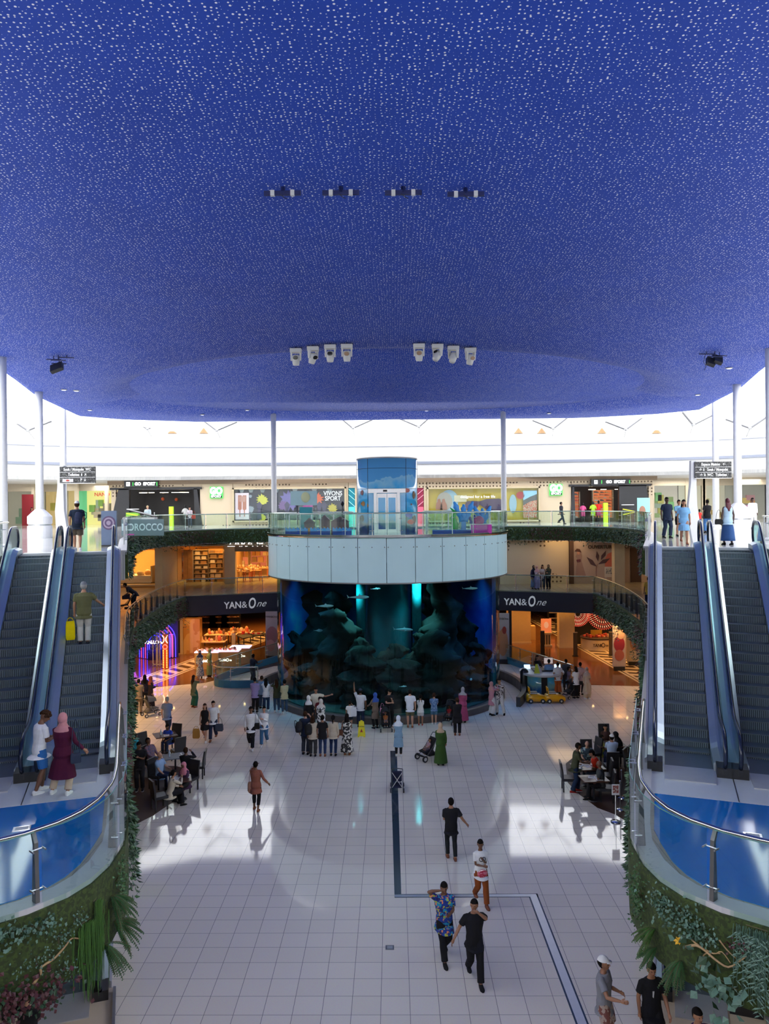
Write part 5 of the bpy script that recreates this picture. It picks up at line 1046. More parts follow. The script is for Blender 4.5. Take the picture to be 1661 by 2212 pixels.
o = text('lettering', 'OUVERTURE PROCHAINE', .34, C_('letter_dark', (.05, .03, .03)), t, None, .01, .012, align='LEFT'); o.matrix_parent_inverse = t.matrix_basis.inverted(); o.matrix_basis = Matrix.Translation(AT(1270, 1182, 56.9)) @ Matrix.Rotation(PI / 2, 4, 'X')
wall_('wall_middle_right', X(1326, 54.8), X(1348, 54.8), 54.6, 55.3); wall_('wall_middle_right', X(1342, 58), X(1372, 58), 58, 58.2, mt=C_('dusty_pink_board', (.46, .36, .33))); wall_('wall_middle_right', X(1362, 58), X(1384, 58), 57.9, 58.1, mt=C_('dark_brown_post', (.08, .04, .03))); wall_('wall_middle_right', X(1384, 58), 32, 57.8, 58.0, mt=C_('pinkish_cream', (.55, .40, .30)))
p = AT(1318, 1262, 55.6); t = thing('notice_board', 'small white printed notice stand in front of the hoarding', 'notice stand', (p.x, 55.9, L1)); m = MB(); m.box((0, 0, .95), (.62, .03, .75)); obj('board', m, C_('paper_white', (.7, .66, .6)), t); m = MB(); m.box((0, -.02, 1.0), (.42, .01, .4)); obj('printed_map', m, pattern('map_print', (.6, .58, .5), [(.2, .2, .25)], 12), t); m = MB(); m.bx(-.25, -.2, -.02, .02, 0, .6); obj('leg', m, STEEL, t); m = MB(); m.bx(.2, .25, -.02, .02, 0, .6); obj('leg', m, STEEL, t)
# ------------------------------------------------------------------ ground floor: beauty store left and right
g = C_
wall_('wall_beauty_store', -30, -6.0, 72, 72.3, 0, 3.2, mt=g('black_wall', (.02, .02, .02))); wall_('wall_beauty_store', 6, 32, 76, 76.3, 0, 3.2, mt=g('brown_black_wall', (.06, .03, .02)))
wall_('wall_beauty_store', X(578, 53), X(578, 53) + .3, 52.5, 53.0, 0, 3.2, mt=BLACK); wall_('wall_beauty_store', X(1097, 53), X(1102, 53), 52.5, 53, 0, 3.2, mt=BLACK)
def logo_box(px, py, y, w, d, h, lab, mt, lm, name='display_desk', glow=True):
    p = AT(px, py, y); t = thing(name, lab, 'display desk', (p.x, y, .012)); m = MB(); m.box((0, 0, h / 2), (w, d, h)); obj('body', m, mt, t); m = MB(); m.box((0, 0, h + .03), (w + .04, d + .04, .06)); obj('lit_top', m, g('pink_white_light', (.95, .72, 1), .5, 1.0), t)
    for s_, x, z in (('YAN', -.24, .2), ('&', -.02, .12), ('O', .1, .24), ('ne', .3, .16)): text('logo', s_, z * 1.2, lm, t, Matrix.Translation((x, -d / 2 - .01, h * .5)) @ Matrix.Rotation(PI / 2, 4, 'X'), .006, .004, sx=.8)
    return t
MK = [(.6, .35, .15), (.7, .15, .1), (.8, .6, .5), (.2, .1, .08), (.75, .45, .3)]
TAN = g('tan_panel', (.55, .36, .15))
for px, lab in ((449, 'left tan display desk with logo and glowing top in the left beauty store'), (491, 'right tan display desk with logo and glowing top in the left beauty store')):
    y = 49.5 if px == 449 else 49.8; logo_box(px, 1400, y, 1.5 if px == 449 else 1.6, .9, 1.05, lab, TAN, g('sign_white', (.9, .9, .9))); p = AT(px, 1400, y)
    goods(p.x, y, 1.125, 1.3, .7, 10, 'cosmetic_jar', 'cosmetics', 'cosmetic jars on the two glowing desks of the left beauty store', MK, round_=True)
p = AT(520, 1390, 51.5); logo_box(520, 1390, 51.3, 1.3, .9, 1.0, 'third tan display desk behind the other two in the left beauty store', TAN, g('sign_white', (.9, .9, .9)))
for i, (px, y, w) in enumerate(((455, 55, 2.2), (478, 58, 2.4), (520, 59, 1.8))):
    p = AT(px, 1350, y); table(p.x, y, .012, w, 1.1, .8, ['makeup table behind the left glowing desk', 'crowded makeup table in the middle of the left beauty store', 'makeup table at the rear right of the left beauty store'][i], g('pale_counter', (.7, .5, .3)), BLACK)
    goods(p.x, y, .812, w * .9, .9, 14, 'cosmetic_bottle', 'cosmetics', 'cosmetic bottles on the makeup tables of the left beauty store', MK, s=(.12, .3), hh=(.12, .4), round_=True)
for i, px in enumerate((441, 466, 492)):
    p = AT(px, 1330, 65); t = thing('makeup_shelf', ['left black makeup shelf on the rear wall', 'middle black makeup shelf on the rear wall', 'right black makeup shelf on the rear wall'][i], 'shelving', (p.x, 66, .012)); m = MB(); m.box((0, .2, 1.3), (1.7, .1, 2.6)); obj('back_panel', m, BLACK, t)
    for k in range(5): m = MB(); m.box((0, 0, .4 + .5 * k), (1.7, .35, .04)); obj('shelf', m, BLACK, t); m = MB(); m.box((0, -.02, .46 + .5 * k), (1.5, .12, .09)); obj('goods_row', m, pattern('goods_row', (.5, .2, .08), [(.8, .5, .3), (.1, .03, .02)], 14), t)
p = AT(533, 1350, 57); t = thing('red_display_table', 'slanted black table loaded with red and cream boxes in the left beauty store', 'display table', (p.x + .5, 56.5, .012), .9); m = MB(); m.box((0, 0, .95), (2.4, .7, .06), R=Matrix.Rotation(.2, 3, 'X')); obj('table_top', m, BLACK, t)
for a, b_ in ((-1, -1), (-1, 1), (1, -1), (1, 1)): m = MB(); m.box((a * 1.05, b_ * .28, .46), (.05, .05, .92)); obj('leg', m, BLACK, t)
goods(p.x + .5, 56.5, 1.03, 1.5, .4, 8, 'gift_box', 'box', 'red and cream boxes on the slanted black table', [(.7, .05, .03), (.8, .6, .4)], s=(.14, .24))
for i, (px, w) in enumerate(((389, .9), (412, 1.2))):
    p = AT(px, 1370, 55 - i); t = thing('marble_partition', ['white framed doorway partition at the left beauty store', 'ochre marble pillar block at the left beauty store'][i], 'partition', (p.x, 54.5, .012)); m = MB(); m.box((0, 0, 1.25), (w, .7, 2.5)); obj('block', m, pattern('ochre_marble', (.62, .36, .12), [(.50, .24, .06)], 1.2, .25) if i else g('orange_cream_panel', (.62, .45, .25)), t)
    m = MB(); m.box((0, -.36, 1.25), (w * (.5 if i == 0 else .2), .02, 2.3)); obj('inset', m, BLACK if i == 0 else g('ochre_inset', (.66, .4, .14)), t)
p = AT(587, 1350, 52.6); 
def banner(px, py, y, w, h, lab, base, prints, z0=.25):
    p = AT(px, py, y); t = thing('advert_banner', lab, 'banner', (p.x, y, .012)); m = MB(); m.box((0, 0, z0 + h / 2), (w, .12, h)); obj('panel', m, g('ban_' + str(int(base[0] * 99)), base), t)
    m = MB(); m.box((0, 0, z0 / 2), (w * .8, .3, z0)); obj('foot', m, BLACK, t)
    for i, (x, z, rx, rz, c) in enumerate(prints): m = MB(); m.plate([(x + rx * math.cos(k * .45), -.065, z0 + z + rz * math.sin(k * .45)) for k in range(14)], (0, -.006 - .002 * i, 0)); obj('printed_shape', m, g('prt_%d_%d' % (px, i), c), t)
    text('lettering', 'YAN&One', .2, g('letter_dark', (.05, .03, .03)), t, Matrix.Translation((0, -.08, z0 + h - .35)) @ Matrix.Rotation(PI / 2, 4, 'X'), .004, sx=.8); return t
banner(588, 1400, 52.2, .85, 3.0, 'tall grey advert banner with rose lipstick shades beside the tank on the left', (.36, .30, .32), [(0, 1.4, .4, .6, (.28, .12, .14)), (-.1, .7, .3, .4, (.45, .22, .22))])
banner(1086, 1400, 50.5, .85, 3.0, 'tall advert banner with a lotion bottle beside the tank on the right', (.46, .42, .42), [(0, 1.1, .34, .9, (.55, .25, .12)), (.1, 1.9, .14, .25, (.35, .04, .03))])
banner(1337, 1400, 48.0, .8, 2.7, 'rounded advert banner with crimson makeup swatches near the right green wall', (.55, .42, .36), [(0, 1.4, .34, .5, (.30, .02, .04)), (0, .7, .3, .35, (.45, .12, .08)), (.1, 2.0, .25, .3, (.55, .32, .22))])
banner(1370, 1400, 49.5, 1.0, 2.2, 'cream advert board with arch and script lettering behind the rounded banner', (.60, .50, .38), [(0, 1.2, .3, .5, (.45, .22, .12))])
# security gate posts
for i, (px, s_) in enumerate(((371, 0), (430, 0), (505, 0), (1172, 1), (1243, 1), (1320, 1))):
    p = G(px, [1421, 1409, 1420, 1414, 1418, 1417][i], 0); t = thing('security_gate', ['leftmost pale security gate post of the left beauty store', 'middle pale security gate post of the left beauty store', 'right pale security gate post of the left beauty store', 'dark security gate post of the right beauty store nearest the tank', 'middle dark security gate post of the right beauty store', 'rightmost dark security gate post of the right beauty store'][i], 'security gate', (p.x, p.y, .012)); m = MB(); m.box((0, 0, .8), (.26, .12, 1.6)); obj('post', m, g('gate_dark', (.05, .03, .02)) if s_ else g('gate_tan', (.42, .32, .22)), t); m = MB(); m.box((0, 0, .03), (.34, .3, .06)); obj('base_plate', m, BLACK, t); m = MB(); m.box((0, 0, 1.62), (.28, .14, .04)); obj('top_cap', m, STEEL, t)
# neon arch
p = G(302, 1440, 0); t = thing('neon_arch', 'nested blue and red neon arch photo spot on the left', 'neon arch', (p.x + .3, p.y + 2.6, .012)); 
m = MB(); m.box((0, .35, 1.35), (2.8, .1, 2.7)); obj('backboard', m, g('black_wall', (.02, .02, .02)), t)
for i in range(6):
    r = 1.25 - i * .17; m = MB(); m.tube([(-r, -.1 * i + .2, .05), (-r, -.1 * i + .2, 1.25)] + [(r * math.cos(a), -.1 * i + .2, 1.25 + r * math.sin(a)) for a in [PI - PI * k / 14 for k in range(15)]] + [(r, -.1 * i + .2, .05)], .025, 6); obj('neon_tube', m, g('neon_%d' % (i in (1, 3)), (1, .06, .12) if i in (1, 3) else (.03, .02, 1), .4, 1.6 if i in (1, 3) else 6), t)
text('neon_lettering', 'YAN&One', .34, g('neon_white', (1, .9, .9), .4, 5), t, Matrix.Translation((-.1, -.5, 1.2)) @ Matrix.Rotation(PI / 2, 4, 'X'), .02)
m = MB(); m.box((0, -.3, .35), (.9, .5, .7)); obj('seat_box', m, BLACK, t); m = MB(); m.tube([(-1.3, -1.4, .0), (-1.1, -1.2, 1.2), (-1.2, -1.3, .3), (-.9, -1.1, 1.4)], .02, 6); obj('floor_neon', m, g('neon_violet', (.6, .12, 1), .4, 6), t)
alight('neon_glow', (p.x + .3, p.y + 1.2, 1.4), 1.4, 60, (.05, .03, 1), (PI / 2, 0, 0), spread=2.2)
# marquee totem with bulbs
p = G(352, 1449, 0); t = thing('marquee_totem', 'narrow marquee column of glowing orange bulbs on the left', 'light column', (p.x, p.y + .6, .012)); m = MB(); m.box((0, 0, 1.1), (.36, .2, 2.2)); obj('column', m, g('rust_panel', (.30, .06, .02)), t)
for k in range(11):
    for x in (-.11, .11): m = MB(); m.ell((x, -.13, .1 + k * .11), (.035, .03, .035), 6, 4); obj('bulb', m, g('bulb_orange', (1, .22, .04), .4, 9), t)
for k in range(10): a = k * 2 * PI / 10; m = MB(); m.ell((.14 * math.cos(a), -.13, 1.42 + .14 * math.sin(a)), (.03, .03, .03), 6, 4); obj('bulb', m, g('bulb_red', (1, .08, .06), .4, 9), t)
for s_ in (-1, 1): m = MB(); m.tube([(s_ * .16, -.13, 2.15), (s_ * .06, -.13, 1.98), (s_ * .06, -.13, 1.82), (s_ * .16, -.13, 1.66)], .02, 6); obj('neon_curve', m, g('bulb_white', (1, .7, .5), .4, 6), t)
p = G(336, 1443, 0); t = thing('white_frame_stand', 'open white metal frame stand beside the marquee column', 'frame', (p.x, p.y + .6, .012))
for x, y in ((-.35, 0), (-.12, 0), (.1, 0), (.35, 0), (.35, 1.0), (-.35, 1.0)): m = MB(); m.box((x, y, 1.45 if y or abs(x) > .3 else 1.3), (.05, .05, 2.9 if y or abs(x) > .3 else 2.6)); obj('bar', m, g('frame_white', (.65, .6, .58)), t)
for z in (.1, 2.6, 2.88): m = MB(); m.box((0, 0, z), (.75, .05, .05)); obj('bar', m, g('frame_white', (.65, .6, .58)), t)
for x in (-.35, .35): m = MB(); m.box((x, .5, 2.88), (.05, 1.0, .05)); obj('bar', m, g('frame_white', (.65, .6, .58)), t)
# right beauty store
wl = BLACK; yb = 57.5
A = AT(1232, 1420, yb); B = AT(1330, 1322, yb); t = thing('makeup_wall', 'black makeup wall with radiating rings of lipsticks', 'display wall', (A.x, yb, .012)); m = MB(); m.bx(A.x, B.x, yb, yb + .15, 0, 3.2); wobj('backboard', m, BLACK, t)
cs = [(AT(1303, 1342, yb).x, 2.25, 1.35), (AT(1248, 1345, yb).x, 2.2, 1.0)]; LP = g('lipstick_glow', (.75, .12, .08), .4, .35); LP2 = g('lipstick_cream', (.9, .55, .4), .4, .35)
for ci, (cx, cz, rm) in enumerate(cs):
    for k in range(2, 8):
        r = rm * k / 8; nn = 7 * k; m = MB()
        for j in range(nn):
            a = 2 * PI * j / nn
            if cz + r * math.sin(a) > 3.1 or cx + r * math.cos(a) < A.x + .1: continue
            m.box((cx + r * math.cos(a), yb - .05, cz + r * math.sin(a)), (.13, .08, .05 if k > 3 else .035), R=Matrix.Rotation(-a, 3, 'Y'))
        wobj('lipstick_ring', m, LP if k % 2 else LP2, t)['kind'] = 'stuff'
p = G(1289, 1400, 0); t = thing('round_counter', 'round white counter with black top and YAN&One logo', 'counter', (p.x, p.y, .012)); m = MB(); m.lathe([(1.12, 0), (1.12, .75)], n=40); obj('drum', m, g('cream_counter', (.62, .48, .32)), t); m = MB(); m.lathe([(1.17, .75), (1.17, .82)], n=40); obj('counter_top', m, BLACK, t)
for s_, x, z in (('YAN', -.30, .26), ('&', .0, .2), ('O', .16, .36), ('ne', .42, .22)): text('logo', s_, z * 1.25, g('letter_dark', (.05, .03, .03)), t, Matrix.Translation((x, -1.14, .38)) @ Matrix.Rotation(PI / 2, 4, 'X'), .01, .006, sx=.8)
goods(p.x, p.y, .835, 1.8, 1.0, 18, 'cosmetic_box', 'cosmetics', 'red and pink cosmetics on the round counter', [(.6, .08, .06), (.7, .35, .25), (.3, .04, .03)], s=(.1, .2))
m = MB(); m.box((0, .1, 1.05), (.8, .05, .45)); obj('sign_card', m, g('gold_card', (.40, .22, .02)), t)
p = G(1180, 1396, 0); t = thing('poster_stand', 'freestanding orange portrait poster on a pale striped pedestal', 'poster stand', (p.x, p.y, .012)); m = MB(); m.box((0, 0, .06), (.75, .6, .12)); obj('base', m, g('cream_counter', (.62, .48, .32)), t); m = MB(); m.box((0, 0, .5), (.6, .4, .8)); obj('pedestal', m, g('cream_counter', (.62, .48, .32)), t)
for x in (-.18, 0, .18): m = MB(); m.box((x, -.205, .5), (.07, .02, .7)); obj('dark_stripe', m, BLACK, t)
m = MB(); m.box((0, 0, .95), (.75, .5, .1)); obj('pedestal_top', m, g('cream_counter', (.62, .48, .32)), t); m = MB(); m.box((0, 0, 1.5), (.75, .06, 1.0)); obj('poster', m, g('orange_poster', (.75, .22, .08), .5, .5), t); m = MB(); m.plate([(.17 * math.cos(k * .5), -.04, 1.55 + .24 * math.sin(k * .5)) for k in range(13)], (0, -.01, 0)); obj('printed_face', m, g('peach_print', (.8, .45, .28), .5, .4), t)
for i, (px, py, w, h) in enumerate(((1126, 1368, .95, 1.1), (1142, 1381, .95, 1.05))):
    p = G(px, py, 0); t = thing('plinth', ['rear tan display plinth with a small bowl, right beauty store', 'front tan display plinth, right beauty store'][i], 'plinth', (p.x, p.y, .012)); m = MB(); m.box((0, 0, h / 2), (w, .7, h)); obj('block', m, TAN, t); m = MB(); m.lathe([(.1, h), (.22, h + .16), (.2, h + .18)], n=12); obj('bowl', m, g('cream_counter', (.62, .48, .32)), t)
for i, (px, y, w, c) in enumerate(((1120, 58, 1.7, (.55, .38, .2)), (1222, 56, 1.1, (.66, .50, .30)))):
    p = AT(px, 1350, y); t = thing('pillar_block', ['tan square pillar behind the plinths of the right beauty store', 'cream pillar left of the lipstick wall'][i], 'pillar', (p.x, y, .012)); m = MB(); m.box((0, 0, 1.58), (w, .8, 3.16)); obj('block', m, g('pil_%d' % i, c), t); m = MB(); m.box((0, 0, .06), (w + .06, .86, .12)); obj('plinth_base', m, g('cream_counter', (.62, .48, .32)), t)
p = AT(1190, 1340, 66); t = thing('portrait_poster', 'orange portrait poster on the rear wall of the right beauty store', 'poster', (p.x + .3, 65.9, .012)); m = MB(); m.box((.4, .04, .55), (.1, .06, 1.1)); obj('stand_leg', m, BLACK, t); m = MB(); m.box((.4, 0, 1.95), (2.2, .06, 1.5)); obj('panel', m, g('orange_poster', (.75, .22, .08)), t); m = MB(); m.ell((.3, -.03, 1.95), (.4, .02, .55)); obj('printed_face', m, g('peach_print', (.8, .45, .28)), t)
for i, px in enumerate((1110, 1196, 1212)):
    p = AT(px, 1370, 60 + i * 2); t = thing('dark_rack', ['dark planter rack by the tank side of the right beauty store', 'left black goods rack at the rear of the right beauty store', 'right black goods rack at the rear of the right beauty store'][i], 'rack', (p.x, p.y, .012))
    for k in range(4): m = MB(); m.box((0, 0, .3 + .45 * k), (.9, .5, .05)); obj('shelf', m, BLACK, t)
    for a in (-1, 1): m = MB(); m.box((a * .43, 0, .9), (.05, .5, 1.8)); obj('side', m, BLACK, t)
p = G(1356, 1388, 0); t = thing('white_counter', 'low white counter with red goods behind the rounded banner', 'counter', (p.x, p.y + 2, .012)); m = MB(); m.box((0, 0, .4), (3.0, .7, .8)); obj('body', m, g('cream_counter', (.62, .48, .32)), t); m = MB(); m.box((0, 0, .82), (3.1, .75, .05)); obj('counter_top', m, g('pinkish_cream', (.55, .40, .30)), t)
# ------------------------------------------------------------------ people
SK = {'l': mat('skin_light', (.50, .27, .18), .5, var=.05), 'm': mat('skin_tan', (.34, .16, .09), .5, var=.05), 'd': mat('skin_brown', (.17, .075, .04), .5, var=.05), 'k': mat('skin_dark', (.07, .032, .02), .5, var=.05)}
HAIR = {'b': mat('hair_black', (.010, .008, .008), .85, spec=.1), 'n': mat('hair_brown', (.04, .018, .010), .85, spec=.1), 'g': mat('hair_grey', (.25, .25, .25), .6), 'r': mat('hair_burgundy', (.09, .012, .02), .5)}
TM_ = {True: [(.82, .14, .10, 0), (.88, .165, .115, .005), (.96, .165, .115, .005), (1.06, .155, .105, 0), (1.16, .165, .11, 0), (1.28, .19, .122, 0), (1.38, .20, .112, .005), (1.43, .165, .09, .01), (1.475, .085, .068, .01), (1.54, .058, .058, .005)],
       False: [(.82, .15, .11, 0), (.88, .175, .12, .01), (.96, .165, .115, .008), (1.06, .132, .095, 0), (1.16, .145, .105, -.005), (1.27, .165, .128, -.012), (1.36, .17, .108, 0), (1.42, .145, .085, .008), (1.465, .075, .06, .01), (1.54, .05, .05, .005)]}
ARM = {'down': (.07, -.02, -.52), 'fwd': (.05, -.22, -.47), 'back': (.08, .18, -.48), 'phone': (-.08, -.33, .10), 'waist': (-.12, -.28, -.24), 'raise': (.12, -.12, .50), 'out': (.50, -.05, -.02), 'ear': (-.05, -.10, .22),
       'rail': (.02, -.38, -.30), 'table': (-.06, -.38, -.26), 'push': (.0, -.40, -.34), 'hold': (-.15, -.24, -.16), 'point': (-.16, -.34, .24), 'side': (.28, -.05, -.43), 'chest': (-.16, -.22, -.10), 'lap': (-.04, -.30, -.42), 'railhi': (.10, -.40, -.10), 'reach': (.22, -.40, -.12)}
def ik(a, b, l1, l2, pole):
    d = b - a; L = d.length; mx = (l1 + l2) * .995
    if L > mx: b = a + d * (mx / L); d = b - a; L = mx
    k = (l1 * l1 - l2 * l2 + L * L) / (2 * L); h = math.sqrt(max(0, l1 * l1 - k * k)); u = d / L; p = pole - u * pole.dot(u); p = p.normalized() if p.length > 1e-5 else u.orthogonal()
    return a + u * k + p * h, b
def remeshed(name, mb, mt, parent, vox):
    o = obj(name, mb, mt, None, True); md = o.modifiers.new('r', 'REMESH'); md.mode = 'VOXEL'; md.voxel_size = vox; md.use_smooth_shade = True
    ms = o.modifiers.new('s', 'SMOOTH'); ms.factor = .5; ms.iterations = 2
    o.parent = parent
    return o
def shoe(c, d, mt, sole, parent, s=1.0, heel=0):
    d = Vector((d[0], d[1], 0)).normalized(); sd = Vector((-d.y, d.x, 0)); m = MB()
    rings = []
    for x, w, h in ((-.08, .024, .06), (-.065, .038, .095), (0, .045, .100), (.06, .047, .078), (.12, .048, .052), (.165, .036, .034), (.185, .014, .022)):
        q = c + d * x * s; rings.append([q + sd * w * s * math.cos(a) + Vector((0, 0, max(0, (.5 + .5 * math.sin(a))) * h * s + heel)) for a in [2 * PI * k / 10 for k in range(10)]])
    m.loft(rings); m.mi = 1; m.loft([[q + (q - c).normalized() * 0 for q in [c + d * x * s + sd * w * s, c + d * x * s - sd * w * s, c + d * x * s - sd * w * s + Vector((0, 0, .018 + heel)), c + d * x * s + sd * w * s + Vector((0, 0, .018 + heel))]] for x, w in ((-.078, .03), (0, .042), (.12, .05), (.185, .02))])
    return obj('shoe', m, [mt, sole], parent, True)
SHOEC = {'w': (cloth((.7, .7, .7), 'shoe'), cloth((.75, .75, .75), 'sole')), 'b': (cloth((.015, .015, .018), 'shoe'), cloth((.02, .02, .02), 'sole')), 'r': (cloth((.30, .02, .02), 'shoe'), cloth((.6, .6, .6), 'sole')), 't': (cloth((.25, .09, .05), 'shoe'), cloth((.1, .05, .03), 'sole')), 'bw': (cloth((.02, .02, .03), 'shoe'), cloth((.7, .7, .7), 'sole'))}
PEOPLE = []
def person(pos, face, H, label, top, bot, hair='short', hc='b', skin='m', arms=('down', 'down'), legs='stand', shoes='b', male=True, lean=0, head=(0, 0), w=1.0, near=0, hij=None, group=None, tm=None, bm=None, cat='person', up=None):
    s = H / 1.75; hs = 1 + max(0, 1.68 - H) * .55
    pos = Vector(pos) + Vector((0, .26 * s, 0)) if legs in ('walk', 'walk2') else Vector(pos)
    if pos.z < .1:
        r_ = Vector((pos.x, pos.y - 42.7, 0))
        if r_.length < 6.62: r_ = r_.normalized() * 6.62; pos.x, pos.y = r_.x, r_.y + 42.7
    t = thing('person', label, cat, pos, math.radians(face), group, s)
    vox = (.016 if near == 0 else (.011 if near == 1 else .0075)) / (s if s > .8 else .8)
    hz = {'stand': .925, 'walk': .905, 'walk2': .905, 'sit': .52, 'squat': .35, 'wide': .90, 'step': .915}[legs]; dz = hz - .925
    fe = {'stand': ((.10, 0), (-.10, .02)), 'walk': ((.07, -.27), (-.07, .27)), 'walk2': ((.07, .27), (-.07, -.27)), 'sit': ((.13, -.46), (-.12, -.43)), 'squat': ((.15, -.2), (-.15, -.2)), 'wide': ((.24, 0), (-.12, .05)), 'step': ((.09, -.10), (-.10, .12))}[legs]
    UP = Matrix.Translation((0, 0, dz)) @ Matrix.Translation((0, 0, .9)) @ Matrix.Rotation(math.radians(lean), 4, 'X') @ Matrix.Translation((0, 0, -.9))
    HD = UP @ Matrix.Translation((0, 0, 1.52)) @ Matrix.Rotation(math.radians(head[0]), 4, 'Z') @ Matrix.Rotation(math.radians(head[1]), 4, 'X') @ Matrix.Scale(hs, 4) @ Matrix.Translation((0, 0, -1.52))
    LG = []; AR = []
    for sx, (fx, fy) in zip((1, -1), fe):
        lift = .10 if legs in ('walk', 'walk2') and fy > .2 else 0
        h = Vector((.088 * sx * (w ** .5), 0, hz)); a = Vector((fx, fy, .09 + lift)); kn, an = ik(h, a, .435, .425, Vector((sx * .08, -1, .25 if legs == 'sit' else 0)))
        LG.append((h, kn, an))
    sw = .178 if male else .155
    for sx, nm in zip((1, -1), arms):
        q = ARM[nm] if isinstance(nm, str) else nm; S = UP @ Vector((sx * sw * (w ** .4), .005, 1.405)); Wt = UP @ Vector((sx * (sw + q[0]), .005 + q[1], 1.405 + q[2]))
        pole = UP.to_3x3() @ Vector((sx * (.9 if nm in ('ear', 'raise', 'phone', 'point') else .45), .5, -.9)); el, wr = ik(S, Wt, .285, .25, pole); AR.append((S, el, wr, sx))
    TR_ = TM_[male]; wk = .82 if legs in ('stand', 'wide') else (1.45 if legs in ('walk', 'walk2') else 1.15)
    def torso(m, k, add, z0=0, z1=9, flare=None):
        rs = []
        for z, rx, ry, oy in TR_:
            if z < z0 - 1e-4 or z > z1 + 1e-4: continue
            b_ = w if z < 1.42 else 1
            rs.append([UP @ Vector(((rx * b_ * k + add) * math.cos(a), oy + (ry * b_ * b_ * k + add) * math.sin(a), z)) for a in [2 * PI * i / 16 for i in range(16)]])
        if flare:
            zh, rb = flare; ex = []
            n_ = 5
            for j in range(n_, 0, -1):
                q = j / n_; z = .82 - (.82 - zh) * q; rr_ = .16 * w + add + (rb - .16) * q ** .8
                cy_ = (LG[0][2].y + LG[1][2].y) / 2 * q if zh < .5 else 0
                ex.append([Vector((rr_ * (1 + .04 * math.sin(5 * a)) * math.cos(a), cy_ + rr_ * wk * (1 + .05 * math.sin(6 * a)) * math.sin(a), z + dz * (1 - q if zh < .4 else 1))) for a in [2 * PI * i / 16 for i in range(16)]])
            rs = ex + rs
        m.loft(rs)
    # body
    m = MB(); torso(m, .93, -.004)
    for h, kn, an in LG:
        c1 = h.lerp(kn, .35); c2 = kn.lerp(an, .3) + Vector((0, .015, 0)); m.tube([h + Vector((0, 0, .05)), c1, kn, c2, an.lerp(kn, .25), an, an + Vector((0, 0, -.03))], [.085 * w, .088 * w, .056, .060, .044, .038, .036], 12)
        m.ell(an + Vector((0, -.045, -.062)), (.028, .080, .018), 10, 6)
    for S, el, wr, sx in AR:
        m.tube([S + UP.to_3x3() @ Vector((-sx * .04, 0, .02)), S, S.lerp(el, .35), el, el.lerp(wr, .3), wr], [.046, .050 if male else .040, .050 if male else .040, .038 if male else .032, .040 if male else .034, .026 if male else .022], 10)
        d = (wr - el).normalized(); fd = Vector((0, 0, -1)) if d.z < -.5 else (Vector((-sx, -.2, 0))); nv = (fd - d * fd.dot(d)).normalized() if abs(fd.dot(d)) < .95 else Vector((-sx, 0, 0)); nv = Vector((-sx * .9, -.3, 0)) if d.z < -.6 else nv
        nv = (nv - d * nv.dot(d)).normalized(); ac = d.cross(nv).normalized()
        m.tube([wr, wr + d * .035, wr + d * .085], [.024, .034, .036], 8, flat=.8)
        for j, (o_, ln) in enumerate(((-.030, .062), (-.010, .075), (.010, .080), (.030, .070))):
            b0 = wr + d * .080 + ac * o_; m.tube([b0, b0 + d * ln * .55 + nv * .008, b0 + d * ln * .9 + nv * (.030 if near else .022)], [.0105, .0098, .0085], 6)
        th = ac * (-1 if sx > 0 else 1); b0 = wr + d * .03 + th * .028; m.tube([b0, b0 + d * .035 + th * .022 + nv * .012, b0 + d * .062 + th * .026 + nv * .026], [.013, .012, .0095], 6)
    m.T = HD
    m.tube([(0, .005, 1.46), (0, 0, 1.60)], [.052 if male else .045] * 2, 12)
    m.ell((0, .0, 1.648), (.076, .096, .106), 16, 11); m.ell((0, -.036, 1.588), (.052, .056, .056), 14, 8); m.tube([(0, -.090, 1.665), (0, -.112, 1.625), (0, -.095, 1.612)], [.010, .016, .010], 6)
    for sx in (-1, 1): m.ell((sx * .077, .005, 1.635), (.014, .020, .032), 8, 6); m.ell((sx * .032, -.072, 1.668), (.026, .02, .010), 8, 5)
    m.T = None
    remeshed('body', m, SK[skin], t, vox)
    if near:
        for sx in (-1, 1): e_ = MB(); e_.T = HD; e_.ell((sx * .030, -.0905, 1.650), (.012, .006, .006), 8, 5); obj('eye', e_, BLACK, t)
        e_ = MB(); e_.T = HD; e_.ell((0, -.0925, 1.588), (.024, .006, .006), 8, 5); obj('mouth', e_, mat('lip', (.25, .07, .05), .5), t)
    # lower garment
    kind, col = bot[0], bot[1]; mt = bm or (cloth(col) if kind else None)
    if kind in ('trousers', 'shorts', 'leggings', 'wide', 'capri'):
        m = MB(); g_ = {'trousers': .018, 'leggings': .007, 'wide': .045, 'shorts': .025, 'capri': .010}[kind]
        rs = []
        for z, rx, ry, oy in TR_[:4]: rs.append([(UP if z > .95 or legs != 'sit' else Matrix.Translation((0, 0, dz))) @ Vector(((rx * w + .012) * math.cos(a), oy + (ry * w * w + .012) * math.sin(a), z)) for a in [2 * PI * i / 16 for i in range(16)]])
        m.loft(rs)
        for h, kn, an in LG:
            e = {'shorts': None, 'capri': .72}.get(kind, 1.0); up_ = h + Vector((0, 0, .03)); c1 = h.lerp(kn, .35); W_ = 1.0 if kind != 'wide' else 1.25
            if e is None: m.tube([up_, c1, kn.lerp(h, .12)], [.088 * w + g_ * .5, .092 * w + g_, .078 + g_], 12)
            else: m.tube([up_, c1, kn, kn.lerp(an, .3) + Vector((0, .012, 0)), kn.lerp(an, .7 * e + .05), kn.lerp(an, .96 * e)], [.088 * w + g_ * .4, .090 * w + g_, .060 + g_ * 1.1, .062 + g_ * 1.2, .048 + g_ * 1.6, .046 + g_ * 1.8], 12)
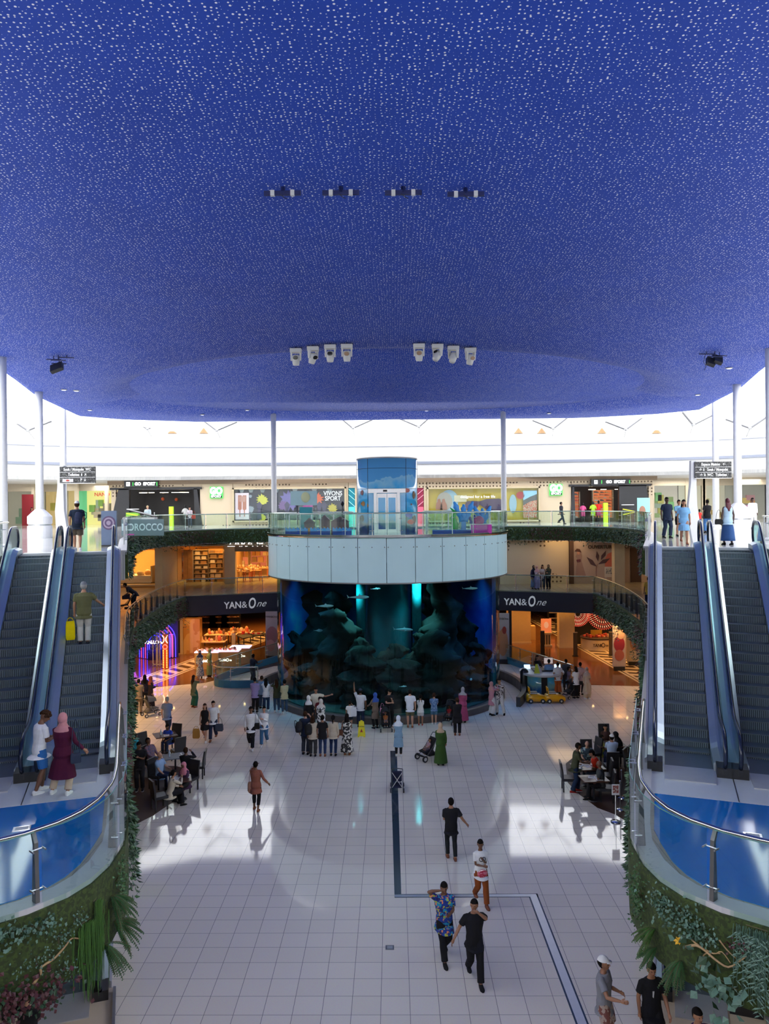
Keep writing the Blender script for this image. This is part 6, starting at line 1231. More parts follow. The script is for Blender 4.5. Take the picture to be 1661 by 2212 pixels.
        remeshed({'shorts': 'shorts', 'leggings': 'leggings'}.get(kind, 'trousers'), m, mt, t, vox * 1.15)
    elif kind == 'skirt':
        m = MB(); zh = bot[2] if len(bot) > 2 else .2; torso(m, 1.03, .012, 0, 1.07, (zh, .24)); obj('skirt', m, mt, t, True)
    # upper garment
    kind, col = top[0], top[1]; mt = tm or cloth(col); hem = top[2] if len(top) > 2 else {'tee': .76, 'long': .76, 'vest': .77, 'tunic': .50, 'dress': .12, 'dress_short': .5, 'sleeveless_dress': .5}[kind]
    if kind:
        m = MB(); add = .016
        if hem < .79: torso(m, 1.03, add, 0, 1.475, (hem, .203 if hem > .6 else (.205 if hem > .4 else .26)))
        else: torso(m, 1.03, add, .81, 1.475)
        if kind not in ('vest', 'sleeveless_dress'):
            e = .55 if kind in ('tee', 'dress_short') else 2.0
            for S, el, wr, sx in AR:
                p0 = S + UP.to_3x3() @ Vector((-sx * .05, 0, .012)); R_ = .064 if male else .057
                if e < 1: m.tube([p0, S, S.lerp(el, .68)], [R_, R_ + .008, R_ + .008], 12)
                else: m.tube([p0, S, S.lerp(el, .5), el, el.lerp(wr, .5), el.lerp(wr, .93)], [R_, R_ + .006, R_, .048, .044, .038], 12)
        if legs == 'sit' and hem < .79: obj({'tee': 'shirt'}.get(kind, 'dress'), m, mt, t, True)
        else: remeshed('dress' if 'dress' in kind else ('tunic' if kind == 'tunic' else 'shirt'), m, mt, t, vox * 1.15)
    # shoes
    if legs != 'sit' or True:
        for (h, kn, an), (fx, fy) in zip(LG, fe):
            c = Vector((an.x, an.y, an.z - .09)); shoe(c, (fx * .25, -1), SHOEC[shoes][0], SHOEC[shoes][1], t, 1.0)
    # hair and head covering
    m = MB(); m.T = HD; hm = HAIR.get(hc)
    def cap_(rx, ry, rz, c, keep): 
        n, k = 18, 12; vs = []; fs = []
        for j in range(k + 1):
            th = PI * j / k
            for i in range(n): ph = 2 * PI * i / n; q_ = 1 + .022 * math.sin(5 * ph + 3 * th) + rnd.uniform(-.012, .012); vs.append((c[0] + rx * q_ * math.sin(th) * math.cos(ph), c[1] + ry * q_ * math.sin(th) * math.sin(ph), c[2] + rz * math.cos(th)))
        for j in range(k):
            for i in range(n):
                f_ = (j * n + i, j * n + (i + 1) % n, (j + 1) * n + (i + 1) % n, (j + 1) * n + i); ce = [sum(vs[q][a] for q in f_) / 4 for a in range(3)]
                if keep(ce): fs.append(f_)
        m.add(vs, fs)
    if hair in ('short', 'long', 'bun', 'pony', 'capped', 'tails', 'mid'):
        cap_(.088, .108, .114, (0, .012, 1.662), lambda c: c[2] > (1.60 if c[1] > .01 else 1.705) or (c[1] > .02 and c[2] > 1.565))
        if hair in ('long', 'mid'):
            zb = 1.28 if hair == 'long' else 1.46
            m.loft([[(.088 * f_ * math.cos(a), .045 + o_ + .045 * math.sin(a), z) for a in [2 * PI * i / 10 for i in range(10)]] for z, f_, o_ in ((1.66, 1, 0), (1.56, 1.12, .01), (1.42 if hair == 'long' else 1.50, 1.15, .035), (zb, .7, .05))])
        if hair == 'bun': m.ell((0, .115, 1.70), (.045, .045, .045), 10, 7)
        if hair == 'pony': m.tube([(0, .10, 1.69), (0, .15, 1.66), (0, .15, 1.55), (0, .12, 1.42)], [.02, .034, .030, .012], 8)
        if hair == 'tails':
            for sx in (-1, 1): m.tube([(sx * .06, .08, 1.62), (sx * .06, .12, 1.5), (sx * .06, .10, 1.38)], [.02, .02, .01], 6)
        if hair != 'capped': obj('hair', m, hm, t, True)
    if hair == 'curly':
        for _ in range(34):
            a = rnd.uniform(0, 2 * PI); b_ = rnd.uniform(0, 1); z = 1.66 + .10 * b_; r_ = .085 * math.sqrt(max(.05, 1 - b_ * b_))
            y = .015 + r_ * 1.15 * math.sin(a)
            if y < -.06 and z < 1.70: z = 1.715
            m.ell((r_ * math.cos(a), y, z), (.036, .036, .036), 8, 5)
        obj('hair', m, hm, t, True)
    if hair in ('hijab',):
        cap_(.094, .116, .124, (0, .006, 1.650), lambda c: not (c[1] < -.055 and 1.575 < c[2] < 1.715 and abs(c[0]) < .062))
        m.loft([[((rx + 0) * math.cos(a), oy + ry * math.sin(a), z) for a in [2 * PI * i / 16 for i in range(16)]] for z, rx, ry, oy in ((1.60, .088, .100, .0), (1.54, .078, .088, 0), (1.48, .115, .105, 0), (1.42, .185, .135, 0), (1.33, .200, .150, -.005))], cap=False)
        obj('headscarf', m, cloth(hij), t, True)
    if hair == 'capped' or hair == 'bandcap':
        if hair == 'capped': obj('hair', m, hm, t, True)
        m = MB(); m.T = HD; cap_(.095, .115, .124, (0, .010, 1.664), lambda c: c[2] > 1.69); m.loft([[(.07 * math.cos(a) , -.085 - ex - .0 , 1.69 + dz_) if 0 else (.075 * math.cos(a), -.075 - ex * (math.sin(a)), 1.692 + dz_) for a in [PI * i / 8 for i in range(9)]] for ex, dz_ in ((.075, 0), (.075, .008))])
        obj('cap', m, cloth(hij or (.7, .7, .7)), t, True)
    if near == 0: pass
    PEOPLE.append(t)
    t['_'] = 0; del t['_']
    return t
def bag(pos, lab, col, w=.30, d=.12, h=.24, kind='handbag', strap=.35, mt=None, rz=0, name=None, cat='bag'):
    t = thing(name or kind, lab, cat, pos, rz); mt = mt or cloth(col, 'bag'); m = MB()
    m.loft([[(w / 2 * f_ * sx, d / 2 * g_ * sy, z * h) for sx, sy in ((-1, -1), (1, -1), (1, 1), (-1, 1))] for z, f_, g_ in ((0, .85, .9), (.12, 1, 1), (.75, .98, .8), (1, .85, .45))]); obj('bag_body', m, mt, t)
    m = MB(); m.tube([(w * .38 * math.cos(a), 0, h * .92 + strap * math.sin(a)) for a in [PI * k / 8 for k in range(9)]], .008, 6); obj('strap', m, mt, t)
    return t
def backpack(pos, rz, lab, col):
    t = thing('backpack', lab, 'backpack', pos, rz); mt = cloth(col, 'bag'); m = MB(); m.loft([[(.15 * f_ * math.cos(a), .09 * g_ * math.sin(a), z) for a in [2 * PI * k / 12 for k in range(12)]] for z, f_, g_ in ((0, .8, .9), (.05, 1, 1.1), (.25, 1.05, 1.15), (.38, .9, .9), (.44, .5, .5))]); obj('pack', m, mt, t, True)
    m = MB(); m.loft([[(.10 * math.cos(a), .09 + .03 * math.sin(a), z) for a in [2 * PI * k / 10 for k in range(10)]] for z in (.05, .2)]); obj('front_pocket', m, mt, t, True)
    for sx in (-1, 1): m = MB(); m.tube([(sx * .09, -.06, .42), (sx * .10, -.16, .46), (sx * .11, -.32, .40), (sx * .12, -.30, .22), (sx * .11, -.10, .06)], .014, 5); obj('strap', m, mt, t)
    return t
c_ = dict(W=(.78, .78, .78), K=(.012, .012, .015), N=(.02, .03, .07), J=(.06, .12, .25), JD=(.02, .04, .10), BG=(.55, .47, .36), OL=(.10, .10, .05), CR=(.70, .66, .52))
TROP = pattern('tropical_shirt', (.01, .04, .28), [(.01, .28, .45), (.02, .02, .12), (.45, .50, .05), (.70, .25, .12)], 9, thr=.56)
LEAFP = pattern('leaf_print_dress', (.02, .02, .022), [(.62, .60, .55)], 11, thr=.52)
FLORP = pattern('black_white_print', (.70, .70, .68), [(.02, .02, .02)], 12, thr=.53)
STRIP = pattern('striped_blue_white', (.50, .55, .62), [(.12, .17, .34)], 16, thr=.52)
BLUEP = pattern('blue_print', (.05, .13, .32), [(.20, .32, .50)], 16)
A_ = 'walking on the pale tiled floor'
def g0(px, py): return G(px, py, 0.0)
def at_(p, dx=0, dy=0, dz=0): return (p.x + dx, p.y + dy, p.z + dz)
# --- foreground walkers
p = g0(962, 2086); person(p, 12, 1.76, 'man in a bright blue tropical shirt holding his ear', ('tee', c_['N'], .70), ('trousers', c_['K']), skin='d', arms=('waist', 'ear'), legs='walk2', near=2, tm=TROP, w=1.06, head=(-8, 8))
p = g0(1028, 2134); person(p, 8, 1.76, 'man all in black pointing with one raised arm before his face', ('tee', c_['K']), ('trousers', c_['K']), skin='m', arms=('point', 'side'), legs='walk', near=2, head=(-25, -5))
p = g0(1041, 1962); person(p, 14, 1.66, 'young woman in white tee with dark rings emblem and rust trousers, clutching a red bag', ('tee', c_['W']), ('trousers', (.27, .07, .018)), 'pony', skin='d', arms=('chest', 'waist'), legs='walk', shoes='t', male=False, near=2, head=(-20, 5))
q = thing('clutch_bag', 'red patterned clutch bag held by the young woman in rust trousers', 'bag', at_(p, -.02, -.34, 1.05), .3); m = MB(); m.ell((0, 0, 0), (.14, .07, .10)); obj('bag_body', m, pattern('red_print', (.5, .02, .06), [(.7, .2, .25)], 20), q, True); m = MB(); m.tube([(-.11, -.02, .08), (0, -.04, .1), (.11, -.02, .08)], .008, 6); obj('zip', m, STEEL, q)
for sx in (-1, 1):
    pass
t = PEOPLE[-1]; m = MB()
for sx in (-1, 1): m.tube([(sx * .035 + .055 * math.cos(a), -.162 + .01 * abs(math.cos(a)), 1.27 + .055 * math.sin(a)) for a in [sx * .6 + (PI if sx > 0 else 0) + k * (2 * PI - 1.2) / 12 * (1 if sx > 0 else 1) - (0 if sx > 0 else 2 * PI - 1.8) for k in range(13)]], .010, 6)
obj('printed_emblem', m, BLACK, t)
p = g0(975, 1855); person(p, 184, 1.78, 'man in black tee and dark trousers walking away in the middle of the floor', ('tee', c_['K']), ('leggings', (.02, .023, .027)), skin='m', arms=('waist', 'side'), legs='step', shoes='t', near=2)
p = g0(553, 1750); person(p, 176, 1.66, 'woman in a brown tunic walking away with one hand raised to her head', ('tunic', (.26, .09, .06), .66), ('capri', c_['K']), 'short', skin='d', arms=('phone', 'side'), legs='step', shoes='t', male=False, near=1, w=1.08)
bag(at_(p, -.10, .0, .62), 'large tan slouchy shoulder bag on the woman in the brown tunic', (.28, .14, .09), .34, .14, .36, 'shoulder_bag', .55, rz=.4)
# bottom edge
def headp(px, py, h): return G(px, py, h)
p = headp(1304, 2066, 1.80); person((p.x, p.y, 0), 60, 1.78, 'man in grey tee and white cap raising his forearm at the bottom edge', ('tee', (.22, .22, .25)), ('shorts', (.20, .07, .06)), 'capped', 'b', 'm', ('waist', 'reach'), 'stand', near=2, hij=(.75, .75, .75), bm=pattern('red_print_shorts', (.18, .06, .05), [(.4, .3, .25)], 14))
p = headp(1417, 2094, 1.78); person((p.x, p.y, 0), 8, 1.76, 'man in a black tee with a small white chest print near the right green wall', ('tee', c_['K']), ('trousers', c_['K']), 'short', 'b', 'm', ('fwd', 'down'), 'walk', near=2, head=(-5, 5))
t = PEOPLE[-1]; m = MB(); m.plate([(-.05, -.145, 1.30), (-.02, -.147, 1.30), (-.035, -.15, 1.18), (-.055, -.15, 1.2)], (0, -.008, 0)); obj('chest_print', m, cloth((.6, .6, .6)), t)
p = headp(1507, 2178, 1.72); person((p.x, p.y, 0), 15, 1.70, 'dark haired youth in a plum tee cut by the bottom edge on the right', ('tee', (.06, .03, .10)), ('trousers', c_['K']), 'short', 'b', 'm', ('down', 'down'), 'stand', near=2)
p = headp(60, 2148, 1.60); person((p.x, p.y, 0), 170, 1.70, 'person in black seen under the burgundy plant at the bottom left', ('tee', c_['K']), ('trousers', c_['K']), 'bun', 'n', 'l', ('chest', 'chest'), 'step', near=1)
# --- escalator and landings
def wp(side, v, u, z): q = wing(side, v, u); return Vector((q.x, q.y, z))
ue = 4.62; p = wp(-1, .50, ue, L1 + est(ue, L2 - L1) + .0); n_ = int(ue / .355); uu = (n_ + .5) * .355; p = wp(-1, .52, uu, L1 + est(uu, L2 - L1)); 
person(p, 190, 1.74, 'man in olive tee and flat cap riding the left escalator, hand on the rail', ('tee', (.10, .10, .045), .74), ('trousers', (.50, .48, .44)), 'capped', 'g', 'm', ('down', (.30, -.30, -.32)), 'stand', 'bw', near=2, hij=(.16, .17, .20), w=1.12)
PEOPLE[-1].rotation_euler.z = math.radians(180 - 180 + 180) + SA
bag((p.x - .38, p.y - .02, p.z + .14), 'bright yellow carrier bag held by the man on the left escalator', (.80, .62, .0), .24, .14, .52, 'carrier_bag', .14, rz=.5)
p = G(85, 1712, L1); p.z = L1 + .012; person(p, 140, 1.66, 'boy in white tee and blue shorts looking down at his hands on the left landing', ('tee', c_['W']), ('shorts', (.03, .14, .38)), 'curly', 'n', 'd', ('waist', 'waist'), 'step', 'w', near=2, head=(-20, 30), lean=6)
p = G(137, 1716, L1); p.z = L1 + .012; person(p, 178, 1.66, 'woman in a long maroon tunic and pink headscarf on the left landing', ('tunic', (.07, .008, .03), .38), ('trousers', (.50, .38, .28)), 'hijab', skin='m', arms=('waist', 'side'), legs='wide', shoes='w', male=False, near=2, hij=(.50, .22, .24), w=1.12)
bag(at_(p, .30, -.10, .66), 'small dark crossbody bag on the woman in maroon', (.03, .04, .07), .2, .08, .2, 'crossbody_bag', .7, rz=.5)
p = G(167, 1188, L2); person(p, 200, 1.80, 'man in navy tee, olive shorts and white cap walking off the left escalator', ('tee', (.012, .02, .04)), ('shorts', (.09, .07, .05)), 'capped', 'n', 'm', ('down', 'down'), 'step', 'w', near=1, hij=(.6, .6, .62))
backpack(at_(p, .14, -.20, .98), 2.9, 'navy backpack worn by the man at the top of the left escalators', (.015, .02, .05))
TL = 'on the top right landing'
for px, py, f_, H_, lab, tp, bt, kw in [
    (1441, 1162, 10, 1.82, 'tall man in navy tee and jeans, leftmost of the group ' + TL, ('tee', (.012, .02, .045)), ('trousers', (.02, .03, .06)), dict(skin='k', arms=('down', 'down'), legs='step', near=1)),
    (1467, 1158, 0, 1.70, 'youth in light blue tee behind the blue dress on the top right landing', ('tee', (.22, .45, .62)), ('shorts', c_['K']), dict(skin='m', arms=('down', 'hold'), near=1)),
    (1483, 1176, -12, 1.68, 'woman in a short pale blue dress with long dark hair ' + TL, ('dress_short', (.20, .42, .68), .55), ('', 0), dict(hair='long', skin='m', male=False, arms=('down', 'down'), legs='walk', shoes='t', near=1, hc='b')),
    (1511, 1136, 180, 1.10, 'small child in a red tee with back turned ' + TL, ('tee', (.65, .04, .03)), ('shorts', c_['J']), dict(skin='k', near=1)),
    (1528, 1151, 178, 1.72, 'woman in a black top and blue jeans with back turned ' + TL, ('tee', c_['K']), ('trousers', (.06, .16, .36)), dict(hair='bun', skin='k', male=False, arms=('down', 'waist'), near=1)),
    (1572, 1177, 182, 1.70, 'woman in a long denim skirt with burgundy hair walking away ' + TL, ('vest', (.40, .55, .68)), ('skirt', (.03, .08, .22), .16), dict(hair='long', hc='r', skin='k', male=False, legs='step', near=1)),
    (1598, 1140, 120, 1.66, 'woman in an olive top partly behind the white column ' + TL, ('tee', (.14, .16, .06)), ('trousers', (.10, .12, .06)), dict(hair='long', skin='m', male=False, near=0)),
    (1626, 1138, 0, 1.84, 'man in a loose white shirt in front of the far right cafe', ('long', (.80, .80, .80), .66), ('trousers', (.6, .6, .6)), dict(skin='k', arms=('down', 'down'), near=1, w=1.1)),
    (1214, 1132, 100, 1.78, 'man in a dark jacket striding past the right square sports sign', ('long', (.03, .03, .04)), ('trousers', (.02, .025, .04)), dict(legs='walk', arms=('fwd', 'back'), skin='m')),
    (411, 1139, 0, 1.66, 'woman in a pale top leaning on the top floor rail before the left sports store', ('long', (.55, .50, .52)), ('leggings', (.05, .06, .09)), dict(hair='mid', skin='l', male=False, arms=('rail', 'rail'), lean=12)),
    (320, 1141, 8, 1.76, 'man in a pale shirt and sand cap on the top rail by the MOROCCO panel', ('long', (.50, .60, .62)), ('trousers', (.1, .1, .12)), dict(hair='capped', skin='l', arms=('rail', 'rail'), lean=14, hij=(.5, .36, .2))),
    (69, 1130, 60, 1.70, 'woman in dark red standing by the far left shopfront', ('long', (.22, .02, .03)), ('trousers', (.12, .02, .03)), dict(hair='long', skin='m', male=False, arms=('hold', 'down')))]:
    q = G(px, py, L2); 
    if lab.startswith('woman in dark red'): q = AT(69, 1125, 66); q.z = L2
    if 'far right cafe' in lab: q = G(px, 1142, L2)
    person(q, f_, H_, lab, tp, bt, **kw)
q = G(408, 1140, L2); bag((q.x + .35, q.y + .1, L2 + .7), 'red tote bag on the woman leaning on the top floor rail', (.45, .06, .04), .3, .12, .35, 'tote_bag', .3)
q = G(1572, 1177, L2); bag((q.x - .32, q.y, L2 + .75), 'small black handbag carried by the woman in the denim skirt', (.02, .02, .02), .26, .1, .2)
# middle floor
ML = 'at the middle rail'
for px, py, f_, H_, lab, tp, bt, kw in [
    (1153, 1272, 20, 1.62, 'leftmost of four friends, dark shawl and pale blue dress ' + ML, ('tunic', (.05, .05, .10), .8), ('skirt', (.20, .26, .42), .12), dict(hair='hijab', hij=(.03, .03, .04), male=False, arms=('hold', 'down'))),
    (1160, 1273, 10, 1.60, 'friend in a lilac skirt and rose headscarf ' + ML, ('long', (.55, .45, .50)), ('wide', (.30, .24, .42)), dict(hair='hijab', hij=(.55, .30, .30), male=False, arms=('hold', 'hold'))),
    (1172, 1272, -5, 1.66, 'friend with long dark hair in a pale top and grey jeans ' + ML, ('tee', (.50, .42, .38)), ('trousers', (.04, .05, .07)), dict(hair='long', male=False, arms=('phone', 'waist'))),
    (1185, 1272, -30, 1.68, 'rightmost of the four friends, in an olive headscarf and dark clothes ' + ML, ('long', (.06, .08, .07)), ('trousers', (.02, .02, .03)), dict(hair='hijab', hij=(.12, .10, .05), male=False, arms=('waist', 'down'))),
    (1401, 1313, 180, 1.72, 'person in a mustard top standing far back on the right of the middle floor', ('tee', (.55, .35, .06)), ('trousers', c_['N']), dict(arms=('down', 'down'), skin='d')),
    (508, 1252, 60, 1.64, 'shop worker in black at the entrance table of the home store', ('long', c_['K']), ('trousers', c_['K']), dict(hair='bun', arms=('table', 'table'), male=False, lean=12))]:
    person(G(px, py, L1) if px != 508 else Vector((AT(508, 1240, 60.4).x - .3, 60.0, L1)), f_, H_, lab, tp, bt, **kw)
q = G(292, 1316, L1); person(q, -78, 1.78, 'man in dark clothes bending forward over a pushchair on the middle floor left', ('tee', (.02, .02, .03)), ('trousers', (.02, .02, .03)), 'short', 'b', 'd', ('railhi', 'railhi'), 'step', 'b', lean=52, head=(0, -25))
# --- ground floor crowd, from the left
R_ = dict
CR = [
    (432, 1464, 10, 1.66, 'woman in a striped blue and white gown with navy headscarf before the beauty store', ('dress', c_['W'], .12), ('', 0), R_(hair='hijab', hij=(.02, .03, .10), male=False, tm=STRIP, arms=('hold', 'down'))),
    (453, 1461, -60, 1.68, 'woman in a pale green gown and headscarf behind the ramp rail on the left', ('dress', (.20, .28, .14), .12), ('', 0), R_(hair='hijab', hij=(.28, .35, .20), male=False, arms=('hold', 'hold'))),
    (419, 1528, 150, 1.66, 'woman in a sage top and wide green trousers holding a phone up, left of centre', ('tee', (.14, .16, .09), .66), ('wide', (.02, .10, .07)), R_(hair='long', hc='n', skin='l', male=False, arms=('phone', 'phone'), shoes='t')),
    (300, 1541, 190, 1.72, 'man in a beige tee standing by a pushchair at the far left of the floor', ('tee', (.26, .20, .14)), ('trousers', (.20, .15, .11)), R_(hair='short', skin='l', arms=('push', 'push'))),
    (326, 1530, 120, 1.64, 'woman in a dark robe and rust headscarf beside the pushchair at the far left', ('dress', (.03, .02, .03), .12), ('', 0), R_(hair='hijab', hij=(.30, .07, .05), male=False, arms=('waist', 'waist'))),
    (313, 1524, 200, 1.60, 'second dark dressed woman standing close behind the far left pushchair', ('long', (.02, .02, .04)), ('trousers', (.02, .02, .03)), R_(hair='long', male=False, arms=('waist', 'down'))),
    (358, 1592, 172, 1.76, 'man in a steel blue tee walking away past the cafe on the left', ('tee', (.14, .20, .36)), ('trousers', (.02, .03, .07)), R_(hair='short', hc='g', skin='l', legs='walk', arms=('down', 'waist'))),
    (440, 1604, 5, 1.66, 'woman in a short black dress carrying a brown paper bag', ('sleeveless_dress', c_['K'], .58), ('', 0), R_(hair='long', hc='n', skin='l', male=False, legs='walk', shoes='w', near=1, arms=('down', 'down'))),
    (458, 1602, 0, 1.74, 'man in white polo, sunglasses and navy trousers beside the woman in the black dress', ('tee', c_['W']), ('trousers', c_['N']), R_(hair='short', skin='l', legs='walk2', shoes='t', near=1, arms=('down', 'down'))),
    (540, 1621, 6, 1.80, 'man in a loose white shirt and black trousers walking towards the viewer left of centre', ('long', c_['W'], .74), ('trousers', c_['K']), R_(hair='short', skin='d', legs='walk', shoes='w', near=1, arms=('side', 'down'))),
    (569, 1613, -4, 1.68, 'woman in a white blouse and blue jeans walking beside the man in the white shirt', ('long', c_['W'], .78), ('trousers', (.05, .14, .28)), R_(hair='bun', skin='l', male=False, legs='walk2', shoes='w', near=1, arms=('hold', 'down'))),
    (545, 1478, 140, 1.74, 'man in dark blue leaning on the blue ramp parapet left of the tank', ('tee', (.02, .03, .06)), ('trousers', (.02, .025, .04)), R_(hair='short', skin='d', arms=('railhi', 'railhi'), lean=8)),
    (551, 1538, 176, 1.74, 'man in a lilac shirt and black trousers watching the tank from its left', ('long', (.30, .24, .45), .74), ('trousers', c_['K']), R_(hair='short', skin='m', arms=('waist', 'waist'))),
    (566, 1530, 165, 1.66, 'person in a pale denim shirt raising a phone at the left of the tank', ('long', (.22, .33, .48)), ('trousers', (.05, .08, .14)), R_(hair='short', hc='n', skin='l', male=False, arms=('phone', 'phone'))),
    (575, 1536, 185, 1.66, 'woman with long black hair, white top and navy jeans at the left of the tank', ('long', c_['W']), ('trousers', (.02, .04, .09)), R_(hair='long', male=False, shoes='w', arms=('phone', 'waist'))),
    (598, 1538, 195, 1.66, 'woman in a dark olive top and blue jeans at the left flank of the tank', ('long', (.05, .055, .03)), ('leggings', (.04, .07, .13)), R_(hair='long', hc='n', male=False, shoes='w', arms=('phone', 'waist'))),
    (615, 1541, 200, 1.68, 'woman in a loose butter yellow blouse and jeans close to the tank on the left', ('long', (.55, .50, .30)), ('leggings', (.05, .09, .16)), R_(hair='bun', male=False, shoes='w', arms=('waist', 'waist'))),
    (660, 1629, 172, 1.78, 'balding man in a navy top, leftmost of the row standing with backs to the viewer', ('tee', (.02, .03, .06)), ('trousers', (.03, .035, .05)), R_(hair='mid' if False else 'short', hc='n', skin='l', near=1, arms=('down', 'phone'))),
    (676, 1633, 180, 1.66, 'second in the row of five, in a pale top and flared dark trousers', ('tee', c_['BG']), ('trousers', (.04, .04, .045)), R_(hair='mid', hc='n', male=False, near=1, arms=('down', 'waist'))),
    (697, 1633, 182, 1.68, 'third in the row of five, in a black tee and navy jeans', ('tee', c_['K']), ('leggings', (.03, .05, .13)), R_(hair='bun', male=False, near=1, shoes='t')),
    (720, 1632, 178, 1.66, 'fourth in the row of five, in a beige backed top with a ponytail', ('long', c_['BG']), ('leggings', (.015, .03, .09)), R_(hair='pony', male=False, near=1)),
    (750, 1630, 176, 1.70, 'fifth in the row, in a long black and white leaf print dress', ('sleeveless_dress', c_['K'], .14), ('', 0), R_(hair='long', skin='m', male=False, near=1, tm=LEAFP, shoes='t', w=1.1, arms=('down', 'waist'))),
    (694, 1588, 200, 1.62, 'woman in a black and white print dress and cream headscarf beyond the row of five', ('dress', c_['W'], .2), ('', 0), R_(hair='hijab', hij=(.65, .60, .55), male=False, tm=FLORP, w=1.12, arms=('waist', 'waist'))),
    (667, 1578, 190, 1.60, 'woman in black with a white headscarf near the tank left of the print dress', ('dress', c_['K'], .15), ('', 0), R_(hair='hijab', hij=(.75, .75, .75), male=False)),
    (683, 1566, 10, 1.76, 'man in a cream tee spreading one arm before the tank glass', ('tee', c_['CR']), ('trousers', (.05, .05, .06)), R_(hair='short', arms=('out', 'down'))),
    (691, 1572, 0, 1.40, 'child in a dark red tee in front of the man in cream', ('tee', (.16, .02, .03)), ('shorts', c_['K']), R_(hair='short', skin='d')),
    (756, 1572, 178, 1.22, 'child in a white tee holding up a camera left of the yellow sign', ('tee', c_['W']), ('shorts', (.02, .03, .05)), R_(hair='short', arms=('down', 'phone'), near=1)),
    (779, 1570, 180, 1.78, 'man in navy with a white back panel and cap raising a phone at the tank', ('tee', (.62, .64, .68)), ('trousers', c_['N']), R_(hair='capped', hij=(.03, .04, .07), arms=('raise', 'down'), skin='d', near=1)),
    (811, 1573, 215, 1.64, 'woman in a taupe coat and royal blue headscarf at the tank glass', ('tunic', (.17, .13, .10), .5), ('leggings', c_['K']), R_(hair='hijab', hij=(.04, .10, .38), male=False, near=1, arms=('push', 'push'))),
    (841, 1566, 30, 1.76, 'man in black tee looking down behind a pushchair at the centre of the tank', ('tee', c_['K']), ('trousers', c_['K']), R_(hair='short', skin='l', near=1, arms=('chest', 'waist'), head=(0, 30))),
    (861, 1633, 176, 1.66, 'woman in a white headscarf and pale blue denim dress carrying a child', ('tunic', (.22, .36, .50), .42), ('leggings', c_['K']), R_(hair='hijab', hij=(.68, .74, .82), male=False, near=1, shoes='w', arms=('chest', 'chest'))),
    (886, 1571, 180, 1.76, 'man in a white tee and olive shorts with back turned at the tank', ('tee', (.72, .76, .84), .74), ('shorts', (.12, .11, .07)), R_(hair='short', hc='b', skin='l', near=1, shoes='t', arms=('hold', 'down'))),
    (905, 1563, 178, 1.42, 'girl with two plaits in white top, white shorts and red shoes', ('tee', c_['W']), ('shorts', (.6, .6, .62)), R_(hair='tails', skin='m', male=False, near=1, shoes='r', arms=('hold', 'hold'))),
    (935, 1562, 180, 1.44, 'boy in a blue printed tee and denim shorts at the tank', ('tee', (.1, .2, .4)), ('shorts', (.08, .18, .28)), R_(hair='short', hc='n', skin='l', near=1, shoes='w', tm=BLUEP, arms=('waist', 'waist'))),
    (988, 1588, 176, 1.68, 'woman all in loose black standing right of the boy in blue', ('tunic', c_['K'], .6), ('trousers', c_['K']), R_(hair='bun', hc='n', skin='m', male=False, near=1, shoes='t', w=1.15, arms=('hold', 'hold'))),
    (1000, 1560, 170, 1.66, 'woman in a rose pink gown and grey headscarf beside the woman in black', ('dress', (.38, .07, .16), .12), ('', 0), R_(hair='hijab', hij=(.33, .33, .36), male=False, near=1, w=1.15, head=(0, 25), arms=('waist', 'waist'))),
    (952, 1652, 182, 1.66, 'woman in a long green gown and beige headscarf beside a pushchair', ('dress', (.04, .09, .022), .10), ('', 0), R_(hair='hijab', hij=(.50, .36, .24), male=False, near=1, w=1.1, arms=('waist', 'down'))),
    (1062, 1545, 120, 1.64, "woman in a pink tunic, white trousers and headscarf at the tank's right edge", ('tunic', (.48, .22, .28), .55), ('wide', (.6, .58, .58)), R_(hair='hijab', hij=(.50, .25, .25), male=False, near=1, arms=('phone', 'phone'))),
    (1079, 1543, -20, 1.78, 'man in a patterned shirt and white trousers posing right of the tank', ('long', (.3, .28, .28)), ('trousers', (.60, .58, .55)), R_(hair='short', near=1, legs='wide', tm=pattern('dark_pattern_shirt', (.55, .5, .48), [(.05, .03, .03)], 14), arms=('hold', 'hold'))),
    (1186, 1492, 185, 1.74, 'man in a light blue shirt at the kiosk', ('long', (.16, .30, .52), .7), ('trousers', (.03, .05, .1)), R_(hair='short', skin='m')),
    (1205, 1499, 188, 1.72, 'person in a white tee and wide orange trousers by the kiosk', ('tee', (.70, .68, .68)), ('wide', (.48, .11, .03)), R_(hair='short', skin='m', near=1)),
    (1223, 1490, 170, 1.70, 'person in grey behind the person in orange trousers', ('long', (.07, .07, .08)), ('trousers', (.06, .06, .07)), R_(hair='short', skin='d')),
    (1244, 1508, 200, 1.68, 'woman in a white top and wide black trousers with a crossbody strap', ('tee', c_['W']), ('wide', c_['K']), R_(hair='mid', male=False, near=1, arms=('down', 'push'))),
    (1254, 1500, 150, 1.74, 'person in a pale pink top right behind the woman with the crossbody strap', ('tee', (.55, .36, .34)), ('trousers', (.04, .03, .04)), R_(hair='short', skin='m')),
    (1268, 1509, 20, 1.64, 'woman in a cream robe and long cream headscarf right of the kiosk', ('tunic', (.50, .38, .28), .3), ('wide', (.48, .38, .28)), R_(hair='hijab', hij=(.48, .38, .32), male=False, near=1, shoes='w', arms=('waist', 'down'))),
    (1229, 1493, 90, 1.30, 'small dark haired child with a pushchair right of the kiosk', ('tee', (.22, .18, .3)), ('shorts', (.05, .05, .1)), R_(hair='short', skin='d')),
    (1161, 1481, 20, 1.72, 'kiosk attendant in black behind the round white counter', ('long', c_['K']), ('trousers', c_['K']), R_(hair='mid', male=False, arms=('table', 'table'))),
]
for px, py, f_, H_, lab, tp, bt, kw in CR: person(g0(px, py), f_, H_, lab, tp, bt, **kw)
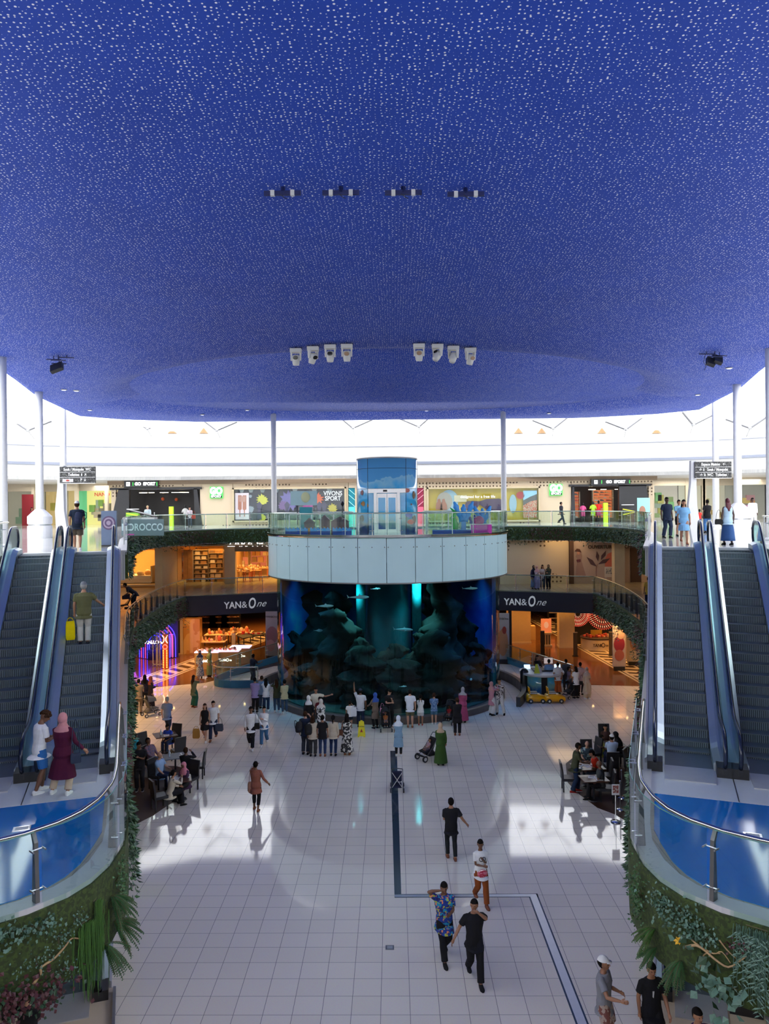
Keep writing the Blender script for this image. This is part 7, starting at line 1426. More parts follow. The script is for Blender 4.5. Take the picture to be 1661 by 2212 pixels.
q = g0(659, 1629); backpack(at_(q, -.22, -.22, .98), -2.8, 'black backpack on the balding man of the row', (.03, .03, .035))
q = g0(674, 1633); backpack(at_(q, -.12, -.22, .95), -2.9, 'black backpack with pale edging on the second in the row', (.02, .02, .02))
q = g0(750, 1630); bag(at_(q, -.30, -.05, .82), 'brown handbag of the woman in the leaf print dress', (.12, .05, .03), .28, .1, .24)
q = g0(440, 1604); bag(at_(q, -.30, -.1, .22), 'brown paper carrier bag held by the woman in the black dress', (.35, .18, .04), .30, .12, .42, 'paper_bag', .14)
q = g0(458, 1602); bag(at_(q, .34, -.05, .48), 'slate blue handbag carried by the man in the white polo', (.05, .06, .09), .34, .12, .32, 'handbag', .3)
q = g0(555, 1617); bag(at_(q, .02, -.05, .85), 'small black shoulder bag between the couple in white shirts', (.02, .02, .02), .22, .1, .26, 'shoulder_bag', .45)
q = g0(765, 1570); bag(at_(q, .0, -.2, .55), 'white paper bag hanging from the hand of the man raising a phone', (.7, .72, .75), .26, .1, .42, 'paper_bag', .12)
q = g0(819, 1573); bag(at_(q, .15, -.05, .65), 'pink handbag beside the woman in the royal blue headscarf', (.55, .25, .40), .22, .1, .3, 'handbag', .25)
q = g0(1254, 1508); bag(at_(q, .02, -.15, .75), 'small black pouch held by the woman in cream', (.02, .02, .02), .22, .08, .18)
# child carried by the woman in the pale blue dress, held against her chest
q = g0(861, 1633); person((q.x - .12, q.y + .30, .86), 0, .72, 'toddler looking over the shoulder of the woman in the pale blue dress', ('tee', (.6, .6, .62)), ('shorts', (.3, .3, .35)), 'short', 'n', 'm', ('reach', 'reach'), 'squat', 'w')
# ------------------------------------------------------------------ ceiling fixtures
BLUESTEEL = mat('dark_blue_bracket', (.012, .018, .09), .5)
def cz(px, py):
    """the dish point seen at a pixel"""
    d = ray(px, py); t = 5.0
    while t < 70:
        q = EYE + d * t
        if q.z >= dish_z(q.x, q.y): return q
        t += .03
    return EYE + d * 50
FW = mat('fixture_white', (.62, .62, .60), .4); LENS = mat('dark_lens', (.03, .03, .03), .15); BRZ = mat('bronze_lens', (.26, .14, .07), .25)
for i, (px, py, br, tilt, yaw) in enumerate([(639, 757, 0, .1, 0), (676, 753, 0, .5, .7), (713, 749, 0, .0, 0), (749, 748, 1, .15, 0), (905, 747, 1, .1, 0), (945, 748, 0, -.6, -.8), (979, 752, 0, .5, 2.6), (1016, 756, 1, .35, .5)]):
    q = cz(px, py - 8); q.z = dish_z(q.x, q.y) - .02; names = ['leftmost of the left four, facing straight ahead', 'second of the left four, swung sideways', 'third of the left four, facing ahead', 'fourth of the left four, with a bronze lens', 'first of the right four, with a bronze lens', 'second of the right four, swung to the left', 'third of the right four, turned upwards', 'last of the right four, tilted with bronze lens']
    t = thing('moving_head_light', 'white moving head stage light, ' + names[i], 'stage light', q, group=None)
    m = MB(); m.box((0, 0, -.04), (.50, .06, .05)); m.box((0, 0, .02), (.06, .06, .22)); obj('clamp_bar', m, BLUESTEEL, t)
    m = MB(); m.box((0, 0, -.14), (.44, .34, .15)); m.tube([(-.2, 0, -.06), (-.2, 0, -.14)], .03, 6); m.tube([(.2, 0, -.06), (.2, 0, -.14)], .03, 6); obj('base_box', m, FW, t)
    Y = Matrix.Rotation(yaw, 3, 'Z')
    for s_ in (-1, 1): m = MB(); m.loft([[Y @ Vector((s_ * .18 + dx, dy, z)) for dx, dy in ((-.03, -.06 * f_), (.03, -.06 * f_), (.03, .06 * f_), (-.03, .06 * f_))] for z, f_ in ((-.2, 1.4), (-.4, 1), (-.52, .8))]); obj('yoke_arm', m, FW, t)
    R_m = Y @ Matrix.Rotation(tilt, 3, 'X'); c = Vector((0, 0, -.46)); m = MB()
    m.loft([[c + R_m @ Vector((rx * math.cos(a), ry * math.sin(a), z)) for a in [2 * PI * k / 14 for k in range(14)]] for z, rx, ry in ((.16, .10, .09), (.12, .15, .14), (0, .155, .15), (-.16, .14, .14), (-.25, .12, .12))]); obj('lamp_head', m, FW, t, True)
    m = MB(); m.loft([[c + R_m @ Vector((.10 * math.cos(a), -.10 + .02 * zz, .06 - .2 * zz + .0 * math.sin(a))) + R_m @ Vector((0, -.06, .06 * math.sin(a))) for a in [2 * PI * k / 12 for k in range(12)]] for zz in (0, .2)]); obj('lens', m, BRZ if br else LENS, t)
for i, (px, py) in enumerate([(610, 406), (736, 405), (871, 405), (1006, 408)]):
    q = cz(px, py - 6); t = thing('truss_bracket', ['first', 'second', 'third', 'fourth'][i] + ' from the left in the row of four empty blue lamp brackets on the ceiling', 'bracket', q)
    m = MB(); m.box((0, 0, -.16), (.74, .05, .09)); obj('cross_bar', m, BLUESTEEL, t); m = MB(); m.tube([(0, .10, .05), (0, 0, -.16)], .045, 8); obj('drop_post', m, BLUESTEEL, t)
    for x in (-.2, .2): m = MB(); m.box((x, 0, -.16), (.08, .07, .11)); obj('pale_clamp', m, FW, t)
    m = MB(); m.tube([(-.05, -.02, -.18), (.04, -.05, -.27), (.10, -.06, -.30)], .008, 5); obj('cable', m, BLACK, t)
for s, px, py, lab in ((-1, 128, 776, 'cluster of square floodlights under the left edge of the blue ceiling'), (1, 1542, 768, 'cluster of square floodlights under the right edge of the blue ceiling')):
    q = cz(px, py - 8); t = thing('floodlight_cluster', lab, 'floodlight', q)
    for k, (dx, dy, dz_) in enumerate(((-.3, 0, -.08), (0, -.1, -.2), (.25, .05, -.14), (.1, .2, -.28))): m = MB(); m.tube([(dx * s - .3, dy, dz_), (dx * s + .3, dy, dz_ - .02)], .025, 6); m.tube([(dx * s, dy, .05), (dx * s, dy, dz_)], .02, 6); obj('bracket_bar', m, BLUESTEEL, t)
    R_m = Matrix.Rotation(.35 * s, 3, 'Y') @ Matrix.Rotation(.9, 3, 'X')
    for k, (dx, dz_) in enumerate(((-.08 if s < 0 else -.12, -.5), ) if s < 0 else ((-.16, -.42), (.14, -.34))):
        m = MB(); m.box((dx, -.05, dz_), (.50 if s < 0 else .34, .40, .16), R=R_m); h_ = obj('lamp_housing', m, BLACK, t)
        for a in (-1, 1):
            for b_ in (-1, 1): m = MB(); m.box(Vector((dx, -.05, dz_)) + R_m @ Vector((a * (.115 if s < 0 else .08), b_ * .09, -.085)), (.20 if s < 0 else .13, .15, .02), R=R_m); obj('lamp_face', m, mat('flood_face', (.8, .8, .76), .4, emit=.5), h_)
    if s > 0: m = MB(); m.tube([(-.35, 0, -.1), (-.42, 0, -.4), (-.32, 0, -.6), (-.4, 0, -.75)], .012, 5); obj('hanging_cable', m, BLACK, t)
for i, (px, py) in enumerate([(437, 895), (534, 885), (837, 884), (921, 886), (1186, 892), (165, 843), (138, 841), (194, 885), (1507, 852), (1575, 794)]):
    q = cz(px, py); q.z = dish_z(q.x, q.y); t = thing('downlight', 'round recessed ceiling lamp ' + ['above the left sports sign', 'nearer the left white column', 'above the left half of the lift shaft', 'above and right of the lift shaft', 'right of the right white column', 'right one of the pair near the left edge', 'left one of the pair near the left edge', 'lowest near the left corner', 'near the right corner', 'beside the right floodlights'][i], 'downlight', q)
    m = MB(); m.lathe([(.15, 0), (.17, -.03), (.12, -.05)], n=16); obj('trim_ring', m, mat('grey_ring', (.3, .3, .34), .4), t); m = MB(); m.lathe([(.11, -.04), (.11, -.055)], n=16); obj('lamp_glass', m, mat('lamp_glass', (.9, .9, .9), .4, emit=1.2), t)
for i, px in enumerate((110, 182, 256, 372, 440, 1120, 1170, 1300, 1418, 1560)):
    q = AT(px, 934, 64.5); t = thing('cone_lamp', 'small beige cone lamp on the white upper wall, ' + ['leftmost', 'second', 'third', 'fourth', 'fifth', 'sixth', 'seventh', 'eighth', 'ninth', 'rightmost'][i] + ' in the row', 'wall lamp', q); m = MB(); m.lathe([(.05, .35), (.32, .0), (.42, -.1)], n=12); obj('shade', m, mat('beige_shade', (.26, .14, .05), .6), t); m = MB(); m.tube([(0, 0, .2), (0, .5, .9)], .015, 5); obj('stem', m, WHITE, t)
# ------------------------------------------------------------------ wayfinding totems
MOSA = pattern('black_mosaic_board', (.03, .03, .035), [(.14, .14, .13), (.012, .012, .012)], 16, .4, .50)
SW = mat('sign_text_white', (.8, .8, .8), .5, emit=.5)
for s, w, px0, px1, py0, py1, xs, rows in ((-1, 'left', 131, 207, 1008, 1044, (124, 138), ('Souk / Mosquée  WC', 'Toilettes  ii  ↗', '              P  ↓')), (1, 'right', 1500, 1578, 997, 1033, (1493, 1506), ('Espace Maison   ←', '← ii   Souk / Mosquée', '← ii  WC   Toilettes'))):
    y = 30.5; a = AT(px0, py1, y); b_ = AT(px1, py0, y); c = (a + b_) / 2; wd_ = b_.x - a.x; h = b_.z - a.z
    t = thing('wayfinding_totem', 'white curved totem with a black mosaic direction board, %s side' % w, 'sign', (AT(xs[0], 1100, y).x, y, L2))
    x0 = 0; x1 = AT(xs[1], 1100, y).x - AT(xs[0], 1100, y).x; zt_ = b_.z - L2 + .05
    m = MB(); L_ = [(.02, zt_), (.0, zt_ * .72), (-.10, zt_ * .45), (-.06, zt_ * .2), (.06, 0)]; Rr = [(x1 + .12, 0), (x1 + .12, zt_ * .2), (x1, zt_ * .45), (x1 - .02, zt_ * .72), (x1 - .0, zt_)]
    m.plate([(x, 0, z) for x, z in L_ + Rr], (0, .22, 0)); obj('white_blade', m, WHITE, t)
    m = MB(); m.bx(a.x, b_.x, y - .08, y, a.z, b_.z); wobj('direction_board', m, MOSA, t)
    m = MB(); m.bx(a.x, b_.x, y - .10, y - .085, a.z - .02, a.z); m.bx(a.x, b_.x, y - .10, y - .085, a.z + h * .66, a.z + h * .66 + .012); m.bx(a.x, b_.x, y - .10, y - .085, a.z + h * .34, a.z + h * .34 + .012); wobj('divider_lines', m, SW, t)
    for k, tx in enumerate(rows):
        o = text('lettering', tx, .155, SW, t, None, .004, .003, sx=.80); o.matrix_parent_inverse = t.matrix_basis.inverted(); o.matrix_basis = Matrix.Translation((c.x, y - .095, a.z + h * (.83 - .32 * k))) @ Matrix.Rotation(PI / 2, 4, 'X')
    if s < 0: m = MB(); m.bx(a.x + .12, a.x + .55, y - .11, y - .09, a.z + .04, a.z + .17); wobj('logo_tile', m, mat('logo_tile', (.75, .72, .70), .5), t); m = MB(); m.ell((a.x + .33, y - .115, a.z + .105), (.07, .01, .035)); wobj('logo_mark', m, mat('logo_red', (.5, .05, .04), .5), t)
# round printed board and MOROCCO panel by the left rail
p = AT(236, 1160, 31); t = thing('printed_board', 'standing board printed with a round mosaic fountain at the left escalator top', 'printed board', (p.x, 31, L2)); m = MB(); m.box((0, 0, .72), (.62, .08, 1.44)); obj('board', m, mat('dusk_blue_print', (.12, .17, .27), .5), t)
for k, r in enumerate((.28, .22, .16, .09)): m = MB(); m.plate([(r * math.cos(a), -.045 - .006 * k, .95 + r * math.sin(a)) for a in [2 * PI * j / 24 for j in range(24)]], (0, -.004, 0)); obj('printed_ring', m, mat('ring_%d' % (k % 2), (.10, .06, .14) if k % 2 == 0 else (.35, .28, .38), .5), t)
m = MB(); m.box((0, 0, .03), (.5, .4, .06)); obj('foot', m, BLACK, t)
q = G(308, 1150, L2); t = thing('banner_panel', 'dark banner reading MOROCCO hung on the top floor glass rail', 'banner', M=face(AT(308, 1130, 39.5).x, 39.5, 9.35, -.12)); m = MB(); m.box((0, 0, 0), (2.3, .85, .04)); obj('sheet', m, mat('slate_banner', (.10, .16, .18), .4), t); text('lettering', 'MOROCCO', .50, mat('pale_teal_letters', (.45, .60, .62), .5), t, Matrix.Translation((0, 0, .03)), .006, .012, sx=.86); m = MB(); m.box((-.7, -.36, .02), (.5, .06, .03)); obj('lower_stripe', m, mat('magenta_print', (.5, .05, .3)), t)
p = AT(870 / 2.967 + 0, 1110, 36) if 0 else AT(280, 1108, 44); t = thing('info_desk', 'white counter desk with a black awning by the left sports store', 'counter', (p.x, 46, L2)); m = MB(); m.box((0, 0, .5), (1.8, .6, 1.0)); obj('body', m, WHITE, t); m = MB(); m.box((.1, -.1, 1.25), (1.6, .8, .05), R=Matrix.Rotation(.25, 3, 'Y')); obj('awning', m, BLACK, t); m = MB(); m.box((.8, 0, 1.1), (.04, .04, .4)); obj('awning_post', m, STEEL, t)
for px, lab in ((1390, 'tall poster stand with a portrait at the end of the right sports store'),):
    p = AT(px, 1110, 62); t = thing('poster_stand', lab, 'poster stand', (p.x, 62, L2)); m = MB(); m.box((0, 0, 1.1), (1.0, .08, 1.9)); obj('poster', m, mat('mint_poster', (.30, .60, .55), .5), t); m = MB(); m.ell((-.1, -.05, 1.0), (.25, .03, .4)); obj('printed_portrait', m, mat('portrait_print', (.35, .16, .10)), t); m = MB(); m.box((0, 0, .08), (.6, .4, .16)); obj('foot', m, BLACK, t)
# ------------------------------------------------------------------ ground floor: metal stripes, floor box
MS = mat('polished_floor_strip', (.62, .63, .66), .38, .7); DS = mat('dark_slate_strip', (.035, .055, .085), .15)
a = G(849, 1622); b_ = G(857, 1936); d_ = G(1146, 1935); e_ = G(1250, 2212); e_ = e_ + (e_ - d_) * .3
m = MB(); m.add([(a.x - .12, a.y, .004), (a.x + .16, a.y, .004), (b_.x + .12, b_.y, .004), (b_.x - .06, b_.y, .004)], [(0, 1, 2, 3)])
t = thing('floor_inlay', 'slate and steel inlaid line running down the floor then turning right', 'floor strip', (b_.x, b_.y, 0)); wobj('slate_run', m, DS, t)
m = MB(); m.add([(d_.x - .06, d_.y + .1, .003), (d_.x + .2, d_.y + .1, .003), (e_.x + .2, e_.y, .003), (e_.x - .06, e_.y, .003)], [(0, 1, 2, 3)]); m.add([(b_.x - .06, b_.y - .08, .003), (d_.x + .2, d_.y - .08, .003), (d_.x + .2, d_.y + .11, .003), (b_.x - .06, b_.y + .11, .003)], [(0, 1, 2, 3)]); wobj('slate_edge', m, DS, t)
m = MB(); m.add([(b_.x - .06, b_.y - .05, .005), (d_.x + .1, d_.y - .05, .005), (d_.x + .1, d_.y + .08, .005), (b_.x - .06, b_.y + .08, .005)], [(0, 1, 2, 3)]); wobj('steel_run', m, MS, t)
m = MB(); m.add([(d_.x - .02, d_.y + .08, .0055), (d_.x + .16, d_.y + .08, .0055), (e_.x + .16, e_.y, .0055), (e_.x - .02, e_.y, .0055)], [(0, 1, 2, 3)]); wobj('steel_run', m, MS, t)
p = G(842, 2047); t = thing('floor_box', 'small square metal socket box let into the tiles near the bottom', 'floor box', (p.x, p.y, 0)); m = MB(); m.box((0, 0, .004), (.20, .18, .008)); obj('frame', m, mat('box_frame', (.22, .22, .22), .4, .4), t); m = MB(); m.box((0, 0, .009), (.13, .11, .004)); obj('lid', m, mat('box_lid', (.5, .5, .5), .3, .5), t)
# wet floor sign
p = G(781, 1590); t = thing('wet_floor_sign', 'yellow folding caution sign standing before the aquarium', 'caution sign', (p.x, p.y, 0)); YL = mat('caution_yellow', (.80, .70, .0), .45)
for s_ in (-1, 1): m = MB(); m.plate([(-.17, s_ * .16, 0), (-.10, s_ * .16, 0), (-.09, s_ * .15, .04), (.09, s_ * .15, .04), (.10, s_ * .16, 0), (.17, s_ * .16, 0), (.11, s_ * .015, .66), (-.11, s_ * .015, .66)], (0, s_ * .015, 0)); obj('leaf', m, YL, t)
m = MB(); m.plate([(-.07, -.125, .21), (.07, -.125, .21), (0, -.095, .36)], (0, -.006, 0)); obj('warning_triangle', m, mat('red_print_tri', (.6, .06, .02), .5), t); m = MB(); m.plate([(-.012, -.135, .225), (.012, -.135, .225), (.012, -.112, .31), (-.012, -.112, .31)], (0, -.004, 0)); obj('warning_mark', m, BLACK, t)
text('lettering', 'CAUTION', .055, BLACK, t, Matrix.Translation((0, -.085, .45)) @ Matrix.Rotation(PI / 2 - .22, 4, 'X'), .003, .002); m = MB(); m.box((0, 0, .68), (.10, .05, .05)); obj('handle', m, YL, t)
# ------------------------------------------------------------------ pushchairs
def wheel(m_, c, r, w): m_.T = None; m_.tube([Vector(c) + Vector((-w / 2, 0, 0)), Vector(c) + Vector((w / 2, 0, 0))], r, 16)
def pushchair(pos, rz, lab, col=(.02, .02, .025), big=False, hood=True, child=None, s=1.0, label_c=None):
    t = thing('pushchair', lab, 'pushchair', pos, rz, scale=s); fm = mat('pushchair_frame', (.10, .10, .11), .4, .6); mt = cloth(col, 'canvas')
    for sx in (-1, 1):
        for y, r in ((-.36, .13 if big else .08), (.34, .15 if big else .09)):
            m = MB(); wheel(m, (sx * .26, y, r), r, .05); w_ = obj('wheel', m, RUBBER, t); m = MB(); wheel(m, (sx * .26, y, r), r * .55, .06); obj('hub', m, FW, w_)
        m = MB(); m.tube([(sx * .24, -.36, .12), (sx * .23, .05, .52), (sx * .22, .42, .98)], .014, 6); obj('side_tube', m, fm, t); m = MB(); m.tube([(sx * .24, .34, .12), (sx * .23, .0, .48)], .014, 6); obj('rear_strut', m, fm, t)
    m = MB(); m.tube([(-.22, .42, .98), (0, .44, 1.02), (.22, .42, .98)], .018, 6); obj('handle', m, RUBBER, t)
    m = MB(); m.loft([[(-.19, y, z), (.19, y, z), (.19, y + .02, z - .05), (-.19, y + .02, z - .05)] for y, z in ((-.34, .38), (-.12, .42), (.08, .44), (.24, .78), (.28, .86))]); obj('seat', m, mt, t)
    m = MB(); m.box((0, -.38, .22), (.34, .12, .02)); obj('footrest', m, mt, t)
    if hood: m = MB(); m.loft([[(.22 * math.cos(a), .22 - .42 * k / 5 , .74 + .30 * math.sin(a) * (1 - .08 * k)) for a in [PI * j / 8 for j in range(9)]] for k in range(6)], cap=False, close=False); obj('hood', m, mt, t)
    m = MB(); m.box((0, .1, .22), (.36, .36, .10)); obj('basket', m, mt, t)
    return t
def child_seated(t, rz, lab, c1, skin='m', s=1.0):
    p_ = t.location + Matrix.Rotation(rz, 3, 'Z') @ Vector((0, -.02, .20)) * s
    person(p_, math.degrees(rz), .78, lab, ('tee', c1), ('shorts', (.15, .12, .15)), 'short', 'n', skin, ('lap', 'lap'), 'sit', 'w', lean=-18)
p = G(833, 1577); t = pushchair(p, .1, 'black pushchair facing the viewer with a baby, at the centre of the tank', big=False); child_seated(t, .1, 'baby in a rust and yellow top in the central pushchair', (.35, .12, .04))
p = G(925, 1640); t = pushchair(p, -.95, 'black pushchair with big wheels turned left beside the woman in green', big=True, hood=False); child_seated(t, -.95, 'child in a mauve top lying in the big wheeled pushchair', (.35, .22, .26))
p = G(970, 1562); t = pushchair(p, -.4, 'dark pushchair beside the woman in black, right of centre'); child_seated(t, -.4, 'child in a red top in the pushchair beside the woman in black', (.30, .02, .03), 'd')
p = G(858, 1706); pushchair(p, 3.14, 'empty folding buggy with crossed frame standing alone on the slate line', (.02, .025, .06), hood=False, s=.9)
m = MB(); m.tube([(-.2, .44, .25), (.2, .46, .85)], .012, 5); obj('cross_tube', m, FW, COL.objects[-1].parent); m = MB(); m.tube([(.2, .44, .25), (-.2, .46, .85)], .012, 5); obj('cross_tube', m, FW, COL.objects[-1].parent)
p = G(326, 1546); pushchair(p, 2.3, 'pale trimmed pushchair at the far left of the floor', (.12, .12, .13))
p = G(1232, 1507); pushchair(p, -1.0, 'dark pushchair pushed by the woman in white near the kiosk')
p = G(272, 1322, L1); pushchair(p, -1.2, 'black pushchair under the bending man on the middle floor', (.03, .02, .03))
# ------------------------------------------------------------------ kiosk and ride-on cars
p = G(1163, 1500); kx, ky = p.x + .35, p.y + .9; t = thing('kiosk', 'round white topped kiosk wrapped in a blue underwater print', 'kiosk', (kx, ky, 0))
m = MB(); m.lathe([(1.02, 0), (1.02, 0.98)], n=40); obj('printed_drum', m, SEA, t, True); m = MB(); m.lathe([(1.22, 0.98), (1.25, 1.04), (1.22, 1.10)], n=40); obj('counter_top', m, FW, t)
m = MB(); m.box((.1, .1, 1.14), (1.2, .8, .06)); obj('black_mat', m, BLACK, t); m = MB(); m.box((-.05, -1.03, .5), (.32, .06, 1.0)); obj('dark_gap', m, BLACK, t)
for x, y, lab in ((.45, .35, 'display screen on the round kiosk'),): q = thing('monitor', lab, 'monitor', (kx + x, ky + y, 1.17)); m = MB(); m.box((0, 0, .42), (.55, .04, .38)); obj('screen_case', m, BLACK, q); m = MB(); m.box((0, -.025, .42), (.49, .01, .32)); obj('screen', m, mat('screen_glow', (.55, .45, .42), .3, emit=.6), q); m = MB(); m.box((0, 0, .12), (.06, .04, .24)); obj('stand', m, BLACK, q)
for x, y, lab in ((-.75, .3, 'glowing white tablet at the left of the kiosk top'), (.95, .35, 'glowing white tablet at the right of the kiosk top')): q = thing('tablet', lab, 'tablet', (kx + x, ky + y, 1.10)); m = MB(); m.box((0, 0, .16), (.34, .05, .24), R=Matrix.Rotation(-.3, 3, 'X')); obj('glowing_face', m, mat('tablet_glow', (.6, .8, 1), .3, emit=1.3), q); m = MB(); m.box((0, .06, .08), (.1, .1, .16)); obj('stand', m, FW, q)
q = thing('price_card', 'yellow green folded price card on the kiosk top', 'card', (kx - .35, ky - .75, 1.11)); m = MB(); m.plate([(-.2, 0, 0), (.12, 0, 0), (0, .06, .5), (-.1, .06, .5)], (0, .02, 0)); obj('front', m, mat('yellow_green_card', (.55, .60, .05), .5), q); m = MB(); m.plate([(.12, 0, 0), (.3, .15, 0), (.05, .1, .5), (0, .06, .5)], (0, .01, 0)); obj('back', m, FW, q)
for i, (px, lab, bodyc) in enumerate(((1147, 'left yellow ride-on toy car under the kiosk', 0), (1187, 'right yellow ride-on toy car under the kiosk', 0))):
    p = G(px, 1519); t = thing('ride_on_car', lab, 'toy car', (p.x + .3, p.y + .2, 0)); YC = mat('car_yellow', (.78, .36, .0), .3, coat=.5)
    m = MB(); m.loft([[(x, -.28 * f_, .10), (x, -.28 * f_, z), (x, -.2 * f_, z + .08), (x, .2 * f_, z + .08), (x, .28 * f_, z), (x, .28 * f_, .10)] for x, f_, z in ((-.52, .7, .22), (-.46, 1, .34), (-.2, 1, .38), (.1, 1, .38), (.3, 1, .30), (.5, .9, .24), (.56, .6, .18))]); obj('car_body', m, YC, t, True)
    for a in (-.32, .30):
        for b2 in (-1, 1): m = MB(); m.tube([(a, b2 * .24, .12), (a, b2 * .31, .12)], .12, 16); w_ = obj('wheel', m, RUBBER, t); m = MB(); m.tube([(a, b2 * .30, .12), (a, b2 * .325, .12)], .05, 10); obj('hub_cap', m, FW, w_)
    m = MB(); m.box((-.16, 0, .50), (.42, .36, .10)); obj('seat', m, BLACK, t); m = MB(); m.tube([(-.35, -.2, .45), (-.38, -.2, .78), (-.38, .2, .78), (-.35, .2, .45)], .03, 6); obj('roll_bar', m, YC, t); m = MB(); m.box((-.1, -.24, .52), (.5, .02, .03)); obj('side_trim', m, FW, t)
p = G(1134, 1497); t = thing('black_case', 'tall black padded case standing at the left of the kiosk', 'case', (p.x, p.y + .2, 0)); m = MB(); m.loft([[(.22 * f_ * math.cos(a), .2 * f_ * math.sin(a), z) for a in [2 * PI * k / 12 for k in range(12)]] for z, f_ in ((0, .9), (.1, 1.1), (.6, 1), (1.15, 1.05), (1.3, .6))]); obj('cover', m, BLACK, t, True); m = MB(); m.tube([(-.1, 0, 1.28), (0, 0, 1.36), (.1, 0, 1.28)], .015, 5); obj('handle', m, BLACK, t)
# ------------------------------------------------------------------ cafes on the ground floor
CAF = mat('dark_brown_carpet', (.045, .018, .010), .6, var=.2)
def floor_patch(pts, nm, lab):
    m = MB(); m.prism([(q.x, q.y) for q in pts], 0, .012); o = obj('floor', m, CAF, kind='structure'); return o
left = [G(x, y) for x, y in ((276, 1790), (330, 1762), (380, 1728), (415, 1690), (425, 1668), (380, 1655), (300, 1655), (252, 1652))] + [Vector((-11.5, 27.5, 0)), Vector((-9.5, 18, 0))]
floor_patch(left[::-1], 'l', '')
right = [G(x, y) for x, y in ((1370, 1785), (1330, 1760), (1290, 1745), (1250, 1715), (1226, 1690), (1222, 1650), (1240, 1635), (1400, 1635))] + [Vector((11.5, 28, 0)), Vector((9.5, 18, 0))]
floor_patch(right, 'r', '')
def chair(x, y, rz, lab, h=1.05):
    t = thing('cafe_chair', lab, 'chair', (x, y, .012), rz)
    m = MB(); m.box((0, 0, .44), (.46, .46, .10)); obj('seat', m, LEATHER, t)
    m = MB(); m.loft([[(-.23, yy, z), (.23, yy, z), (.23, yy + .06, z), (-.23, yy + .06, z)] for yy, z in ((.19, .40), (.20, .7), (.26, h))]); obj('backrest', m, LEATHER, t)
    for a in (-1, 1):
        for b2 in (-1, 1): m = MB(); m.box((a * .20, b2 * .20, .20), (.045, .045, .40)); obj('leg', m, BLACK, t)
    return t
def seat_at(px, py, h=0.0): return G(px, py, h)
LC = [  # px,py (floor), facing, label
    (268, 1655, -1.4, 'chair at the far left of the left cafe, seen edge on'), (283, 1668, -1.2, 'second chair from the far left of the left cafe, side view'), (264, 1694, -1.3, 'low chair in front of the far left pair in the left cafe'),
    (315, 1640, .9, 'chair with tall back behind the reclining man in the left cafe'), (375, 1620, -.3, 'chair behind the boy in blue at the rear table, left cafe'), (385, 1645, -2.5, 'chair right of the rear table with its back to the floor, left cafe'),
    (428, 1680, -1.5, 'outermost chair of the left cafe, turned from the glass table'), (410, 1708, -.5, 'chair of the woman in the pink headscarf, left cafe'), (345, 1748, 2.2, 'nearest chair at the front edge of the left cafe'), (340, 1702, 1.22, 'chair beside the bald man, left cafe'), (322, 1672, 1.08, 'chair of the reclining man, left cafe')]
for px, py, rz, lab in LC: p = G(px, py); chair(p.x, p.y, rz, lab)
def ctable(px, py, rz, lab, mt, w=.7, d=.7):
    p = G(px, py); t = thing('cafe_table', lab, 'table', (p.x, p.y, .012), rz); m = MB(); m.box((0, 0, .73), (w, d, .04)); obj('table_top', m, mt, t); m = MB(); m.tube([(0, 0, .03), (0, 0, .71)], .035, 8); obj('pedestal', m, BLACK, t); m = MB(); m.lathe([(.26, 0), (.24, .03)], n=16); obj('foot', m, BLACK, t); return p
DT = mat('dark_wood_top', (.08, .035, .02), .3); GT = mat('grey_glass_top', (.20, .22, .26), .12)
PAPER = mat('white_paper', (.75, .75, .73), .6)
def onto(p, items, zt_=.762):
    for dx, dy, kind, lab in items:
        q = (p.x + dx, p.y + dy, zt_)
        if kind == 'paper': t = thing('menu_sheet', lab, 'paper', q, rnd.uniform(-.5, .5)); m = MB(); m.box((0, 0, .004), (.22, .30, .006)); obj('sheet', m, PAPER, t); m = MB(); m.box((0, .04, .008), (.16, .16, .002)); obj('printed_lines', m, mat('print_grey', (.4, .4, .42), .6), t)
        elif kind == 'cup': t = thing('cup', lab, 'cup', q); m = MB(); m.lathe([(.025, 0), (.04, .07), (.038, .072)], n=12); obj('bowl', m, WHITE, t); m = MB(); m.lathe([(.07, -.0), (.075, .008)], n=14); obj('saucer', m, WHITE, t)
        elif kind == 'bottle': t = thing('water_bottle', lab, 'bottle', q); m = MB(); m.lathe([(.035, 0), (.035, .16), (.014, .21), (.014, .23)], n=12); obj('bottle_body', m, mat('bottle_plastic', (.45, .55, .62), .1), t); m = MB(); m.lathe([(.016, .23), (.016, .25)], n=10); obj('bottle_cap', m, WHITE, t)
        elif kind == 'plate': t = thing('plate', lab, 'plate', q); m = MB(); m.lathe([(.07, 0), (.13, .015), (.125, .017)], n=20); obj('dish', m, WHITE, t); m = MB(); m.ell((0, 0, .025), (.06, .05, .02)); obj('food', m, mat('brown_food', (.25, .12, .05), .7), t)
p = ctable(357, 1625, .5, 'rear dark table of the left cafe, in front of the boy in blue', DT, .9, .8); onto(p, [(-.15, -.1, 'bottle', 'water bottle on the rear table of the left cafe'), (.1, -.15, 'paper', 'paper on the rear table of the left cafe'), (.2, .1, 'plate', 'plate on the rear table of the left cafe'), (0, .2, 'cup', 'cup at the back of the rear table, left cafe')])
p = ctable(379, 1675, .4, 'grey glass topped table in the middle of the left cafe', GT, .9, .7); onto(p, [(-.2, -.1, 'bottle', 'water bottle on the glass topped table'), (.2, .05, 'cup', 'cup on the glass topped table')])
p = ctable(388, 1728, .3, 'front dark table of the left cafe with open papers', DT, .8, .7); onto(p, [(-.1, .12, 'paper', 'upper sheet on the front table of the left cafe'), (-.12, -.16, 'paper', 'lower sheet on the front table of the left cafe'), (.25, .1, 'cup', 'cup on the front table of the left cafe')])
S_ = dict(legs='sit')
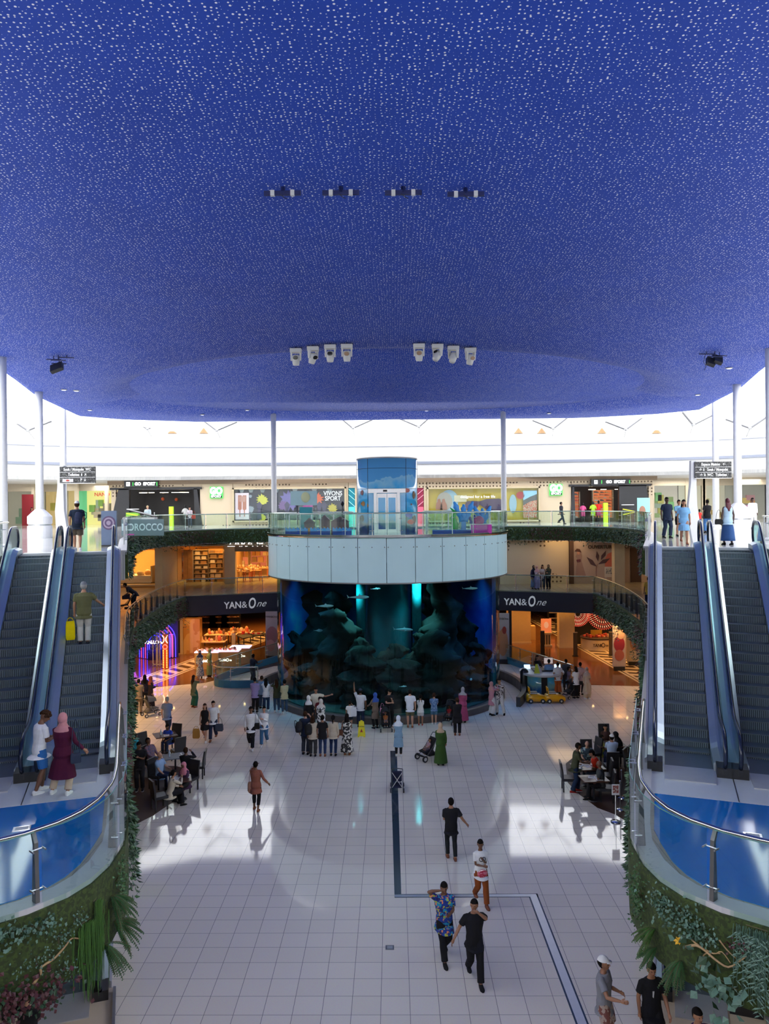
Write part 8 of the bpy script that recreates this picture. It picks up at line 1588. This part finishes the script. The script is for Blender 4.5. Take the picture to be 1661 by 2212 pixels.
for px, py, f_, H_, lab, tp, bt, kw in [
    (302, 1708, 10, 1.78, 'waiter all in black standing in the left cafe', ('tee', c_['K']), ('trousers', c_['K']), R_(hair='short', skin='d', near=1, shoes='bw', arms=('hold', 'down'), head=(-25, 15))),
    (293, 1652, 150, 1.20, 'child in a turquoise and white tee behind the waiter', ('tee', (.05, .50, .62)), ('shorts', (.05, .05, .08)), R_(hair='short', skin='d', near=1, arms=('waist', 'waist'))),
    (366, 1622, -15, 1.50, 'boy in a bright blue tee leaning on the rear cafe table', ('tee', (.02, .06, .40)), ('trousers', c_['N']), R_(hair='short', skin='d', near=1, arms=('table', 'table'), lean=14, **S_)),
    (328, 1670, 62, 1.76, 'man in a checked shirt and jeans reclining in the left cafe', ('long', (.2, .1, .1)), ('trousers', (.10, .16, .26)), R_(hair='short', skin='d', near=1, arms=('lap', 'lap'), lean=-14, tm=pattern('red_blue_check', (.22, .10, .12), [(.08, .09, .16)], 26), shoes='t', **S_)),
    (345, 1702, 70, 1.70, 'bald man in a pale blue shirt seated in the left cafe', ('tee', (.28, .42, .66)), ('trousers', c_['N']), R_(hair='none', skin='l', near=1, arms=('table', 'lap'), **S_)),
    (402, 1694, 175, 1.76, 'man in black with his back turned at the glass topped table', ('long', c_['K']), ('trousers', c_['K']), R_(hair='short', hc='n', skin='d', near=1, arms=('table', 'phone'), **S_)),
    (402, 1722, -25, 1.66, 'woman in a rose headscarf and dark print top at the front table', ('long', (.06, .03, .07)), ('trousers', c_['K']), R_(hair='hijab', hij=(.62, .22, .28), skin='d', male=False, near=1, arms=('table', 'table'), lean=10, **S_)),
    (367, 1745, 130, 1.64, 'woman in a cream sweater and dark skirt bent over papers at the front table', ('long', (.62, .54, .42)), ('trousers', c_['K']), R_(hair='pony', hc='b', skin='m', male=False, near=1, arms=('table', 'phone'), lean=12, **S_)),
    # right cafe
    (1242, 1712, 88, 1.78, 'man in an olive tee standing over the front table of the right cafe', ('tee', (.055, .06, .03)), ('trousers', (.015, .03, .07)), R_(hair='short', skin='d', near=1, shoes='r', arms=('table', 'table'), lean=10, legs='step')),
    (1268, 1672, -10, 1.72, 'bald man in a navy striped shirt seated at the front table, right cafe', ('tee', (.03, .05, .07)), ('trousers', c_['K']), R_(hair='none', skin='l', near=1, arms=('table', 'table'), lean=14, tm=pattern('navy_stripe', (.03, .05, .07), [(.30, .42, .42)], 9, thr=.58), **S_)),
    (1296, 1700, 262, 1.78, 'man in a red tee leaning over the front table, right cafe', ('tee', (.62, .03, .01)), ('trousers', (.03, .04, .07)), R_(hair='short', skin='m', near=1, arms=('table', 'table'), lean=22, **S_)),
    (1300, 1728, 258, 1.76, 'man in a charcoal tee seated nearest the viewer in the right cafe', ('tee', (.05, .055, .06)), ('trousers', c_['K']), R_(hair='none', skin='d', near=1, arms=('lap', 'lap'), lean=6, **S_)),
    (1308, 1632, 0, 1.62, 'woman in dark clothes at the far side of the rear table, right cafe', ('long', (.08, .04, .03)), ('trousers', c_['K']), R_(hair='mid', skin='m', male=False, near=1, arms=('table', 'table'), **S_)),
    (1300, 1650, 90, 1.45, 'child in a yellow and teal top at the left side of the rear table', ('tee', (.45, .42, .08)), ('shorts', (.05, .2, .22)), R_(hair='mid', skin='m', near=1, arms=('table', 'table'), **S_)),
    (1322, 1662, 180, 1.74, 'person in a pale blue top and white cap with back turned, right cafe', ('tee', (.45, .55, .72)), ('trousers', c_['N']), R_(hair='capped', hij=(.75, .75, .75), skin='m', near=1, arms=('table', 'table'), **S_)),
    (1343, 1652, 250, 1.70, 'person in a black robe and black headscarf at the rear table, right cafe', ('long', c_['K']), ('wide', c_['K']), R_(hair='hijab', hij=(.012, .012, .014), male=False, near=1, arms=('table', 'table'), lean=18, w=1.1, **S_))]:
    person(G(px, py) + Vector((0, 0, .012)), f_, H_, lab, tp, bt, **kw)
for px, py, rz, lab in [(1228, 1708, 1.5, 'chair behind the standing man in olive, right cafe'), (1270, 1660, 0, 'chair of the man in the striped shirt, right cafe'), (1282, 1652, -1.2, 'empty tall backed chair rising behind the striped shirt, right cafe'), (1305, 1702, -1.71, 'chair of the man in red, right cafe'), (1310, 1730, -1.75, 'chair of the man in charcoal, right cafe'),
                        (1308, 1622, 0, 'broad backed chair at the head of the rear table, right cafe'), (1320, 1680, 3.14, 'large black chair with its back to the viewer, right cafe'), (1352, 1655, -1.92, 'chair under the black robe, right cafe'), (1366, 1680, 1.0, 'left one of the two empty chairs near the glass, right cafe'), (1377, 1672, 1.0, 'right one of the two empty chairs near the glass, right cafe'), (1374, 1715, 1.4, 'empty chair half hidden by the glass rail, right cafe')]:
    p = G(px, py); chair(p.x, p.y, rz, lab)
p = ctable(1270, 1700, .1, 'front table of the right cafe crowded with papers', DT, 1.1, .8); onto(p, [(-.25, .1, 'plate', 'plate before the striped shirt, right cafe'), (.0, .0, 'paper', 'paper in the middle of the front table, right cafe'), (.3, .2, 'paper', 'paper at the right of the front table, right cafe'), (-.3, -.25, 'cup', 'cup at the left corner of the front table, right cafe')])
p = ctable(1283, 1728, .1, 'second front table of the right cafe with white sheets', DT, .9, .7); onto(p, [(-.05, .1, 'paper', 'upper white sheet on the second front table'), (.15, -.1, 'paper', 'lower white sheet on the second front table')])
p = ctable(1318, 1648, .1, 'rear table of the right cafe in the middle of its guests', DT, 1.1, .8); onto(p, [(0, .1, 'cup', 'cup on the rear table, right cafe')])
# menu stand and rope posts at the right cafe edge
p = G(1330, 1776); t = thing('menu_stand', 'chrome stand holding a white framed menu at the right cafe edge', 'menu stand', (p.x, p.y, .0)); m = MB(); m.lathe([(.17, 0), (.16, .03), (.03, .05)], n=24); obj('base', m, CHROME, t); m = MB(); m.tube([(0, 0, .04), (0, 0, .92)], .018, 8); obj('pole', m, CHROME, t); m = MB(); m.box((0, -.01, 1.06), (.24, .03, .34)); obj('frame', m, WHITE, t); m = MB(); m.box((0, -.03, 1.08), (.18, .008, .24)); obj('menu_print', m, pattern('menu_print', (.62, .56, .52), [(.3, .08, .07)], 18), t)
for px, py, lab in ((1340, 1750, 'nearer chrome rope post behind the menu stand'), (1343, 1724, 'farther chrome rope post behind the menu stand')):
    p = G(px, py); t = thing('rope_post', lab, 'rope post', (p.x, p.y, .012)); m = MB(); m.lathe([(.17, 0), (.16, .03), (.03, .05)], n=24); obj('base', m, CHROME, t); m = MB(); m.tube([(0, 0, .04), (0, 0, .94)], .022, 8); obj('pole', m, DSTEEL, t); m = MB(); m.ell((0, 0, .96), (.035, .035, .03)); obj('finial', m, CHROME, t)
# flower counter at the left edge
p = G(262, 1716); t = thing('serving_counter', 'warm wooden counter block at the left edge beside the green wall', 'counter', (p.x - .2, p.y, .012)); m = MB(); m.box((0, 0, .55), (.6, .9, 1.1)); obj('body', m, mat('honey_wood', (.50, .30, .14), .4), t); m = MB(); m.box((0, 0, 1.12), (.64, .94, .04)); obj('counter_top', m, mat('honey_wood_top', (.55, .36, .2), .3), t)
q = thing('flower_vase', 'glass vase of small red flowers on the wooden counter', 'vase', (p.x - .15, p.y - .1, 1.153)); m = MB(); m.lathe([(.06, 0), (.09, .1), (.05, .25), (.06, .27)], n=14); obj('vase', m, mat('pale_vase', (.55, .65, .70), .1), q)
m = MB()
for k in range(16): m.ell(Vector((rnd.gauss(0, .07), rnd.gauss(0, .07), .40 + rnd.uniform(-.06, .12))), (.03, .03, .03), 6, 4)
obj('red_blooms', m, mat('red_bloom', (.75, .05, .02), .5), q); m = MB()
for k in range(5): m.tube([(0, 0, .1), (rnd.gauss(0, .05), rnd.gauss(0, .05), .42)], .005, 4)
obj('stems', m, LEAF[1], q)

for i, (x, y) in enumerate([(-14.6, 51.8), (-13.2, 51.6), (-11.6, 52.2), (-10, 52.8), (10.4, 52.6), (12.0, 52.1), (13.6, 51.7), (15.0, 50.2), (15.0, 48.8), (-15, 49.4)]):
    t = thing('soffit_lamp', 'small warm recessed lamp under the middle floor slab edge', 'ceiling lamp', (x, y, 3.19), group='warm recessed lamps under the middle floor slab')
    m = MB(); m.lathe([(.09, 0), (.11, -.02), (.07, -.03)], n=12); obj('lamp_ring', m, STEEL, t); m = MB(); m.lathe([(.07, -.022), (.07, -.034)], n=12); obj('lamp_glass', m, mat('warm_lamp_glass', (1, .62, .25), .4, emit=25), t)
